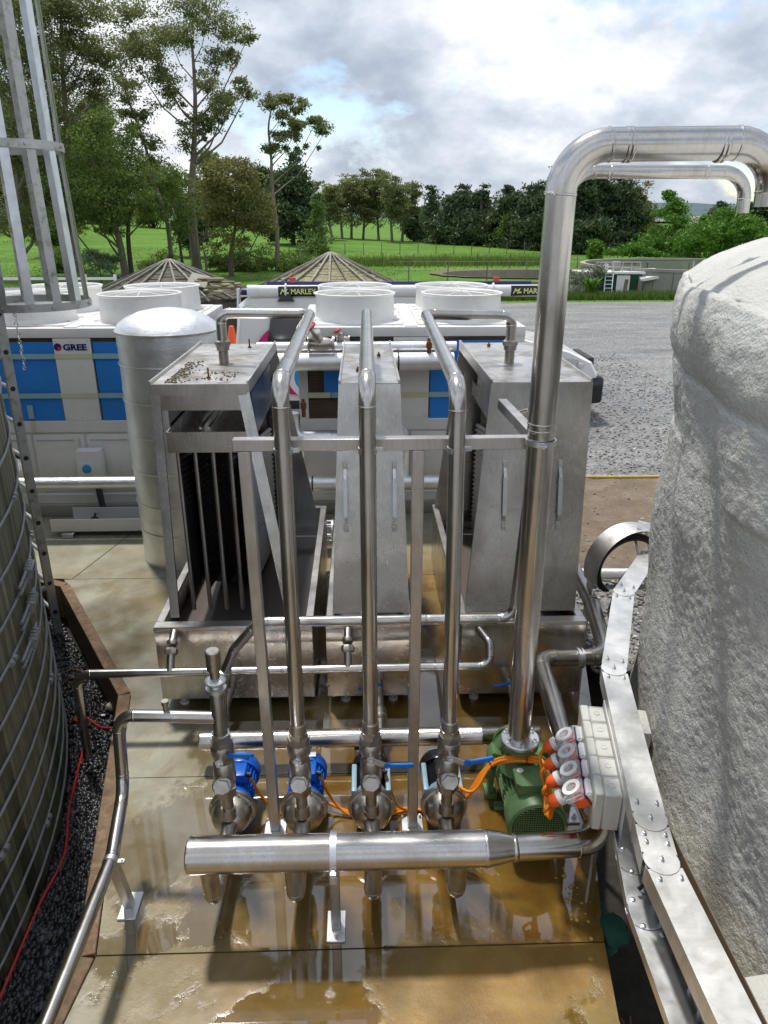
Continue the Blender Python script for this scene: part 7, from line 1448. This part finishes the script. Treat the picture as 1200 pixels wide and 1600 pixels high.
('shelter_tree','low shelter tree directly behind the tallest gum trunk','pine',66,[(-14.22, 0.2), (-13.83, 4.18), (-13.83, 4.18)],0.3,[(-13.55, 1.64, 0.74, 0.9), (-14.27, 4.21, 0.74, 0.9), (-13.79, 2.79, 0.74, 0.9), (-13.85, 3.74, 0.74, 0.9), (-13.66, 1.73, 0.74, 0.9), (-13.73, 3.33, 0.74, 0.9), (-13.06, 3.37, 0.74, 0.9), (-14.26, 2.73, 0.74, 0.9), (-14.96, 2.06, 0.74, 0.9), (-13.79, 4.65, 0.56, 0.63), (-14.06, 2.71, 0.74, 0.0), (-13.71, 2.71, 0.74, 0.0), (-14.66, 2.71, 0.74, 0.0), (-13.51, 2.71, 0.74, 0.0), (-12.86, 2.71, 0.74, 0.0), (-13.38, 2.71, 0.74, 0.0), (-14.69, 2.71, 0.74, 0.0), (-14.98, 2.71, 0.74, 0.0), (-14.04, 2.71, 0.74, 0.0), (-13.97, 2.71, 0.56, 0.0)],1.2),
('shrub','dark round shrub at the foot of the bushy gums','pine',38,[(-12.72, 0.71), (-12.65, 1.19)],0.08,[(-12.65, 1.19, 0.93, 0.43), (-12.94, 1.48, 0.5, 0.36), (-12.19, 1.42, 0.5, 0.32), (-12.68, 0.95, 1.0, 0.29)],1.6),
('shrub','low green shrub below the round olive tree','mid',50,[(-9.03, -0.17), (-8.99, 0.34)],0.06,[(-8.96, 0.77, 0.85, 0.75), (-9.4, 0.34, 0.85, 0.42), (-8.49, 0.46, 0.75, 0.47)],1.2),
('shrub','low shrub between olive tree and slender gum','mid',50,[(-7.39, -0.17), (-7.36, 0.34)],0.06,[(-7.33, 0.77, 0.85, 0.75), (-7.76, 0.34, 0.85, 0.42), (-6.86, 0.46, 0.75, 0.47)],1.2),
('shrub','low shrub beside the slender gum trunk','mid',50,[(-6.04, -0.17), (-6.0, 0.34)],0.06,[(-5.98, 0.77, 0.85, 0.75), (-6.42, 0.34, 0.85, 0.42), (-5.51, 0.45, 0.75, 0.47)],1.2),
('shrub','light shrub right of the slender gum','light',50,[(-3.89, -0.18), (-3.87, 0.33)],0.06,[(-3.85, 0.76, 0.85, 0.75), (-4.28, 0.33, 0.85, 0.42), (-3.38, 0.45, 0.75, 0.47)],1.2),
('shrub','low shrub left of tallest gum trunk','mid',50,[(-12.92, -0.16), (-12.86, 0.35)],0.06,[(-12.81, 0.78, 0.85, 0.75), (-13.27, 0.35, 0.85, 0.42), (-12.36, 0.46, 0.75, 0.47)],1.2),
('shrub','low shrub behind the ladder cage foot','mid',50,[(-19.01, -0.15), (-18.93, 0.36)],0.06,[(-18.86, 0.78, 0.85, 0.75), (-19.34, 0.36, 0.85, 0.42), (-18.43, 0.47, 0.75, 0.47)],1.2),
('shrub','reddish brown shrub in the grass strip by the ponds','brown',58,[(6.05, -0.37), (6.04, -0.01)],0.08,[(5.85, -0.05, 0.76, 0.33), (6.38, 0.04, 0.54, 0.27)],1.6),
('shrub','round olive white flowering shrub beside the cabin','pale',34.0,[(10.09, 0.22), (10.06, 0.55)],0.06,[(10.03, 0.82, 0.51, 0.42), (9.79, 0.61, 0.45, 0.35), (10.34, 0.93, 0.38, 0.29), (10.02, 0.41, 0.57, 0.26)],1.5),
('shrub','low pale flowering shrub left of the olive shrub','pale',33.4,[(9.32, 0.01), (9.3, 0.2)],0.05,[(9.25, 0.11, 0.31, 0.16), (9.44, 0.22, 0.25, 0.16)],1.4),
('shrub','bright young tree at left end of the concrete tank','bright',52,[(15.8, 0.64), (15.76, 0.96)],0.05,[(15.73, 1.64, 0.15, 0.1), (15.75, 1.5, 0.15, 0.1), (15.78, 1.37, 0.16, 0.1), (15.78, 1.23, 0.22, 0.1), (15.79, 1.1, 0.27, 0.1), (15.81, 0.96, 0.33, 0.1), (15.81, 0.82, 0.38, 0.1), (15.84, 0.69, 0.44, 0.1)],1.2),
('fern_tree','tree fern left of centre above the concrete tank','bright',54,[(18.91, 0.36), (18.8, 1.25)],0.08,[(18.8, 1.29, 0.81, 0.2), (18.4, 1.21, 0.41, 0.15), (19.21, 1.21, 0.41, 0.15)],1.2),
('fern_tree','tree fern in the middle above the concrete tank','bright',54,[(20.05, 0.36), (19.98, 0.91)],0.08,[(19.97, 0.96, 0.81, 0.2), (19.57, 0.87, 0.41, 0.15), (20.39, 0.87, 0.41, 0.15)],1.2),
('fern_tree','small tree fern left above the concrete tank','bright',54,[(18.01, 0.36), (17.93, 1.0)],0.08,[(17.93, 1.04, 0.81, 0.2), (17.53, 0.96, 0.41, 0.15), (18.34, 0.96, 0.41, 0.15)],1.2),
('fern_tree','tree fern right above the concrete tank','bright',54,[(23.01, 0.36), (22.98, 0.57)],0.08,[(22.97, 0.61, 0.81, 0.2), (22.57, 0.53, 0.41, 0.15), (23.39, 0.53, 0.41, 0.15)],1.2),
]

KIND = {'euc': ('leaf_euc', 'bark_euc', .42), 'mid': ('leaf_mid', 'bark', .6), 'olive': ('leaf_olive', 'bark', .62), 'pine': ('leaf_pine', 'bark', .55),
        'light': ('leaf_light', 'bark', .75), 'bright': ('leaf_bright', 'bark', .7), 'brown': ('leaf_brown', 'bark', .7), 'pale': ('leaf_pale', 'bark', .8), 'bare': ('leaf_euc', 'bark_euc', 1)}
def leafmesh(name, C, S, per, size, mat, parent, droop=0.0):
    n = len(C) * per; c = np.repeat(C, per, 0); s = np.repeat(S, per, 0)
    p = c + np.clip(rng.normal(0, .56, (n, 3)), -1.5, 1.5) * s
    u = rng.normal(0, 1, (n, 3)); u[:, 2] = u[:, 2] * (1 - droop) - droop * 1.5; u /= np.linalg.norm(u, axis=1)[:, None]
    w = np.cross(u, rng.normal(0, 1, (n, 3))); w /= np.linalg.norm(w, axis=1)[:, None]
    sz = size * rng.uniform(.55, 1.35, n)[:, None]; a = u * sz; b = w * sz * .42
    V = np.stack([p - a, p - b * .9, p + a, p + b], 1).reshape(-1, 3) - np.array(wloc(parent))
    me = bpy.data.meshes.new(name); me.vertices.add(n * 4); me.vertices.foreach_set('co', V.reshape(-1))
    me.loops.add(n * 4); me.loops.foreach_set('vertex_index', np.arange(n * 4, dtype=np.int32)); me.polygons.add(n)
    me.polygons.foreach_set('loop_start', np.arange(0, n * 4, 4, dtype=np.int32)); me.update(calc_edges=True)
    me.materials.append(M[mat]); o = bpy.data.objects.new(name, me); COL.objects.link(o); o.parent = parent; return o
TOTAL = 0
def grow_tree(rec):
    global TOTAL
    name, label, kind, Y_, tr, rad, lobes, dens = rec
    mat, bark, flat = KIND[kind]; x0, z0 = tr[0]; gz = hgt(x0, Y_); z0 = min(z0, gz); 
    t = thing(name, (x0, Y_, gz), label, 'shrub' if name == 'shrub' else 'tree')
    P = [Vector((tr[0][0], Y_, min(tr[0][1], gz) - .2))] + [Vector((a, Y_ + random.uniform(-.2, .2), b)) for a, b in tr[1:]]
    # smooth trunk
    path = []
    for i in range(len(P) - 1):
        p0, p1, p2, p3 = P[max(i - 1, 0)], P[i], P[i + 1], P[min(i + 2, len(P) - 1)]
        for q in range(4):
            u = q / 4; path.append(.5 * ((2 * p1) + (-p0 + p2) * u + (2 * p0 - 5 * p1 + 4 * p2 - p3) * u * u + (-p0 + 3 * p1 - 3 * p2 + p3) * u ** 3))
    path.append(P[-1]); n = len(path); rad0 = rad
    rad *= .8; mb = MB(); mb.tube(path, [max(.02, rad * (1 - .8 * i / (n - 1)) * (1.25 if i == 0 else 1)) for i in range(n)], 8)
    C = []; S = []
    far = Y_ > 75
    for (lx, lz, rx, rz) in lobes:
        ry = rx * random.uniform(.8, 1.2); c = Vector((lx, Y_ + random.uniform(-1, 1) * min(rx * 1.6, 2.5), lz))
        # limb from trunk below the lobe
        k = min(range(n), key=lambda i: abs(path[i].z - (c.z - abs(c.x - path[i].x) * 1.1 - rz * .8)) + (0 if path[i].z < c.z else 3)); s = path[k]
        if not (kind == 'pine' and far):
            mid = s.lerp(c, .5) + Vector((random.uniform(-.1, .1) * rx, 0, -.12 * (c - s).length)); r0 = max(.025, rad * (1 - .8 * k / (n - 1)) * .45)
            mb.tube([s, s.lerp(mid, .5) + Vector((0, 0, .02)), mid, mid.lerp(c, .55), c], [r0, r0 * .8, r0 * .6, r0 * .42, r0 * .25], 6)
        nc = max(5, int((13 if not far else 9) * dens * min(1.8, max(.5, rx * rz / 1.0))))
        for j in range(nc):
            d = Vector((random.gauss(0, 1), random.gauss(0, 1), random.gauss(0, 1))).normalized() * random.random() ** .4
            q = c + Vector((d.x * rx, d.y * ry, d.z * rz * .95)); C.append(q[:])
            cr = max(.2, min(rx, rz) * random.uniform(.42, .8)); S.append((cr * 1.35, cr * 1.35, cr * max(flat, .6)))
            if not far and j % 2 == 0 and kind != 'pine': mb.tube([c, c.lerp(q, .5) + Vector((0, 0, -.05)), q], [r0 * .25, r0 * .18, .008], 4)
        if kind == 'euc' and not far:
            for j in range(2):
                q = c.lerp(s, random.uniform(.1, .4)) + Vector((random.gauss(0, .25), random.gauss(0, .3), random.gauss(0, .2))); C.append(q[:]); cr = random.uniform(.22, .4) * min(rx, 1.3); S.append((cr, cr, cr * .8))
    if kind == 'bare':
        for q in range(14):
            k = random.randint(n // 2, n - 1); a = path[k]; e = a + Vector((random.uniform(-1, 1), random.uniform(-.4, .4), random.uniform(.1, 1.0)))
            mb.tube([a, a.lerp(e, .5) + Vector((0, 0, -.1)), e], [.04, .025, .008], 5)
    part('trunk', mb, bark, t)
    if C:
        size = {'euc': .092, 'pine': .13, 'mid': .1}.get(kind, .105) * (Y_ / 50) ** .85
        if name == 'shrub' and Y_ < 40: size = .05
        per = int({'euc': 95, 'pine': 90, 'mid': 85}.get(kind, 85) * dens * (1 if not far else .8))
        TOTAL += len(C) * per * 2
        leafmesh('crown', np.array(C), np.array(S), per, size, mat, t, .35 if kind in ('euc', 'mid') else 0.0)
random.seed(21)
for rec in TREES: grow_tree(rec)
print('leaf tris', TOTAL)
# flax clumps and rough grass
def flax(x, y, h, n, label):
    m = MB()
    for i in range(n):
        a = random.uniform(0, 6.28); l = h * random.uniform(.6, 1.1); o_ = random.uniform(.15, .6) * h; d = Vector((math.cos(a), math.sin(a), 0)); s = Vector((-d.y, d.x, 0)) * .035
        b = Vector((x, y, 0)) + d * random.uniform(0, .12); mi = b + d * o_ * .4 + Vector((0, 0, l * .7)); e = b + d * o_ + Vector((0, 0, l * random.uniform(.75, 1)))
        k = len(m.v); m.add([b - s, b + s, mi + s, mi - s, e], [(0, 1, 2, 3), (3, 2, 4)])
    tag(part('flax_plant', m, 'leaf_bright', smooth=False), label, 'plant', 'flax plants along the yard edge')
flax(9.75, 32.2, .95, 150, 'spiky green flax plant at the yard edge, right of the thick riser'); flax(8.15, 33.0, .7, 110, 'spiky flax plant left of the thick riser'); flax(6.9, 32.6, .65, 110, 'leftmost spiky flax plant by the yard edge')
def gspot():
    while True:
        x, y = random.uniform(-30, 26), random.uniform(31, 75)
        if ((x - 11.6) / 9.4) ** 2 + ((y - 46) / 5.4) ** 2 > 1 and ((x - 4.2) / 8.2) ** 2 + ((y - 38.6) / 3) ** 2 > 1: return x, y
def tufts(name, label, n, fx, h, mat):
    V = np.zeros((n * 3, 3)); 
    for i in range(n):
        x, y = fx(); z = hgt(x, y) - .02; a = random.uniform(0, 6.28); w = .03; hh = h * random.uniform(.4, 1.2)
        V[3 * i] = (x - w * math.cos(a), y - w * math.sin(a), z); V[3 * i + 1] = (x + w * math.cos(a), y + w * math.sin(a), z); V[3 * i + 2] = (x + random.uniform(-.4, .4) * hh, y + random.uniform(-.3, .3) * hh, z + hh)
    me = bpy.data.meshes.new(name); me.from_pydata(V.tolist(), [], [(3 * i, 3 * i + 1, 3 * i + 2) for i in range(n)]); me.materials.append(M[mat])
    o = bpy.data.objects.new(name, me); COL.objects.link(o); o['kind'] = 'stuff'; o['label'] = label; o['category'] = 'grass'
tufts('rough_grass_strip', 'rough long grass along the far edge of the gravel yard', 14000, lambda: (random.uniform(4, 15), 31.4 + abs(random.gauss(0, .8))), .3, 'leaf_light')
tufts('reed_bed', 'grey green reeds in the strip beyond the ponds', 9000, lambda: (random.uniform(-3, 14), 57 + random.gauss(0, 1.3)), .6, 'leaf_mid')
tufts('paddock_grass', 'blades of grass over the near paddock', 26000, lambda: gspot(), .1, 'leaf_light')
